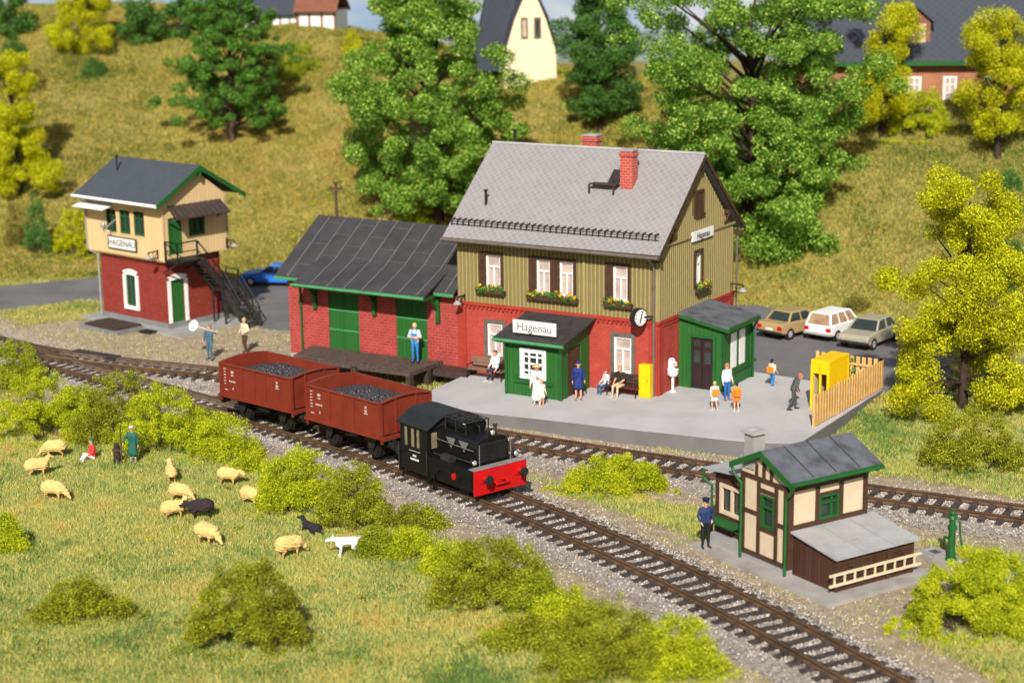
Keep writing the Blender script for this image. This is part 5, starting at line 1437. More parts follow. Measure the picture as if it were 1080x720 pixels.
# shunting engine
cw_ = 1.18
LOC = (-.465, 61.65, radians(-50.5))
lo = thing('shunting_engine', (LOC[0], LOC[1], 0), LOC[2], 'small black shunting engine with a bright red buffer beam coupled to the coal wagons', 'engine')
mb = MB()
for s in (-1, 1): mb.box(-4.45, -.07, s * 1.12 - .05, s * 1.12 + .05, .78, 1.52)
mb.box(-4.5, -.07, -1.22, 1.22, 1.50, 1.58)
fr = mb.build('frame', M['black'], lo, .015)
mb = MB(); mb.box(-.07, 0.0, -1.2, 1.2, .66, 1.60)
bm_ = mb.build('buffer_beam', M['red'], lo, .012)
mb = MB(); mb.box(-.3, .02, -1.22, 1.22, 1.60, 1.63); mb.build('footplate_edge', pm('worn steel edge', (.25, .22, .22), .5, .2), lo)
for s in (-1, 1):
    mb = MB(); mb.box(.0, .05, s * .80 - .17, s * .80 + .17, 1.12, 1.45); mb.cyl((.05, s * .8, 1.28), (.32, s * .8, 1.28), .10, .08, 12); mb.build('buffer_housing', M['red'], bm_)
    mb = MB(); mb.cyl((.32, s * .8, 1.28), (.40, s * .8, 1.28), .175, .165, 18); mb.build('buffer', M['black_m'], lo)
mb = MB(); mb.tube([(0, -.28, 1.05), (.13, -.28, .98), (.13, .28, .98), (0, .28, 1.05)], .035, 6); mb.tube([(.0, 0, 1.12), (.16, 0, 1.12), (.2, 0, 1.2)], .035, 6); mb.build('coupling', M['red'], bm_)
mb = MB(); mb.box(-4.52, -4.45, -1.2, 1.2, .66, 1.6); mb.build('rear_beam', M['black'], lo)
buffers(lo, -4.5, -1, M['black_m'], 1.28, False)
# chassis side: lower skirts, springs
mb = MB()
for s in (-1, 1):
    mb.box(-2.75, -.15, s * 1.18 - .03, s * 1.18 + .03, 1.0, 1.5)
    for a in (-2.2, -.95): mb.cyl((a, s * 1.2, 1.16), (a, s * 1.25, 1.16), .15, None, 12)
    mb.box(-1.9, -1.3, s * 1.21 - .02, s * 1.21 + .02, 1.08, 1.42)
    mb.box(-2.75, -2.3, s * 1.2 - .06, s * 1.2 + .06, .55, .60); mb.bar((-2.7, s * 1.2, .6), (-2.7, s * 1.2, 1.0), .04); mb.bar((-2.35, s * 1.2, .6), (-2.35, s * 1.2, 1.0), .04)
mb.build('side_skirt', M['black'], fr)
for s in (-1, 1):
    mb = MB(); mb.cyl((-1.12 * 1, s * 1.215, 1.18), (-1.12, s * 1.275, 1.18), .12, None, 14); mb.build('axle_cover', M['red'], fr)
wheelset(lo, -3.3, .43); wheelset(lo, -1.05, .43)
# bonnet
mb = MB(); n = 10
sec = [(-.72, 1.58), (-.74, 2.25), (-.66, 2.46), (-.45, 2.56), (0, 2.60), (.45, 2.56), (.66, 2.46), (.74, 2.25), (.72, 1.58)]
mb.prism([(-.42, b, z) for b, z in sec], (-2.35, 0, 0))
bn = mb.build('bonnet', M['black'], lo, .02)
mb = MB()
for s in (-1, 1):
    y_ = s * .745
    for a in (-1.9, -1.15): mb.prism([(a - .28, y_, 2.36), (a + .28, y_, 2.36), (a + .02, y_, 1.98)], (0, s * .02, 0))
mb.build('bonnet_vent', pm('grey vent plate', (.16, .15, .14), .6, .2), bn)
mb = MB(); mb.box(-.42, -.38, -.6, .6, 1.7, 2.4)
for i in range(9): mb.box(-.38, -.35, -.55, .55, 1.75 + i * .072, 1.78 + i * .072)
mb.build('radiator_grille', M['black_m'], bn)
mb = MB()
for s in (-1, 1):
    mb.tube([(-.30, s * .72, 1.62), (-.30, s * .72, 2.4)], .018, 5)
    mb.tube([(-2.7, s * .84, 2.2), (-.5, s * .84, 2.16)], .018, 5)
mb.build('handrail', pm('worn bright steel', (.30, .29, .28), .35, .3, metal=.5), lo)
for s in (-1, 1):
    mb = MB(); mb.tube([(-2.7, s * .95, 1.66), (-1.6, s * .95, 1.66), (-1.5, s * .82, 1.70), (-.5, s * .82, 1.70)], .035, 6); mb.build('pipe', M['iron'], lo)
    mb = MB(); mb.box(-2.1, -1.5, s * .98 - .12, s * .98 + .12, 1.58, 1.78); mb.build('side_box', M['iron'], lo)
    for a in (-4.44, -2.74): mb = MB(); mb.tube([(a, s * (cw_ + .06), .95), (a, s * (cw_ + .06), 1.75)], .02, 5); mb.build('grab_rail', M['iron'], lo)
mb = MB(); mb.cyl((-.8, .42, 2.5), (-.8, .42, 2.84), .07, .06, 10); mb.cyl((-.8, .42, 2.84), (-.8, .42, 2.88), .10, None, 10); mb.build('exhaust', M['iron'], lo)
mb = MB()
for b in (-.5, -.1, .1, .5): mb.bar((-2.5, b, 2.98), (-1.2, b, 2.98), .03)
for a in (-2.45, -1.85, -1.25): mb.bar((a, -.56, 2.56), (a, -.56, 3.0), .03); mb.bar((a, .48, 2.56), (a, .48, 3.0), .03); mb.bar((a, -.56, 2.99), (a, .48, 2.99), .03)
mb.build('roof_rack', M['iron'], lo)
for (a, b, z, r) in ((-.33, -.95, 1.80, .11), (-.33, .95, 1.80, .11), (-.46, .0, 2.72, .12)):
    mb = MB(); mb.cyl((a - .12, b, z), (a + .05, b, z), r, r * .98, 14); mb.box(a - .08, a - .02, b - .03, b + .03, z - .22, z); ml = mb.build('headlight', M['black_m'], lo)
    mb = MB(); mb.cyl((a + .05, b, z), (a + .075, b, z), r * .8, r * .6, 14); mb.build('lens', M['chrome'], ml)
# tank and exhaust on the bonnet
mb = MB(); mb.cyl((-2.35, -.30, 2.78), (-1.35, -.30, 2.78), .24, None, 16); mb.cyl((-2.35, .22, 2.78), (-1.35, .22, 2.78), .24, None, 16)
for a in (-2.15, -1.55): mb.cyl((a, -.30, 2.78), (a + .05, -.30, 2.78), .255, None, 16); mb.cyl((a, .22, 2.78), (a + .05, .22, 2.78), .255, None, 16)
mb.tube([(-1.35, -.04, 2.85), (-1.15, -.04, 2.8), (-1.1, -.04, 2.6)], .05, 8); mb.box(-2.3, -1.4, -.45, .4, 2.52, 2.64)
mb.build('air_tank', M['black'], lo)
mb = MB(); mb.box(-1.52, -1.36, -.5, -.1, 2.88, 2.92); mb.build('tank_plate', M['white'], lo)
# cab
ca0, ca1, cw = -4.42, -2.75, 1.18; cz0, cz1 = .92, 2.58
CS = lambda s: (lambda u, d, z: (u, s * (cw + d), z))
mb = MB()
for s in (-1, 1): wall(mb, CS(s), ca0, ca1, cz0, cz1, [(-4.18, -3.98, 1.72, 2.46), (-3.78, -3.56, 1.72, 2.46), (-3.44, -3.24, 1.72, 2.46)], .06)
CFr = lambda u, d, z: (ca1 + d, u, z); CBk = lambda u, d, z: (ca0 - d, u, z)
wall(mb, CFr, -cw + .06, cw - .06, 1.5, cz1, [(-1.0, -.72, 1.8, 2.42), (.72, 1.0, 1.8, 2.42)], .06); wall(mb, CBk, -cw + .06, cw - .06, 1.5, cz1, [(-.9, -.2, 1.8, 2.42), (.2, .9, 1.8, 2.42)], .06)
cb_ = mb.build('cab', M['black'], lo)
mb = MB()
for s in (-1, 1):
    for u0, u1 in ((-4.18, -3.98), (-3.78, -3.56), (-3.44, -3.24)): mb.box(u0, u1, -.05, -.03, 1.72, 2.46, CS(s))
for u0, u1 in ((-1.0, -.72), (.72, 1.0)): mb.box(u0, u1, -.05, -.03, 1.8, 2.42, CFr)
mb.build('cab_window', pm('dusty glass', (.20, .17, .10), .2, .4, 2), cb_)
mb = MB()
arc = [(-cw - .10, 2.54), (-.66, 2.88), (-.42, 2.96), (.42, 2.96), (.66, 2.88), (cw + .10, 2.54)]
for (a, z), (b, zz) in zip(arc[:-1], arc[1:]):
    mb.hexa([(ca0 - .12, a, z), (ca1 + .15, a, z), (ca1 + .15, b, zz), (ca0 - .12, b, zz), (ca0 - .12, a, z + .05), (ca1 + .15, a, z + .05), (ca1 + .15, b, zz + .05), (ca0 - .12, b, zz + .05)])
for e in (ca0, ca1 - .04): mb.prism([(e, a, z) for a, z in arc], (.04, 0, 0))
mb.build('cab_roof', pm('dark roof paint', (.016, .017, .018), .5, .3, 2), lo)
mb = MB()
yy = -cw - .004
for i, (w, z) in enumerate(((.62, 1.56), (.2, 1.41), (.5, 1.27))):
    a0 = -3.85 - w / 2 + .3; a = a0
    while a < a0 + w: mb.box(a, a + .05, yy - .006, yy + .002, z - .035, z + .035); a += .075
mb.build('number_plate', M['white'], cb_)

# ================================================================== CARS
def car(x, y, z, yaw, col, label, style='sedan', L=3.9, W=1.55, H=1.38, glass=None, group='cars parked behind the picket fence'):
    root = thing('parked_car', (x, y, z), yaw, label, 'car', group)
    paint = pm('car paint %s' % label[:8], col, .35, .05, 3, .5)
    hl, hw = L / 2, W / 2; hz1, dz = .80, .84
    prof = [(-hl, .34), (-hl - .0, .62), (-hl + .06, dz), (-hl + .6, dz + .03), (hl - 1.1, hz1 + .03), (hl - .10, hz1 - .06), (hl, .62), (hl, .34), (hl * .66 + .34, .26), (-hl * .62 + .34, .26)]
    mb = MB()
    R_ = 9; vs = []; wsec = [(-1, .90), (-.86, 1.0), (0, 1.02), (.86, 1.0), (1, .90)]
    # body as lofted side profile: centre wide, shoulders tucked in
    secs = [(-hw, .0), (-hw * .9, .0)]
    mb.prism([(a, -hw, zz) for a, zz in prof], (0, W, 0))
    body = mb.build('body', paint, root, .06)
    if style == 'wagon': g0, g1, r0, r1 = -hl + .08, .72, -hl + .28, .28
    elif style == 'coupe': g0, g1, r0, r1 = -.95, .75, -.45, .15
    else: g0, g1, r0, r1 = -hl + .62, .85, -hl + 1.0, .38
    gb = .06; tw_ = .20
    B = [(g0, -hw + gb, dz - .02), (g1, -hw + gb, dz - .02), (g1, hw - gb, dz - .02), (g0, hw - gb, dz - .02)]
    Tt = [(r0, -hw + tw_, H - .05), (r1, -hw + tw_, H - .05), (r1, hw - tw_, H - .05), (r0, hw - tw_, H - .05)]
    mb = MB(); mb.hexa(B + Tt); mb.build('windows', glass or M['glass_dk'], root)
    mb = MB(); mb.hexa([(p[0], p[1], H - .07) for p in Tt] + [(p[0] * .97 + .0, p[1] * .93, H) for p in Tt])
    for b_, t_ in zip(B, Tt): mb.bar(Vector(b_) + Vector((0, 0, 0)), Vector(t_), .085, .085)
    for s, q in ((-1, 0), (1, 1)):
        for f in ((.5,) if style != 'wagon' else (.36, .68)):
            b_ = (g0 + (g1 - g0) * f, s * (hw - gb), dz); t_ = (r0 + (r1 - r0) * f, s * (hw - tw_), H - .05); mb.bar(b_, t_, .07, .05)
    mb.build('roof', paint, root)
    for a in (-hl * .62, hl * .66):
        for s in (-1, 1):
            mb = MB(); mb.cyl((a, s * (hw - .17), .29), (a, s * (hw + .012), .29), .29, None, 18); w_ = mb.build('wheel', M['black_m'], root)
            mb = MB(); mb.cyl((a, s * (hw + .013), .29), (a, s * (hw + .022), .29), .16, .12, 14); mb.build('rim', M['chrome'], w_)
    for s in (-1, 1):
        mb = MB(); mb.box(-hl - .02, -hl + .03, s * hw * .82 - .13, s * hw * .82 + .13, .55, .73); mb.build('tail_light', M['red'], root)
        mb = MB(); mb.cyl((hl - .02, s * hw * .74, .60), (hl + .03, s * hw * .74, .60), .10, None, 12); mb.build('headlight', M['chrome'], root)
    for s in (-1, 1):
        mb = MB(); mb.box(s * hl - .06, s * hl + .06, -hw - .01, hw + .01, .36, .46); mb.build('bumper', M['iron'] if col[2] < .3 else M['concrete'], root)
    mb = MB(); mb.box(-hl - .015, -hl + .01, -.22, .22, .5, .6); mb.build('number_plate', M['white'], root)
    return root
zp = .5
def cpos(px, py, z=zp): p = bp(px, py, z); return p
# heading of the parked row: noses away from the camera, to the right
x, y = cpos(836, 352); car(x, y, zp, radians(43), (.38, .27, .12), 'tan saloon car parked leftmost in the row beyond the fence', 'sedan', 3.7, 1.52, 1.30)
x, y = cpos(882, 354); car(x, y, zp, radians(48), (.82, .80, .78), 'white estate car parked between the tan and the beige car', 'wagon', 3.5, 1.5, 1.40, pm('amber window', (.34, .22, .14), .25, .3))
x, y = cpos(918, 362); car(x, y, zp, radians(52 + 180), (.34, .31, .23), 'beige grey saloon car parked rightmost beside the yellow tree', 'sedan', 3.7, 1.6, 1.30)
x, y = bp(291, 300, 0.06); car(x, y, .06, radians(170), (.03, .16, .60), 'blue coupe half hidden behind the corner of the goods shed', 'coupe', 3.9, 1.55, 1.25, group='cars parked in the yard')

# ================================================================== FENCE, BOOTH, FURNITURE
def fence_run(root, A, B, z, nm, h=1.32, step=.265):
    A, B = Vector((*A, z)), Vector((*B, z)); d = (B - A); L_ = d.length; d.normalize(); n_ = Vector((-d.y, d.x, 0))
    n = int(L_ / step)
    for i in range(n + 1):
        c = A + d * (L_ * i / n); w, t = .17, .035
        mb = MB(); hh = h + random.uniform(-.012, .012)
        q = [c - d * w / 2 + n_ * .045, c + d * w / 2 + n_ * .045, c + d * w / 2 + n_ * (.045 + t), c - d * w / 2 + n_ * (.045 + t)]
        up = Vector((0, 0, 1)); mb.hexa([p + up * .06 for p in q] + [p + up * hh for p in q])
        mb.build('picket', M['fence'], root)
    mb = MB()
    for zz in (.32, .98): mb.bar(A + Vector((0, 0, zz)), B + Vector((0, 0, zz)), .05, .10)
    mb.build('rail', M['fence'], root)
    k_ = max(2, int(L_ / 1.9) + 1)
    for i in range(k_):
        c = A + d * (L_ * i / (k_ - 1)); mb = MB(); mb.box(c.x - .06, c.x + .06, c.y - .06, c.y + .06, z, z + h + .05); mb.build('post', M['fence'], root)
fc = thing('picket_fence', (0, 0, 0), 0, 'light wooden picket fence around the corner of the platform end', 'fence')
fA, fB, fC = bp(858, 450.5, PZ), bp(928.5, 410.5, PZ), bp(861, 401.5, PZ)
fence_run(fc, fB, fA, PZ, 'a'); fence_run(fc, fC, fB, PZ, 'b')

bo = bp(876, 430, PZ)
bt = thing('telephone_booth', (bo[0], bo[1] + .35, PZ), STN[2] - .1, 'bright yellow telephone booth with open panes behind the fence', 'telephone booth')
mb = MB(); BW_, BD_ = .42, .92
mb.box(-BW_, BW_, -BD_, BD_, 1.92, 2.14)
for a in (-BW_ + .05, BW_ - .05):
    for b in (-BD_ + .05, BD_ - .05): mb.box(a - .06, a + .06, b - .06, b + .06, 0, 1.92)
mb.box(-.05, .05, -BD_ + .0, -BD_ + .1, 0, 1.92); mb.box(-BW_ + .1, BW_ - .1, -BD_, -BD_ + .1, .0, .3); mb.box(-BW_ + .1, BW_ - .1, -BD_, -BD_ + .1, 1.55, 1.92)
mb.box(BW_ - .06, BW_, -BD_ + .1, BD_ - .1, 0, 1.92); mb.box(-BW_ + .1, BW_ - .1, BD_ - .08, BD_, 0, 1.92)
mb.build('booth_frame', M['yellow'], bt, .02)
mb = MB(); mb.box(-BW_ + .1, -BW_ + .12, -BD_ + .1, BD_ - .1, .1, 1.9); mb.build('pane', pm('pale pane', (.55, .45, .28), .2, .2), bt)
mb = MB(); mb.box(-.1, .16, .5, .8, .95, 1.5); mb.build('telephone', M['black_m'], bt)
# green bush behind booth handled with the shrubs

def bench(root_loc, yaw, label, L_=1.7, back_mat=None):
    b = thing('platform_bench', root_loc, yaw, label, 'bench', 'benches on the platform')
    for i in range(4):
        mb = MB(); mb.box(-L_ / 2, L_ / 2, -.02 - .12 * i - .10, -.02 - .12 * i, .42, .46); mb.build('seat', back_mat or M['bench'], b) if i == 0 else mb.build('seat_slat', back_mat or M['bench'], b)
    mb = MB()
    for i in range(3): mb.box(-L_ / 2, L_ / 2, .02, .06, .53 + i * .14, .64 + i * .14)
    mb.build('backrest', back_mat or M['bench'], b)
    for a in (-L_ / 2 + .06, L_ / 2 - .06):
        mb = MB(); mb.tube([(a, .06, .0), (a, .03, .45), (a, .08, .92)], .028, 6); mb.tube([(a, -.48, .0), (a, -.46, .42), (a, -.47, .62), (a, .05, .64)], .028, 6); mb.bar((a, -.48, .41), (a, .04, .41), .04); mb.build('leg', M['black_m'], b)
    return b
def S3(a, b, z=PZ): v = stM @ Vector((a, b, z)); return (v.x, v.y, v.z)
bench(S3(-8.15, -.55), STN[2], 'brown bench with high back against the brick wall left of the porch', 1.9)
bench(S3(-1.35, -.35), STN[2], 'dark wooden bench under the window between porch and yellow cabinet', 1.5, M['wood_dk'])
yb = thing('yellow_cabinet', S3(-.40, -.36), STN[2], 'tall yellow vending cabinet against the brick wall under the clock', 'cabinet')
mb = MB(); mb.box(-.27, .27, -.18, .18, .0, 1.46); mb.build('cabinet_body', M['yellow'], yb, .05)
mb = MB(); mb.box(-.23, .23, -.20, -.18, .10, 1.36); mb.build('cabinet_door', M['yellow'], yb, .015)
mb = MB(); mb.box(.14, .18, -.23, -.20, .7, .85); mb.build('handle', pm('yellow dark', (.55, .33, .01), .4, .1), yb)
ws = thing('drinking_fountain', S3(.22, 1.0), STN[2], 'white pedestal fountain with a rounded bowl at the brick corner', 'fountain')
mb = MB(); mb.cyl((0, 0, 0), (0, 0, .04), .16, .14, 14); mb.cyl((0, 0, .04), (0, 0, .72), .055, .07, 12); mb.build('pedestal', M['white'], ws)
mb = MB(); mb.ball((0, 0, .86), .24, 14, 10, (1, 1, .85)); mb.cyl((0, 0, .88), (0, 0, 1.02), .23, .26, 14); mb.build('bowl', M['white'], ws)
mb = MB(); mb.box(-.17, .05, -.10, .12, 1.0, 1.42); mb.tube([(-.02, -.05, 1.36), (.16, -.05, 1.34), (.18, -.05, 1.2)], .045, 8); mb.ball((-.05, 0, 1.44), .14, 10, 7, (1, 1, .5)); mb.build('spout', M['white'], ws)
# telegraph pole behind the shed
pl_ = at(354, 229); tp = thing('telegraph_pole', (pl_[0], 98.5, float(ground_z(pl_[0], 98.5))), .3, 'short brown telegraph pole on the slope behind the shed roof', 'pole')
d = ray(354, 193); ztop = CAMH + d.z * 98.5 / d.y; tp.location.x = d.x * 98.5 / d.y; hgt = ztop - tp.location.z
mb = MB(); mb.cyl((0, 0, -.3), (0, 0, hgt), .10, .075, 8); mb.build('pole', M['bark'], tp)
mb = MB(); mb.box(-.38, .38, -.05, .05, hgt - .38, hgt - .26)
for a in (-.3, .3): mb.cyl((a, 0, hgt - .26), (a, 0, hgt - .12), .05, .04, 8)
mb.box(-.14, .14, -.14, .14, hgt - .02, hgt + .06); mb.build('crossarm', M['bark'], tp)

# ================================================================== FIGURES
def remesh_body(name, segs, vox, mats, parent, extra=None, dt=14, wool=0.0):
    """one continuous surface grown over tapered limbs; each face takes the colour of the limb it lies on"""
    mb = MB()
    for (p, q, r0, r1, reg) in segs:
        p, q = Vector(p), Vector(q)
        if (q - p).length > 1e-4: mb.cyl(p, q, r0, r1, dt)
        mb.ball(p, r0, dt, 9); mb.ball(q, r1, dt, 9)
    me = bpy.data.meshes.new('tmp'); me.from_pydata(mb.v, [], mb.f)
    o = bpy.data.objects.new('tmp', me); COL.objects.link(o)
    md = o.modifiers.new('r', 'REMESH'); md.mode = 'VOXEL'; md.voxel_size = vox; md.use_smooth_shade = True
    s2_ = o.modifiers.new('s', 'SMOOTH'); s2_.factor = .5; s2_.iterations = 2
    dg = bpy.context.evaluated_depsgraph_get(); dg.update()
    nm = bpy.data.meshes.new_from_object(o.evaluated_get(dg), depsgraph=dg)
    bpy.data.objects.remove(o)
    nm.name = name
    if wool:
        nv = len(nm.vertices); co = np.empty(nv * 3); nm.vertices.foreach_get('co', co); no = np.empty(nv * 3); nm.vertices.foreach_get('normal', no)
        co = co.reshape(-1, 3); no = no.reshape(-1, 3)
        amp = wool * (fbm(co[:, 0] + 3 * co[:, 2] + len(segs), co[:, 1] - 2 * co[:, 2], .09, nv % 17, 2) - .4) * sstep((co[:, 2] - .30) / .15)
        nm.vertices.foreach_set('co', (co + no * amp[:, None]).ravel())
    C = np.empty(len(nm.polygons) * 3); nm.polygons.foreach_get('center', C); C = C.reshape(-1, 3)
    best = np.full(len(C), 1e9); reg = np.zeros(len(C), 'i')
    for (p, q, r0, r1, g) in segs:
        p, q = np.array(p, float), np.array(q, float); d = q - p; L2 = max(d @ d, 1e-9)
        t = np.clip(((C - p) @ d) / L2, 0, 1); dd = np.linalg.norm(C - (p + t[:, None] * d), axis=1) - (r0 + (r1 - r0) * t)
        m = dd < best; best[m] = dd[m]; reg[m] = g
    if extra:   # small details appended to the same mesh
        b = bmesh.new(); b.from_mesh(nm); n0 = len(b.faces)
        t = bpy.data.meshes.new('t'); t.from_pydata(extra.v, [], extra.f); b.from_mesh(t); bpy.data.meshes.remove(t)
        b.to_mesh(nm); b.free(); reg = np.r_[reg, np.array(extra.mi, 'i')]
    nm.materials.clear()
    for m in mats: nm.materials.append(m)
    nm.polygons.foreach_set('material_index', reg.astype('i')); nm.polygons.foreach_set('use_smooth', np.ones(len(nm.polygons), bool)); nm.update()
    ob = bpy.data.objects.new(name, nm); COL.objects.link(ob)
    if parent: ob.parent = parent
    return ob

STAND = dict(pel=(0, 0, .93), chest=(0, 0, 1.30), neck=(0, 0, 1.47), head=(.02, 0, 1.61),
             shl=(0, .19, 1.40), shr=(0, -.19, 1.40), ell=(-.02, .25, 1.13), elr=(-.02, -.25, 1.13), hal=(.06, .27, .90), har=(.06, -.27, .90),
             hil=(0, .09, .90), hir=(0, -.09, .90), knl=(.02, .10, .50), knr=(.02, -.10, .50), anl=(0, .11, .09), anr=(0, -.11, .09))
SIT = dict(pel=(0, 0, .55), chest=(-.02, 0, .93), neck=(0, 0, 1.10), head=(.03, 0, 1.24), shl=(0, .18, 1.03), shr=(0, -.18, 1.03),
           ell=(.05, .23, .78), elr=(.05, -.23, .78), hal=(.30, .14, .66), har=(.30, -.14, .66), hil=(0, .09, .53), hir=(0, -.09, .53),
           knl=(.42, .11, .52), knr=(.42, -.11, .52), anl=(.44, .12, .09), anr=(.44, -.12, .09))
def person(loc, yaw, label, shirt, legs, hair, shoes=(.03, .02, .02), pose=None, base=STAND, scale=1.0, hat=None, skirt=None, skirt_col=None, bare_legs=False, short_sleeves=False, group=None, hair_big=False, coat_to=None):
    J = dict(base); J.update(pose or {}); J = {k_: Vector(v) for k_, v in J.items()}
    root = thing('person', loc, yaw, label, 'person', group); root.scale = (scale,) * 3
    mats = [M['skin'], flat(shirt), flat(legs), flat(shoes), M['eye'], M['lip'], flat(skirt_col or shirt)]
    S = []; a = S.append
    lg = 0 if bare_legs else 2; fa = 0 if short_sleeves else 1
    for s in (-.075, .075):
        o = Vector((0, s, 0)); a((J['pel'] + o, J['chest'] + o * 1.25, .105, .115, 1))
    a((J['chest'], J['neck'] - Vector((0, 0, .06)), .12, .08, 1)); a((J['shl'], J['shr'], .068, .068, 1)); a((J['neck'] - Vector((0, 0, .05)), J['head'], .052, .055, 0))
    hd = J['head']; a((hd + Vector((-.012, 0, .035)), hd + Vector((.008, 0, -.03)), .098, .080, 0)); a((hd + Vector((.03, 0, -.055)), hd + Vector((.045, 0, -.075)), .05, .035, 0))
    for s, sh, el, ha in ((1, 'shl', 'ell', 'hal'), (-1, 'shr', 'elr', 'har')):
        a((J[sh], J[el], .062, .047, 1)); a((J[el], J[ha], .045, .033, fa)); d_ = (J[ha] - J[el]).normalized(); a((J[ha], J[ha] + d_ * .075, .030, .036, 0))
    for hi, kn, an in (('hil', 'knl', 'anl'), ('hir', 'knr', 'anr')):
        a((J[hi], J[kn], .095, .062, 2 if not skirt else lg)); a((J[kn], J[an], .058, .040, lg)); f = J[an]
        a((f + Vector((-.03, 0, -.045)), f + Vector((.16, (.03 if hi == 'hil' else -.03), -.055)), .042, .036, 3))
    a((J['hil'], J['hir'], .10, .10, 2 if not skirt else 6))
    if skirt:
        for s in (-.05, .05):
            kb = (J['knl'] + J['knr']) / 2; kb = J['pel'].lerp(kb, skirt); a((J['pel'] + Vector((0, s, 0)), kb + Vector((0, s * 1.6, 0)), .115, .155, 6))
    E_ = MB()
    # fingers and thumb, in one mesh with the body
    for s, el, ha in ((1, 'ell', 'hal'), (-1, 'elr', 'har')):
        d_ = (J[ha] - J[el]).normalized(); side = d_.cross(Vector((0, 1, 0))); side = side.normalized() if side.length > .1 else Vector((1, 0, 0)); nr = d_.cross(side).normalized()
        k0 = J[ha] + d_ * .085
        for i, ln in enumerate((.062, .074, .070, .055)):
            b0 = k0 + side * (i - 1.5) * .020; m_ = b0 + d_ * ln * .55 + nr * .006 * s; e_ = m_ + d_ * ln * .45 + nr * .018 * s
            E_.m = 0; E_.cyl(b0, m_, .0105, .0098, 5); E_.cyl(m_, e_, .0098, .008, 5)
        t0 = J[ha] + d_ * .03 - side * .03; E_.cyl(t0, t0 - side * .03 + d_ * .03, .0125, .011, 5); E_.cyl(t0 - side * .03 + d_ * .03, t0 - side * .032 + d_ * .06, .011, .009, 5)
    E_.m = 0; E_.cyl(hd + Vector((.085, 0, .012)), hd + Vector((.108, 0, -.018)), .008, .017, 6)
    for s in (-1, 1): E_.m = 0; E_.ball(hd + Vector((-.01, s * .094, -.002)), .026, 6, 5, (.8, .4, 1.2)); E_.m = 4; E_.ball(hd + Vector((.083, s * .033, .016)), .0125, 6, 5)
    E_.m = 5; E_.box(hd.x + .078, hd.x + .088, -.02 + hd.y, .02 + hd.y, hd.z - .052, hd.z - .042)
    remesh_body('body', S, .021, mats, root, E_)
    if hair is not None:
        mb = MB(); R0 = .112 if not hair_big else .125
        mb.ball(hd + Vector((-.028, 0, .055)), R0, 12, 8, (.95, .92, .9)); mb.ball(hd + Vector((-.055, 0, .0 if not hair_big else -.05)), R0 * .82, 10, 7, (.75, .95, 1.0 if not hair_big else 1.4)); mb.build('hair', flat(hair, .85), root)
    if hat:
        kind_, hc_ = hat
        mb = MB(); c = hd + Vector((-.01, 0, .085))
        if kind_ == 'cap': mb.cyl(c, c + Vector((0, 0, .04)), .112, .118, 14); mb.cyl(c + Vector((0, 0, .04)), c + Vector((.0, 0, .085)), .118, .145, 14); mb.cyl(c + Vector((.0, 0, .085)), c + Vector((0, 0, .10)), .145, .09, 14); mb.hexa([c + Vector(v) for v in ((.07, -.085, .0), (.17, -.05, -.02), (.17, .05, -.02), (.07, .085, .0), (.07, -.085, .015), (.17, -.05, -.008), (.17, .05, -.008), (.07, .085, .015))])
        elif kind_ == 'flat': mb.ball(c + Vector((.01, 0, .03)), .125, 12, 7, (1.05, 1, .5)); mb.box(c.x + .08, c.x + .17, -.07, .07, c.z - .0, c.z + .015)
        elif kind_ == 'brim': mb.cyl(c, c + Vector((0, 0, .015)), .19, .18, 16); mb.cyl(c + Vector((0, 0, .015)), c + Vector((0, 0, .11)), .11, .095, 14)
        elif kind_ == 'beanie': mb.ball(c + Vector((0, 0, .01)), .118, 12, 7, (1, 1, .85))
        mb.build('hat', flat(hc_), root)
    return root, J

def W3(px, py, z): p = bp(px, py, z); return (p[0], p[1], z)
FACE_CAM = radians(-90)
# station master at the hut
p0 = (*bp(744, 577, .13), .13)
r_, J = person(p0, radians(-75), 'man in dark blue uniform jacket and peaked cap on the hut slab', (.018, .032, .11), (.012, .012, .016), (.09, .05, .03), hat=('cap', (.015, .02, .06)), pose=dict(elr=(.02, -.30, 1.16), har=(.16, -.24, .98), ell=(-.05, .31, 1.15), hal=(.02, .24, .98)), scale=.96)
# platform: woman in blue, man in pale coat with child?
person(W3(610, 421.5, PZ), radians(-82), 'woman in a royal blue dress and cap in front of the porch side', (.012, .028, .15), (.55, .26, .15), (.12, .06, .03), shoes=(.25, .10, .05), hat=('beanie', (.012, .025, .12)), skirt=.75, skirt_col=(.012, .028, .15), bare_legs=True, scale=.97)
person(W3(566.5, 427.5, PZ), radians(-100), 'person in a long white coat and straw hat in front of the porch window', (.74, .70, .62), (.70, .66, .58), None, shoes=(.5, .42, .3), hat=('brim', (.62, .42, .22)), skirt=1.35, skirt_col=(.74, .70, .62), pose=dict(ell=(.10, .26, 1.18), hal=(.22, .10, 1.28)), scale=1.0)
person(W3(571.5, 428.5, PZ), radians(-60), 'child in pale clothes close beside the person in the white coat', (.72, .66, .55), (.66, .36, .2), (.5, .3, .12), shoes=(.6, .3, .15), bare_legs=True, skirt=.6, scale=.66)
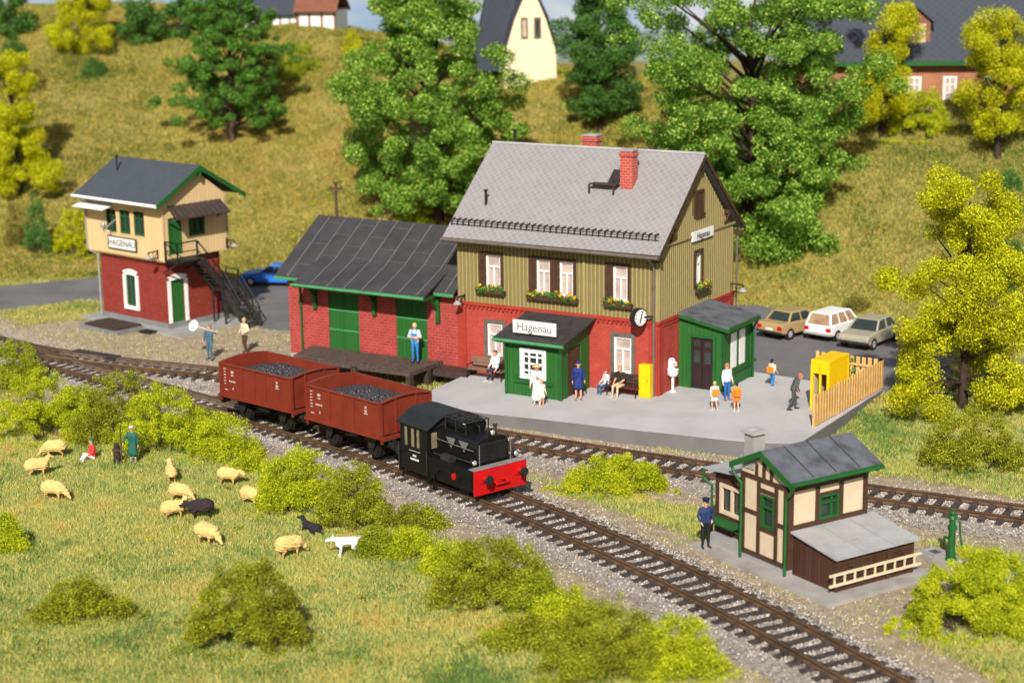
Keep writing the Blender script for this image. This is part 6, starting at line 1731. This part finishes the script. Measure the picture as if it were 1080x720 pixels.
# seated people
person(S3(-7.72, -.72, PZ - .02), STN[2] - pi / 2 - .15, 'person in a white shirt and dark trousers sitting on the left bench', (.74, .72, .70), (.03, .035, .05), (.09, .045, .03), shoes=(.6, .6, .6), base=SIT, pose=dict(hal=(.34, .30, .60), ell=(.1, .28, .8)))
person(S3(-2.18, -.60, PZ - .06), STN[2] - pi / 2 - .5, 'child in pale shirt and blue jeans sitting at the bench end', (.62, .66, .66), (.02, .10, .20), (.30, .06, .03), shoes=(.6, .6, .6), base=SIT, scale=.86, hair_big=True)
person(S3(-1.45, -.66, PZ - .02), STN[2] - pi / 2 - .15, 'man in black shirt and beige trousers sitting on the bench by the yellow cabinet', (.025, .02, .02), (.55, .44, .28), (.42, .22, .10), shoes=(.5, .4, .28), base=SIT, pose=dict(knl=(.46, .16, .52), anl=(.5, .17, .09), head=(.08, 0, 1.22)), short_sleeves=True)
# children with satchels and their mother
def satchel(loc, yaw, col, label, scale, z0=.95):
    t = thing('school_satchel', loc, yaw, label, 'satchel', 'orange school satchels'); t.scale = (scale,) * 3
    mb = MB(); mb.box(-.30, -.12, -.19, .19, z0, z0 + .36); b = mb.build('bag', flat(col, .5), t, .04)
    mb = MB(); mb.box(-.325, -.30, -.18, .18, z0 + .15, z0 + .35); mb.build('flap', flat(tuple(c * .9 for c in col), .5), b)
    for s in (-.1, .1): mb = MB(); mb.tube([(-.14, s, z0 + .34), (.0, s * 1.2, z0 + .50), (.13, s * 1.2, z0 + .36), (.12, s * 1.3, z0 + .12), (-.13, s, z0 + .04)], .014, 5); mb.build('strap', flat((.5, .18, .02)), t)
    return t
OR = (.85, .24, .02)
walk = dict(knl=(.16, .10, .50), anl=(.10, .10, .09), knr=(.02, -.10, .50), anr=(-.22, -.11, .13), hal=(-.12, .26, .92), har=(.18, -.26, .94))
l = W3(814, 409, PZ); person(l, radians(48), 'child in white shirt and blue jeans walking towards the parked cars', (.62, .50, .40), (.03, .20, .48), (.015, .012, .012), shoes=(.6, .6, .6), pose=walk, scale=.74); satchel(l, radians(48), OR, 'orange satchel on the back of the child nearest the car park', .74)
l = W3(766.5, 422, PZ); person(l, radians(-60), 'woman in white blouse and blue jeans standing between two schoolchildren', (.76, .74, .72), (.02, .12, .38), (.35, .18, .08), shoes=(.2, .12, .1), scale=.92, hair_big=True)
l = W3(753.5, 433, PZ); person(l, radians(100), 'child with blond hair and bare legs left of the woman in jeans', (.72, .60, .50), (.62, .3, .2), (.60, .38, .15), shoes=(.7, .6, .55), pose=walk, scale=.72, bare_legs=True, skirt=.55, skirt_col=(.75, .7, .62)); satchel(l, radians(100), OR, 'orange satchel worn by the blond child', .72)
l = W3(776.5, 434, PZ); person(l, radians(95), 'child with dark hair in an orange top right of the woman in jeans', (.80, .22, .02), (.62, .34, .24), (.02, .02, .05), shoes=(.7, .65, .6), scale=.72, bare_legs=True, skirt=.4, skirt_col=(.78, .2, .02)); satchel(l, radians(95), (.82, .2, .015), 'orange satchel worn by the dark haired child', .72)
# old man stooping
person(W3(836, 432, PZ), radians(8), 'stooping old man in a grey suit walking towards the fence', (.075, .08, .085), (.06, .062, .066), (.40, .14, .08), shoes=(.02, .02, .02),
       pose=dict(chest=(.14, 0, 1.22), neck=(.24, 0, 1.36), head=(.33, 0, 1.45), shl=(.18, .18, 1.30), shr=(.18, -.18, 1.30), ell=(.10, .24, 1.04), elr=(.12, -.24, 1.04), hal=(.20, .2, .84), har=(.24, -.2, .84), knl=(.16, .1, .5), anl=(.16, .11, .09), knr=(-.02, -.1, .5), anr=(-.24, -.11, .11)), scale=.98)
# porter on the ramp
_pr, _ = person(S3(-12.02, -.75, DZ), STN[2] - pi / 2 + .3, 'porter in light blue dungarees standing on the loading ramp', (.42, .50, .55), (.03, .18, .46), (.62, .42, .20), shoes=(.03, .03, .03), pose=dict(hal=(.16, .02, 1.16), ell=(.02, .28, 1.14), har=(.14, .02, 1.12), elr=(.02, -.29, 1.14)), scale=1.06, short_sleeves=True)
mb = MB(); mb.box(.10, .135, -.12, .12, .95, 1.30); mb.bar((.12, -.09, 1.28), (.02, -.09, 1.49), .04); mb.bar((.12, .09, 1.28), (.02, .09, 1.49), .04); mb.build('dungaree_bib', flat((.03, .18, .46)), _pr)
# two track workers by the cabin
l = W3(222, 379, 0.02); l = (l[0], l[1], float(ground_z(l[0], l[1])))
_, J = person(l, radians(-120), 'track worker in grey blue overalls with a pole across his shoulder', (.06, .12, .17), (.06, .12, .17), (.30, .12, .06), shoes=(.04, .04, .04), pose=dict(ell=(-.05, .36, 1.34), hal=(.05, .42, 1.46), elr=(.02, -.28, 1.15), har=(.04, -.30, .90), knl=(.10, .14, .5), anl=(.06, .20, .09), anr=(-.06, -.16, .09)), scale=1.0)
rt = thing('signal_paddle', l, radians(-120), 'white oval paddle on a wooden pole carried by the worker in blue', 'paddle')
mb = MB(); mb.bar((.08, .55, 1.44), (-.02, -.75, 1.60), .04); mb.build('handle', M['ladder'], rt)
mb = MB(); mb.cyl((-.06, -.98, 1.60), (-.02, -.98, 1.62), .27, None, 20); mb.build('paddle_disc', M['white'], rt)
l = W3(259, 372, 0.02); l = (l[0], l[1], float(ground_z(l[0], l[1])))
person(l, radians(-130), 'track worker in cream shirt and brown trousers below the cabin stairs', (.62, .50, .36), (.07, .035, .02), (.45, .28, .12), shoes=(.03, .02, .02), pose=dict(ell=(.0, .30, 1.16), hal=(.16, .22, 1.08), elr=(-.04, -.30, 1.16), har=(.04, -.36, .96), knl=(.08, .1, .5), anr=(-.12, -.12, .1)), scale=1.02)

# shepherd, resting child, flock
sh = at(141, 489); _, J = person(sh, radians(-95), 'shepherd in a long dark green coat and grey cap in front of the bushes', (.015, .10, .075), (.30, .30, .24), None, shoes=(.05, .04, .03), hat=('flat', (.50, .50, .50)), skirt=1.0, skirt_col=(.015, .10, .075), pose=dict(elr=(.10, -.32, 1.15), har=(.24, -.34, 1.02)), scale=.87)
sk = thing('shepherd_staff', sh, radians(-95), 'brown wooden staff in the shepherd right hand', 'staff')
mb = MB(); mb.tube([(.34, -.36, 0), (.31, -.36, 1.05), (.29, -.36, 1.5), (.24, -.36, 1.62), (.17, -.36, 1.56)], .028, 6); mb.build('staff_shaft', M['bark'], sk)
bg_ = thing('travel_bag', (sh[0] - .62, sh[1] - .05, sh[2]), 0, 'tall dark brown bundle standing beside the shepherd', 'bundle')
mb = MB(); mb.cyl((0, 0, 0), (0, 0, .72), .17, .11, 10); mb.ball((0, 0, .76), .125, 10, 7); mb.build('bundle_body', M['bark_dk'], bg_); mb = MB(); mb.cyl((0, 0, .55), (0, 0, .62), .185, None, 10); mb.build('strap', M['bark'], bg_)
kd = at(98, 485); person((kd[0], kd[1], kd[2] - .36), radians(-150), 'child in red jumper and white trousers sitting in the meadow near the shepherd', (.75, .05, .05), (.74, .72, .70), (.02, .10, .10), base=SIT, pose=dict(knl=(.34, .12, .72), knr=(.34, -.12, .70), anl=(.50, .13, .46), anr=(.50, -.13, .46)), shoes=(.1, .1, .1), scale=.9)

def quad(kind, loc, yaw, label, cat, group, col, leg, scale=1.0, head='graze', mats=None, lie=False):
    root = thing(kind, loc, yaw, label, cat, group); root.scale = (scale,) * 3
    S = []; a = S.append
    if kind == 'sheep':
        if lie: pass
        a(((-.34, 0, .62), (.30, 0, .60), .285, .265, 0)); a(((-.26, 0, .76), (.20, 0, .74), .19, .18, 0)); a(((-.42, 0, .58), (-.30, 0, .64), .16, .2, 0))
        hp_ = {'graze': ((.42, 0, .62), (.66, 0, .36), (.82, 0, .20)), 'up': ((.40, 0, .72), (.60, 0, .98), (.80, 0, .94)), 'level': ((.40, 0, .68), (.66, 0, .76), (.88, 0, .66)), 'side': ((.40, 0, .66), (.60, .14, .78), (.70, .34, .70))}[head]
        a((hp_[0], hp_[1], .165, .115, 0)); a((hp_[1], hp_[2], .105, .062, 0))
        h = Vector(hp_[1]); 
        for s in (-1, 1): a((h + Vector((.02, s * .09, .03)), h + Vector((.0, s * .19, -.0)), .035, .022, 0))
        a(((-.52, 0, .66), (-.60, 0, .50), .05, .04, 0))
        for s in (-1, 1):
            j = random.uniform(-.06, .06)
            a(((.26, s * .13, .48), (.27 + j, s * .135, .24), .085, .042, 0)); a(((.27 + j, s * .135, .24), (.25 + j, s * .135, .05), .040, .034, 1)); a(((.25 + j, s * .135, .04), (.29 + j, s * .135, .03), .036, .03, 1))
            a(((-.34, s * .13, .52), (-.26 - j, s * .14, .36), .12, .062, 0)); a(((-.26 - j, s * .14, .36), (-.40 - j, s * .14, .25), .055, .04, 1)); a(((-.40 - j, s * .14, .25), (-.38 - j, s * .14, .05), .038, .033, 1)); a(((-.38 - j, s * .14, .04), (-.34 - j, s * .14, .03), .036, .03, 1))
        E_ = MB(); E_.m = 2
        tip = Vector(hp_[2]); md_ = h.lerp(tip, .35)
        for s in (-1, 1): E_.ball(md_ + Vector((.0, s * .088, .03)), .017, 6, 5)
    else:
        if lie:
            a(((-.30, 0, .20), (.22, 0, .26), .15, .145, 0)); a(((.22, 0, .28), (.40, 0, .48), .11, .085, 0)); a(((.40, 0, .50), (.60, 0, .46), .085, .045, 0)); hh = Vector((.40, 0, .5))
            for s in (-1, 1):
                a(((.22, s * .11, .18), (.30, s * .12, .06), .07, .045, 0)); a(((.30, s * .12, .05), (.56, s * .11, .04), .042, .034, 0)); a(((-.30, s * .14, .18), (-.12, s * .17, .14), .11, .07, 0)); a(((-.12, s * .17, .12), (-.34, s * .18, .05), .05, .035, 0)); a(((-.34, s * .18, .05), (-.16, s * .18, .04), .035, .03, 0))
            a(((-.42, 0, .14), (-.72, .12, .05), .045, .025, 0)); tip = Vector((.6, 0, .46))
        else:
            a(((-.28, 0, .56), (.22, 0, .54), .135, .16, 0)); a(((.20, 0, .52), (.26, 0, .46), .15, .12, 0)); a(((.26, 0, .60), (.48, 0, .66), .10, .08, 0)); a(((.48, 0, .66), (.70, 0, .60), .080, .040, 0)); hh = Vector((.48, 0, .68)); tip = Vector((.7, 0, .6))
            for s in (-1, 1):
                a(((.20, s * .09, .44), (.20, s * .095, .25), .065, .036, 0)); a(((.20, s * .095, .25), (.24, s * .095, .04), .034, .028, 0)); a(((.24, s * .095, .03), (.30, s * .095, .025), .032, .026, 0))
                a(((-.28, s * .09, .50), (-.20, s * .10, .34), .10, .055, 0)); a(((-.20, s * .10, .34), (-.40, s * .10, .22), .045, .032, 0)); a(((-.40, s * .10, .22), (-.36, s * .10, .04), .030, .026, 0)); a(((-.36, s * .1, .03), (-.30, s * .1, .025), .032, .026, 0))
            a(((-.40, 0, .62), (-.66, .02, .78), .045, .02, 0))
        for s in (-1, 1): a((hh + Vector((-.03, s * .06, .05)), hh + Vector((-.05, s * .09, .13)), .032, .014, 0))
        E_ = MB(); E_.m = 2
        for s in (-1, 1): E_.ball(hh + Vector((.09, s * .062, .03)), .014, 6, 5)
        E_.ball(tip + Vector((.035, 0, .01)), .018, 6, 5)
    remesh_body('body', S, .024, [flat(col, .95) if kind != 'sheep' or col else M['sheep'], flat(leg, .9), M['eye']], root, E_, wool=.12 if kind == 'sheep' else 0)
    return root
FL = (.66, .455, .17)
flock = [((58, 482), 185, 'graze', 'cream sheep grazing at the upper left edge of the flock by the bushes', 1.05),
         ((40, 502), 20, 'up', 'cream sheep with raised head at the left end of the flock', 1.05),
         ((58, 527), -20, 'graze', 'cream sheep grazing alone lowest on the left of the meadow', 1.1),
         ((181, 508), 105, 'up', 'cream sheep seen from behind below and right of the shepherd', 1.0),
         ((191, 528), -25, 'graze', 'cream sheep grazing just above the black sheep', 1.0),
         ((184, 546), 22, 'up', 'cream sheep nose to nose with the black sheep', 1.0),
         ((219, 573), -35, 'graze', 'cream sheep grazing below the black sheep', 1.1),
         ((242, 511), -20, 'level', 'cream sheep with level head nearest the bushes at the track side', 1.0),
         ((266, 533), -35, 'graze', 'cream sheep grazing right of the black sheep beside the bushes', 1.05),
         ((306, 587), 35, 'graze', 'cream sheep grazing rightmost close to the white dog', 1.1)]
for (px, py), yw, hd_, lb, s_ in flock:
    quad('sheep', at(px, py + 1), radians(yw), lb, 'sheep', 'cream sheep on the meadow', FL, (.44, .29, .11), s_ * .74, hd_)
quad('sheep', at(212, 547), radians(188), 'single black sheep in the middle of the flock', 'sheep', None, (.035, .022, .025), (.02, .015, .015), .78, 'level')
quad('dog', at(328, 561), radians(145), 'black dog lying in the grass below the bushes', 'dog', None, (.022, .020, .024), (.02, .02, .02), .95, lie=True)
quad('dog', at(366, 587), radians(190), 'white dog standing in the meadow right of the flock', 'dog', None, (.78, .77, .75), (.7, .7, .7), .98)

# ================================================================== TREES AND SHRUBS
def envelope_clumps(rng, n, prof, rx, ry, h0, h1, r0, r1, gap=.0, offs=(0, 0), minf=.35):
    """clump centres in a crown: prof(t) gives relative radius at height t"""
    C, R = [], []
    while len(C) < n:
        t = rng.uniform(0, 1); a = rng.uniform(0, 2 * pi); f = rng.uniform(minf, 1) ** .7
        w = prof(t) * (1 + .28 * sin(3 * a + 7 * t + offs[0]) + .16 * sin(7 * a - 11 * t))
        x, y, z = cos(a) * f * w * rx, sin(a) * f * w * ry, h0 + (h1 - h0) * t
        C.append((x + offs[0] * 0, y, z)); R.append(rng.uniform(r0, r1))
    return np.array(C), np.array(R)

def limbs(mb, C, trunk_top, trunk_pts, rng, n, r0=.07):
    for i in rng.choice(len(C), min(n, len(C)), replace=False):
        c = Vector(C[i]); t = max(.10, min(1, (c.z * .72) / max(trunk_top, .1)))
        k_ = t * (len(trunk_pts) - 1); j = int(min(k_, len(trunk_pts) - 2)); s = Vector(trunk_pts[j]).lerp(Vector(trunk_pts[j + 1]), k_ - j)
        m_ = s.lerp(c, .5) + Vector((rng.uniform(-.2, .2), rng.uniform(-.2, .2), rng.uniform(-.1, .25)))
        mb.cyl(s, m_, r0, r0 * .6, 6); mb.cyl(m_, c, r0 * .6, r0 * .25, 5)

def tree(name, loc, label, group, h, rx, ry, prof, mat, n_cl, r0, r1, n_leaf, leaf, crown0, seed, bark=None, trunk_r=.22, lean=(0, 0), minf=.35, squash=.8, n_limb=26, extra=None):
    rng = np.random.default_rng(seed)
    root = thing(name, (loc[0], loc[1], loc[2] - .08), rng.uniform(0, 0), label, 'tree', group)
    C, R = envelope_clumps(rng, n_cl, prof, rx, ry, crown0, h - r1 * .6, r0, r1, minf=minf, offs=(seed, 0))
    C[:, 0] += lean[0] * C[:, 2] / h; C[:, 1] += lean[1] * C[:, 2] / h
    if extra is not None: C = np.vstack([C, [e[:3] for e in extra]]); R = np.r_[R, [e[3] for e in extra]]
    V, F = leaf_cloud(C, R, n_leaf, leaf, rng, squash, .40)
    npmesh('crown', V, F, mat, root)
    tp_ = [(0, 0, -.3)]; k_ = 6
    for i in range(1, k_ + 1): t = i / k_; tp_.append((lean[0] * t + rng.uniform(-.08, .08) * h * .12, lean[1] * t + rng.uniform(-.08, .08) * h * .12, h * .86 * t))
    mb = MB()
    for i in range(k_): mb.cyl(tp_[i], tp_[i + 1], trunk_r * (1 - i / k_ * .8) * (1.25 if i == 0 else 1), trunk_r * (1 - (i + 1) / k_ * .8), 9)
    limbs(mb, C, h * .86, tp_, rng, n_limb, trunk_r * .33)
    mb.build('trunk', bark or M['bark_dk'], root)
    return root

def at_d(px, py, y): d = ray(px, py); t = y / d.y; return (d.x * t, y, CAMH + d.z * t)
def ht(px, pytop, y, z): d = ray(px, pytop); return CAMH + d.z * y / d.y - z
oval = lambda t: (sin(pi * min(1, .10 + .86 * t))) ** .62
cone = lambda t: (1.02 - t) ** .75 * (.55 + .45 * min(1, t * 6))
irr = lambda t: (sin(pi * min(1, .06 + .9 * t))) ** .5 * (.82 + .26 * sin(9 * t))

# big green tree behind the goods shed roof
p = at(462, 236)
tree('deciduous_tree', p, 'tall light green leafy tree rising behind the goods shed roof', 'large green trees behind the station', ht(450, -32, p[1], p[2]), 5.4, 4.6, lambda t: .62 + .38 * sin(pi * min(1, t * 1.15)) - .10 * max(0, t - .8) * 5, L_GREEN, 330, .42, .98, 190000,   .145, 1.0, 11, trunk_r=.34, lean=(-.6, 0), n_limb=44)
# widest tree behind the station
p = at(790, 262)
tree('deciduous_tree', p, 'very wide light green tree behind the station gable', 'large green trees behind the station', ht(785, -40, p[1], p[2]), 6.4, 5.0, lambda t: min(1.0, .66 + .9 * t) , L_GREEN, 430, .42, 1.0, 240000, .145, .5, 23, trunk_r=.40, n_limb=46, extra=[(1.6, -2.2, .4, 1.2), (2.6, -2, 1.0, 1.1), (.4, -2.5, .6, 1.2), (1.2, -2.2, 2.2, 1.3), (2.4, -2, 2.6, 1.2), (-1.4, -2, 1.0, 1.0)])
# dark evergreen
p = at(633, 138)
tree('evergreen_tree', p, 'dark green evergreen tree with trunk showing on the slope between the two leafy trees', 'evergreens on the slope', ht(633, -25, p[1], p[2]), 2.6, 2.4, lambda t: (.6 + .4 * sin(pi * t)) * (.85 + .2 * sin(13 * t)), L_DARK, 170, .35, .72, 70000, .125, 1.3, 31, trunk_r=.2)
# pine on the left slope
p = at(245, 148)
tree('pine_tree', p, 'broad dark green pine with tiered branches on the left slope', 'evergreens on the slope', ht(225, -25, p[1], p[2]), 4.6, 3.6, lambda t: (1.0 - .50 * t) * (.88 + .16 * sin(17 * t)), L_PINE, 300, .30, .68, 100000, .125, 1.3, 41, bark=M['bark'], trunk_r=.24, minf=.25, squash=.7, n_limb=70)
# yellow trees
def ytree(px, py, y, wpx, toppx, label, seed, n_cl=60, n_leaf=20000, crown0=.8, mat=None, prof=irr, d=None, **kw):
    if y: x_, _, z_ = at_d(px, py, y); z_ = float(ground_z(x_, y)); p = (x_, y, z_)
    else: p = at(px, py)
    k_ = FPX / p[1]; h = ht(px, toppx, p[1], p[2]); rx = wpx / k_ / 2
    return tree('yellow_tree', p, label, 'yellow green model trees', h, rx * .92, rx * .85, prof, mat or L_YEL, int(n_cl * 1.4), .32, .80, int(n_leaf * 2.4), .095, crown0, seed, trunk_r=.15 if h < 8 else .2, squash=.9, **kw)
ytree(1016, 432, None, 215, 174, 'large bright yellow tree with spreading branches right of the picket fence', 51, 88, 50000, .45, prof=lambda t: (1.0 - .80 * max(0, t - .30)) * (.84 + .30 * sin(15 * t)), n_limb=60, minf=.35)
ytree(1052, 166, None, 100, 6, 'yellow tree with dark trunk on the slope in front of the brick house', 53, 60, 24000, 1.6)
ytree(930, 140, None, 78, -8, 'narrow bright yellow tree left of the hilltop brick house', 57, 46, 20000, .3, prof=lambda t: .75 + .3 * sin(9 * t))
ytree(20, 205, None, 92, 52, 'yellow tree cut by the left frame edge on the slope', 59, 80, 36000, .2, prof=lambda t: (1.0 - .55 * t) * (.85 + .2 * sin(9 * t)))
ytree(88, 52, None, 92, -22, 'yellow green tree on the crest left of the pine', 61, 50, 20000, .2, mat=L_GO if False else L_YEL)
p = at(12, 36); tree('evergreen_tree', p, 'dark green tree at the top left corner of the hill', 'evergreens on the slope', 3.6, 1.9, 1.6, irr, L_DARK, 26, .4, .8, 7000, .17, .2, 63, trunk_r=.12)
p = at(152, 44); tree('evergreen_tree', p, 'dark green bushy tree on the crest beside the pine', 'evergreens on the slope', 3.9, 1.7, 1.5, irr, L_DARK, 26, .4, .8, 7000, .17, .1, 64, trunk_r=.12)
p = at(192, 40); tree('evergreen_tree', p, 'dark green tree behind the top of the pine', 'evergreens on the slope', 4.5, 2.1, 1.5, irr, L_DARK, 26, .4, .8, 8000, .17, .3, 65, trunk_r=.12)

def shrub(px, py, wpx, hpx, mat, label, seed, n=6000, leaf=.09, depth=1.0, group='shrubs along the meadow', twig=True, name='shrub', wild=.38):
    """px,py: foot of the shrub in the picture"""
    rng = np.random.default_rng(seed); p = at(px, py); k_ = FPX / p[1]; w = wpx / k_; h = hpx / k_ * 1.12; n = int(n * 3.2); leaf *= .64; dpt = w * .55 * depth
    root = thing(name, (p[0], p[1] + dpt * .42, p[2] - .05), 0, label, 'shrub', group)
    C, R = [], []
    m = int(34 + w * 13)
    for i in range(m):
        a = rng.uniform(0, 2 * pi); f = sqrt(rng.uniform(0, 1)); x_, y_ = cos(a) * f * w / 2 * .86, sin(a) * f * dpt / 2 * .9
        top = h * (1 - .62 * f ** 2.6) * (1 - wild * .7 * rng.uniform(0, 1)); r = rng.uniform(.10, .25) * min(1.3, max(.55, h))
        C.append((x_, y_, max(r * .4, top - r))); R.append(r)
        if top > r * 2.4: C.append((x_ * 1.04, y_ * 1.04, (top - r) * .5)); R.append(r * 1.15)
    for i in range(int(m * 1.3)):      # low skirt running out into the grass
        a = rng.uniform(0, 2 * pi); f = rng.uniform(.75, 1.22); r = rng.uniform(.07, .17)
        C.append((cos(a) * f * w / 2, sin(a) * f * dpt / 2, r * .4)); R.append(r)
    C, R = np.array(C), np.array(R)
    gz0 = float(ground_z(root.location.x, root.location.y))
    V, F = leaf_cloud(C, R, n, leaf, rng, .9, .35)
    npmesh('foliage', V, F, mat, root)
    if twig:
        mb = MB()
        for i in rng.choice(len(C), min(16, len(C)), replace=False): mb.cyl((C[i][0] * .35, C[i][1] * .35, -.1), C[i], .028, .012, 5)
        mb.build('stem', M['bark'], root)
    return root
SH = [
 (12, 413, 76, 58, L_GO, 'grey olive bush at the left frame edge beside the tracks', 9000, .09),
 (42, 470, 122, 78, L_YG, 'bright yellow green bush left of the shepherd at the track side', 17000, .085),
 (126, 464, 112, 72, L_MIX, 'darker olive green bush behind the shepherd', 13000, .085),
 (172, 483, 122, 76, L_YG, 'bright yellow green bush right behind the shepherd', 17000, .085),
 (234, 490, 92, 54, L_YG, 'low yellow green bush between shepherd and track', 9000, .085),
 (312, 546, 112, 74, L_YG, 'yellow green bush sloping along the ballast behind the sheep', 16000, .085),
 (372, 562, 92, 74, L_MIX, 'olive bush behind the lying black dog', 13000, .085),
 (395, 590, 52, 40, L_GO, 'small mid green bush beside the white dog', 5000, .085),
 (432, 592, 58, 40, L_YG, 'small yellow green bush right of the white dog', 6000, .085),
 (520, 650, 160, 84, L_MIX, 'wide brownish olive bush in front of the loco ballast', 19000, .085),
 (566, 652, 70, 56, L_GO, 'green bush at the right end of the brownish olive bush', 7000, .085),
 (640, 726, 160, 96, L_MIX, 'olive green bush at the bottom edge below the track', 17000, .08),
 (716, 722, 122, 74, L_YG, 'yellow green bush at the bottom edge touching the ballast', 14000, .08),
 (256, 694, 150, 104, L_MIX, 'round olive green bush in the middle of the front meadow', 19000, .085),
 (84, 662, 120, 50, L_MIX, 'low olive brush on the left of the front meadow', 9000, .085),
 (8, 585, 40, 46, L_YG, 'yellow green brush at the left frame edge below the flock', 5000, .085),
 (650, 525, 132, 42, L_YG, 'yellow green mound shaped bush between the two tracks', 17000, .085),
 (1038, 676, 172, 96, L_YG, 'big bright yellow green bush right of the hut', 42000, .08),
 (1032, 502, 128, 74, L_MIX, 'olive brush under the big yellow tree', 13000, .09),
 (905, 330, 34, 20, L_OLV, 'small brownish brush at the slope foot behind the beige car', 2500, .1),
 (78, 274, 54, 52, L_YEL, 'yellow bush on the slope left of the signal cabin', 8000, .11),
 (38, 272, 30, 66, L_MG, 'narrow green bush left of the yellow bush by the road', 5000, .11),
 (18, 262, 34, 50, L_OLV, 'brownish bush on the slope at the left frame edge', 4000, .11),
 (98, 82, 30, 22, L_DARK, 'small dark green bush in the middle of the left slope', 2500, .12),
 (30, 100, 34, 34, L_OLV, 'small olive bush above the left yellow tree', 3000, .12),
 (14, 60, 26, 26, L_DARK, 'nearly black small bush high on the left slope', 2500, .12),
 (312, 84, 60, 40, L_GO, 'olive bush on the slope right of the pine', 6000, .12),
 (372, 62, 22, 30, L_YEL, 'small yellow bush beside the tall green tree', 2500, .12),
 (436, 250, 52, 50, L_GO, 'olive bush at the foot of the tall green tree', 6000, .11),
 (975, 150, 72, 56, L_YG, 'rounded yellow green bush in front of the hilltop brick house', 9000, .11),
 (1066, 238, 40, 60, L_MG, 'blue green bush at the right frame edge', 6000, .11),
 (1066, 308, 44, 60, L_DARK, 'dark green bush behind the big yellow tree at the right edge', 5000, .11),
 (962, 425, 48, 26, L_YG, 'small yellow bush where the platform side wall ends', 3500, .1),
 (205, 474, 80, 46, L_GO, 'olive green bush behind the low bush right of the shepherd', 7000, .085),
 (84, 450, 80, 44, L_GO, 'olive green bush at the ballast edge above the shepherd', 7000, .085),
 (470, 610, 70, 40, L_YG, 'low yellow green clump left of the wide brownish bush', 5000, .085),
 (262, 500, 50, 24, L_YG, 'low yellow green clump at the ballast edge above the sheep', 4000, .085),
 (600, 668, 90, 50, L_YG, 'yellow green clump between the two wide bushes near the bottom', 7000, .085),
 (560, 690, 120, 40, L_MIX, 'low brownish brush in front of the two bushes at the bottom', 7000, .085),
 (440, 560, 70, 30, L_MIX, 'low brownish brush on the bank below the engine', 5000, .085),
 (90, 472, 60, 40, L_MIX, 'low brownish tuft between two bright bushes left of the shepherd', 4000, .085),
 (820, 255, 60, 50, L_GREEN, 'light green bush at the foot of the wide tree', 6000, .16),
]
for i, (px, py, w, h, m_, lb, n, lf) in enumerate(SH):
    if m_ is None: continue
    g_ = 'shrubs on the slopes' if py < 345 else 'shrubs along the meadow'
    shrub(px, py, w, h, m_, lb, 100 + i, n, lf, group=g_)
# green potted bush behind the booth
bx = bp(899, 405, PZ); t = thing('potted_shrub', (bx[0], bx[1], PZ), 0, 'small green potted shrub behind the yellow booth', 'potted plant')
mb = MB(); mb.cyl((0, 0, 0), (0, 0, .35), .2, .28, 12); mb.build('pot', M['bark'], t)
V, F = leaf_cloud([(0, 0, .65), (.15, 0, .9), (-.15, .1, .8), (0, -.1, 1.1)], [.3, .28, .26, .22], 1500, .09, RNG, 1, .3); npmesh('foliage', V, F, L_MG, t)

# fallen leaves and stray flock tufts on the slope: low mixed clumps
def tufts(n, xr, yr, mat, seed, label, size=.30, dens=None):
    rng = np.random.default_rng(seed); x, y = rng.uniform(*xr, n), rng.uniform(*yr, n)
    kp = (np.abs(x) < y * .31 + 4); x, y = x[kp], y[kp]
    kp = rng.uniform(0, 1, len(x)) < dens(x, y); x, y = x[kp], y[kp]; z = ground_z(x, y)
    r = size * rng.uniform(.5, 1.4, len(x)); V, F = leaf_cloud(np.c_[x, y, z + r * .25], r, len(x) * 34, .09 if size < .4 else .12, rng, .6, .3)
    tag(npmesh('undergrowth', V, F, mat), label, kind='stuff')
hill_d = lambda x, y: dens_f(x, y) * (y > np.interp(x, FOOT[:, 0], FOOT[:, 1]) + 1) * (fbm(x, y, 4, 71) > .55)
tufts(2200, (-50, 46), (88, 150), L_OLV, 81, 'brown olive scrub dotted over the slope', .42, hill_d)
tufts(1200, (-50, 46), (88, 150), L_GO, 82, 'green scrub dotted over the slope', .42, lambda x, y: hill_d(x, y) * (fbm(x, y, 6, 12) > .5))
tufts(1500, (-26, 24), (44, 80), L_GO, 83, 'low green weeds scattered in the meadow', .16, lambda x, y: dens_f(x, y) * (fbm(x, y, 2.5, 31) > .58))
tufts(700, (-26, 24), (44, 80), L_OLV, 84, 'low brown weeds scattered in the meadow', .16, lambda x, y: dens_f(x, y) * (fbm(x, y, 2.5, 41) > .6))

bpy.context.view_layer.update()

tufts(2600, (-50, 46), (88, 150), L_MG, 85, 'darker green scrub in the hollows of the slope', .34, lambda x, y: hill_d(x, y) * (fbm(x, y, 9, 52) > .52))
tufts(2600, (-50, 46), (88, 150), L_OLV, 86, 'fine brown scrub over the slope', .26, lambda x, y: dens_f(x, y) * (y > np.interp(x, FOOT[:, 0], FOOT[:, 1]) + 1) * (fbm(x, y, 3, 61) > .5))
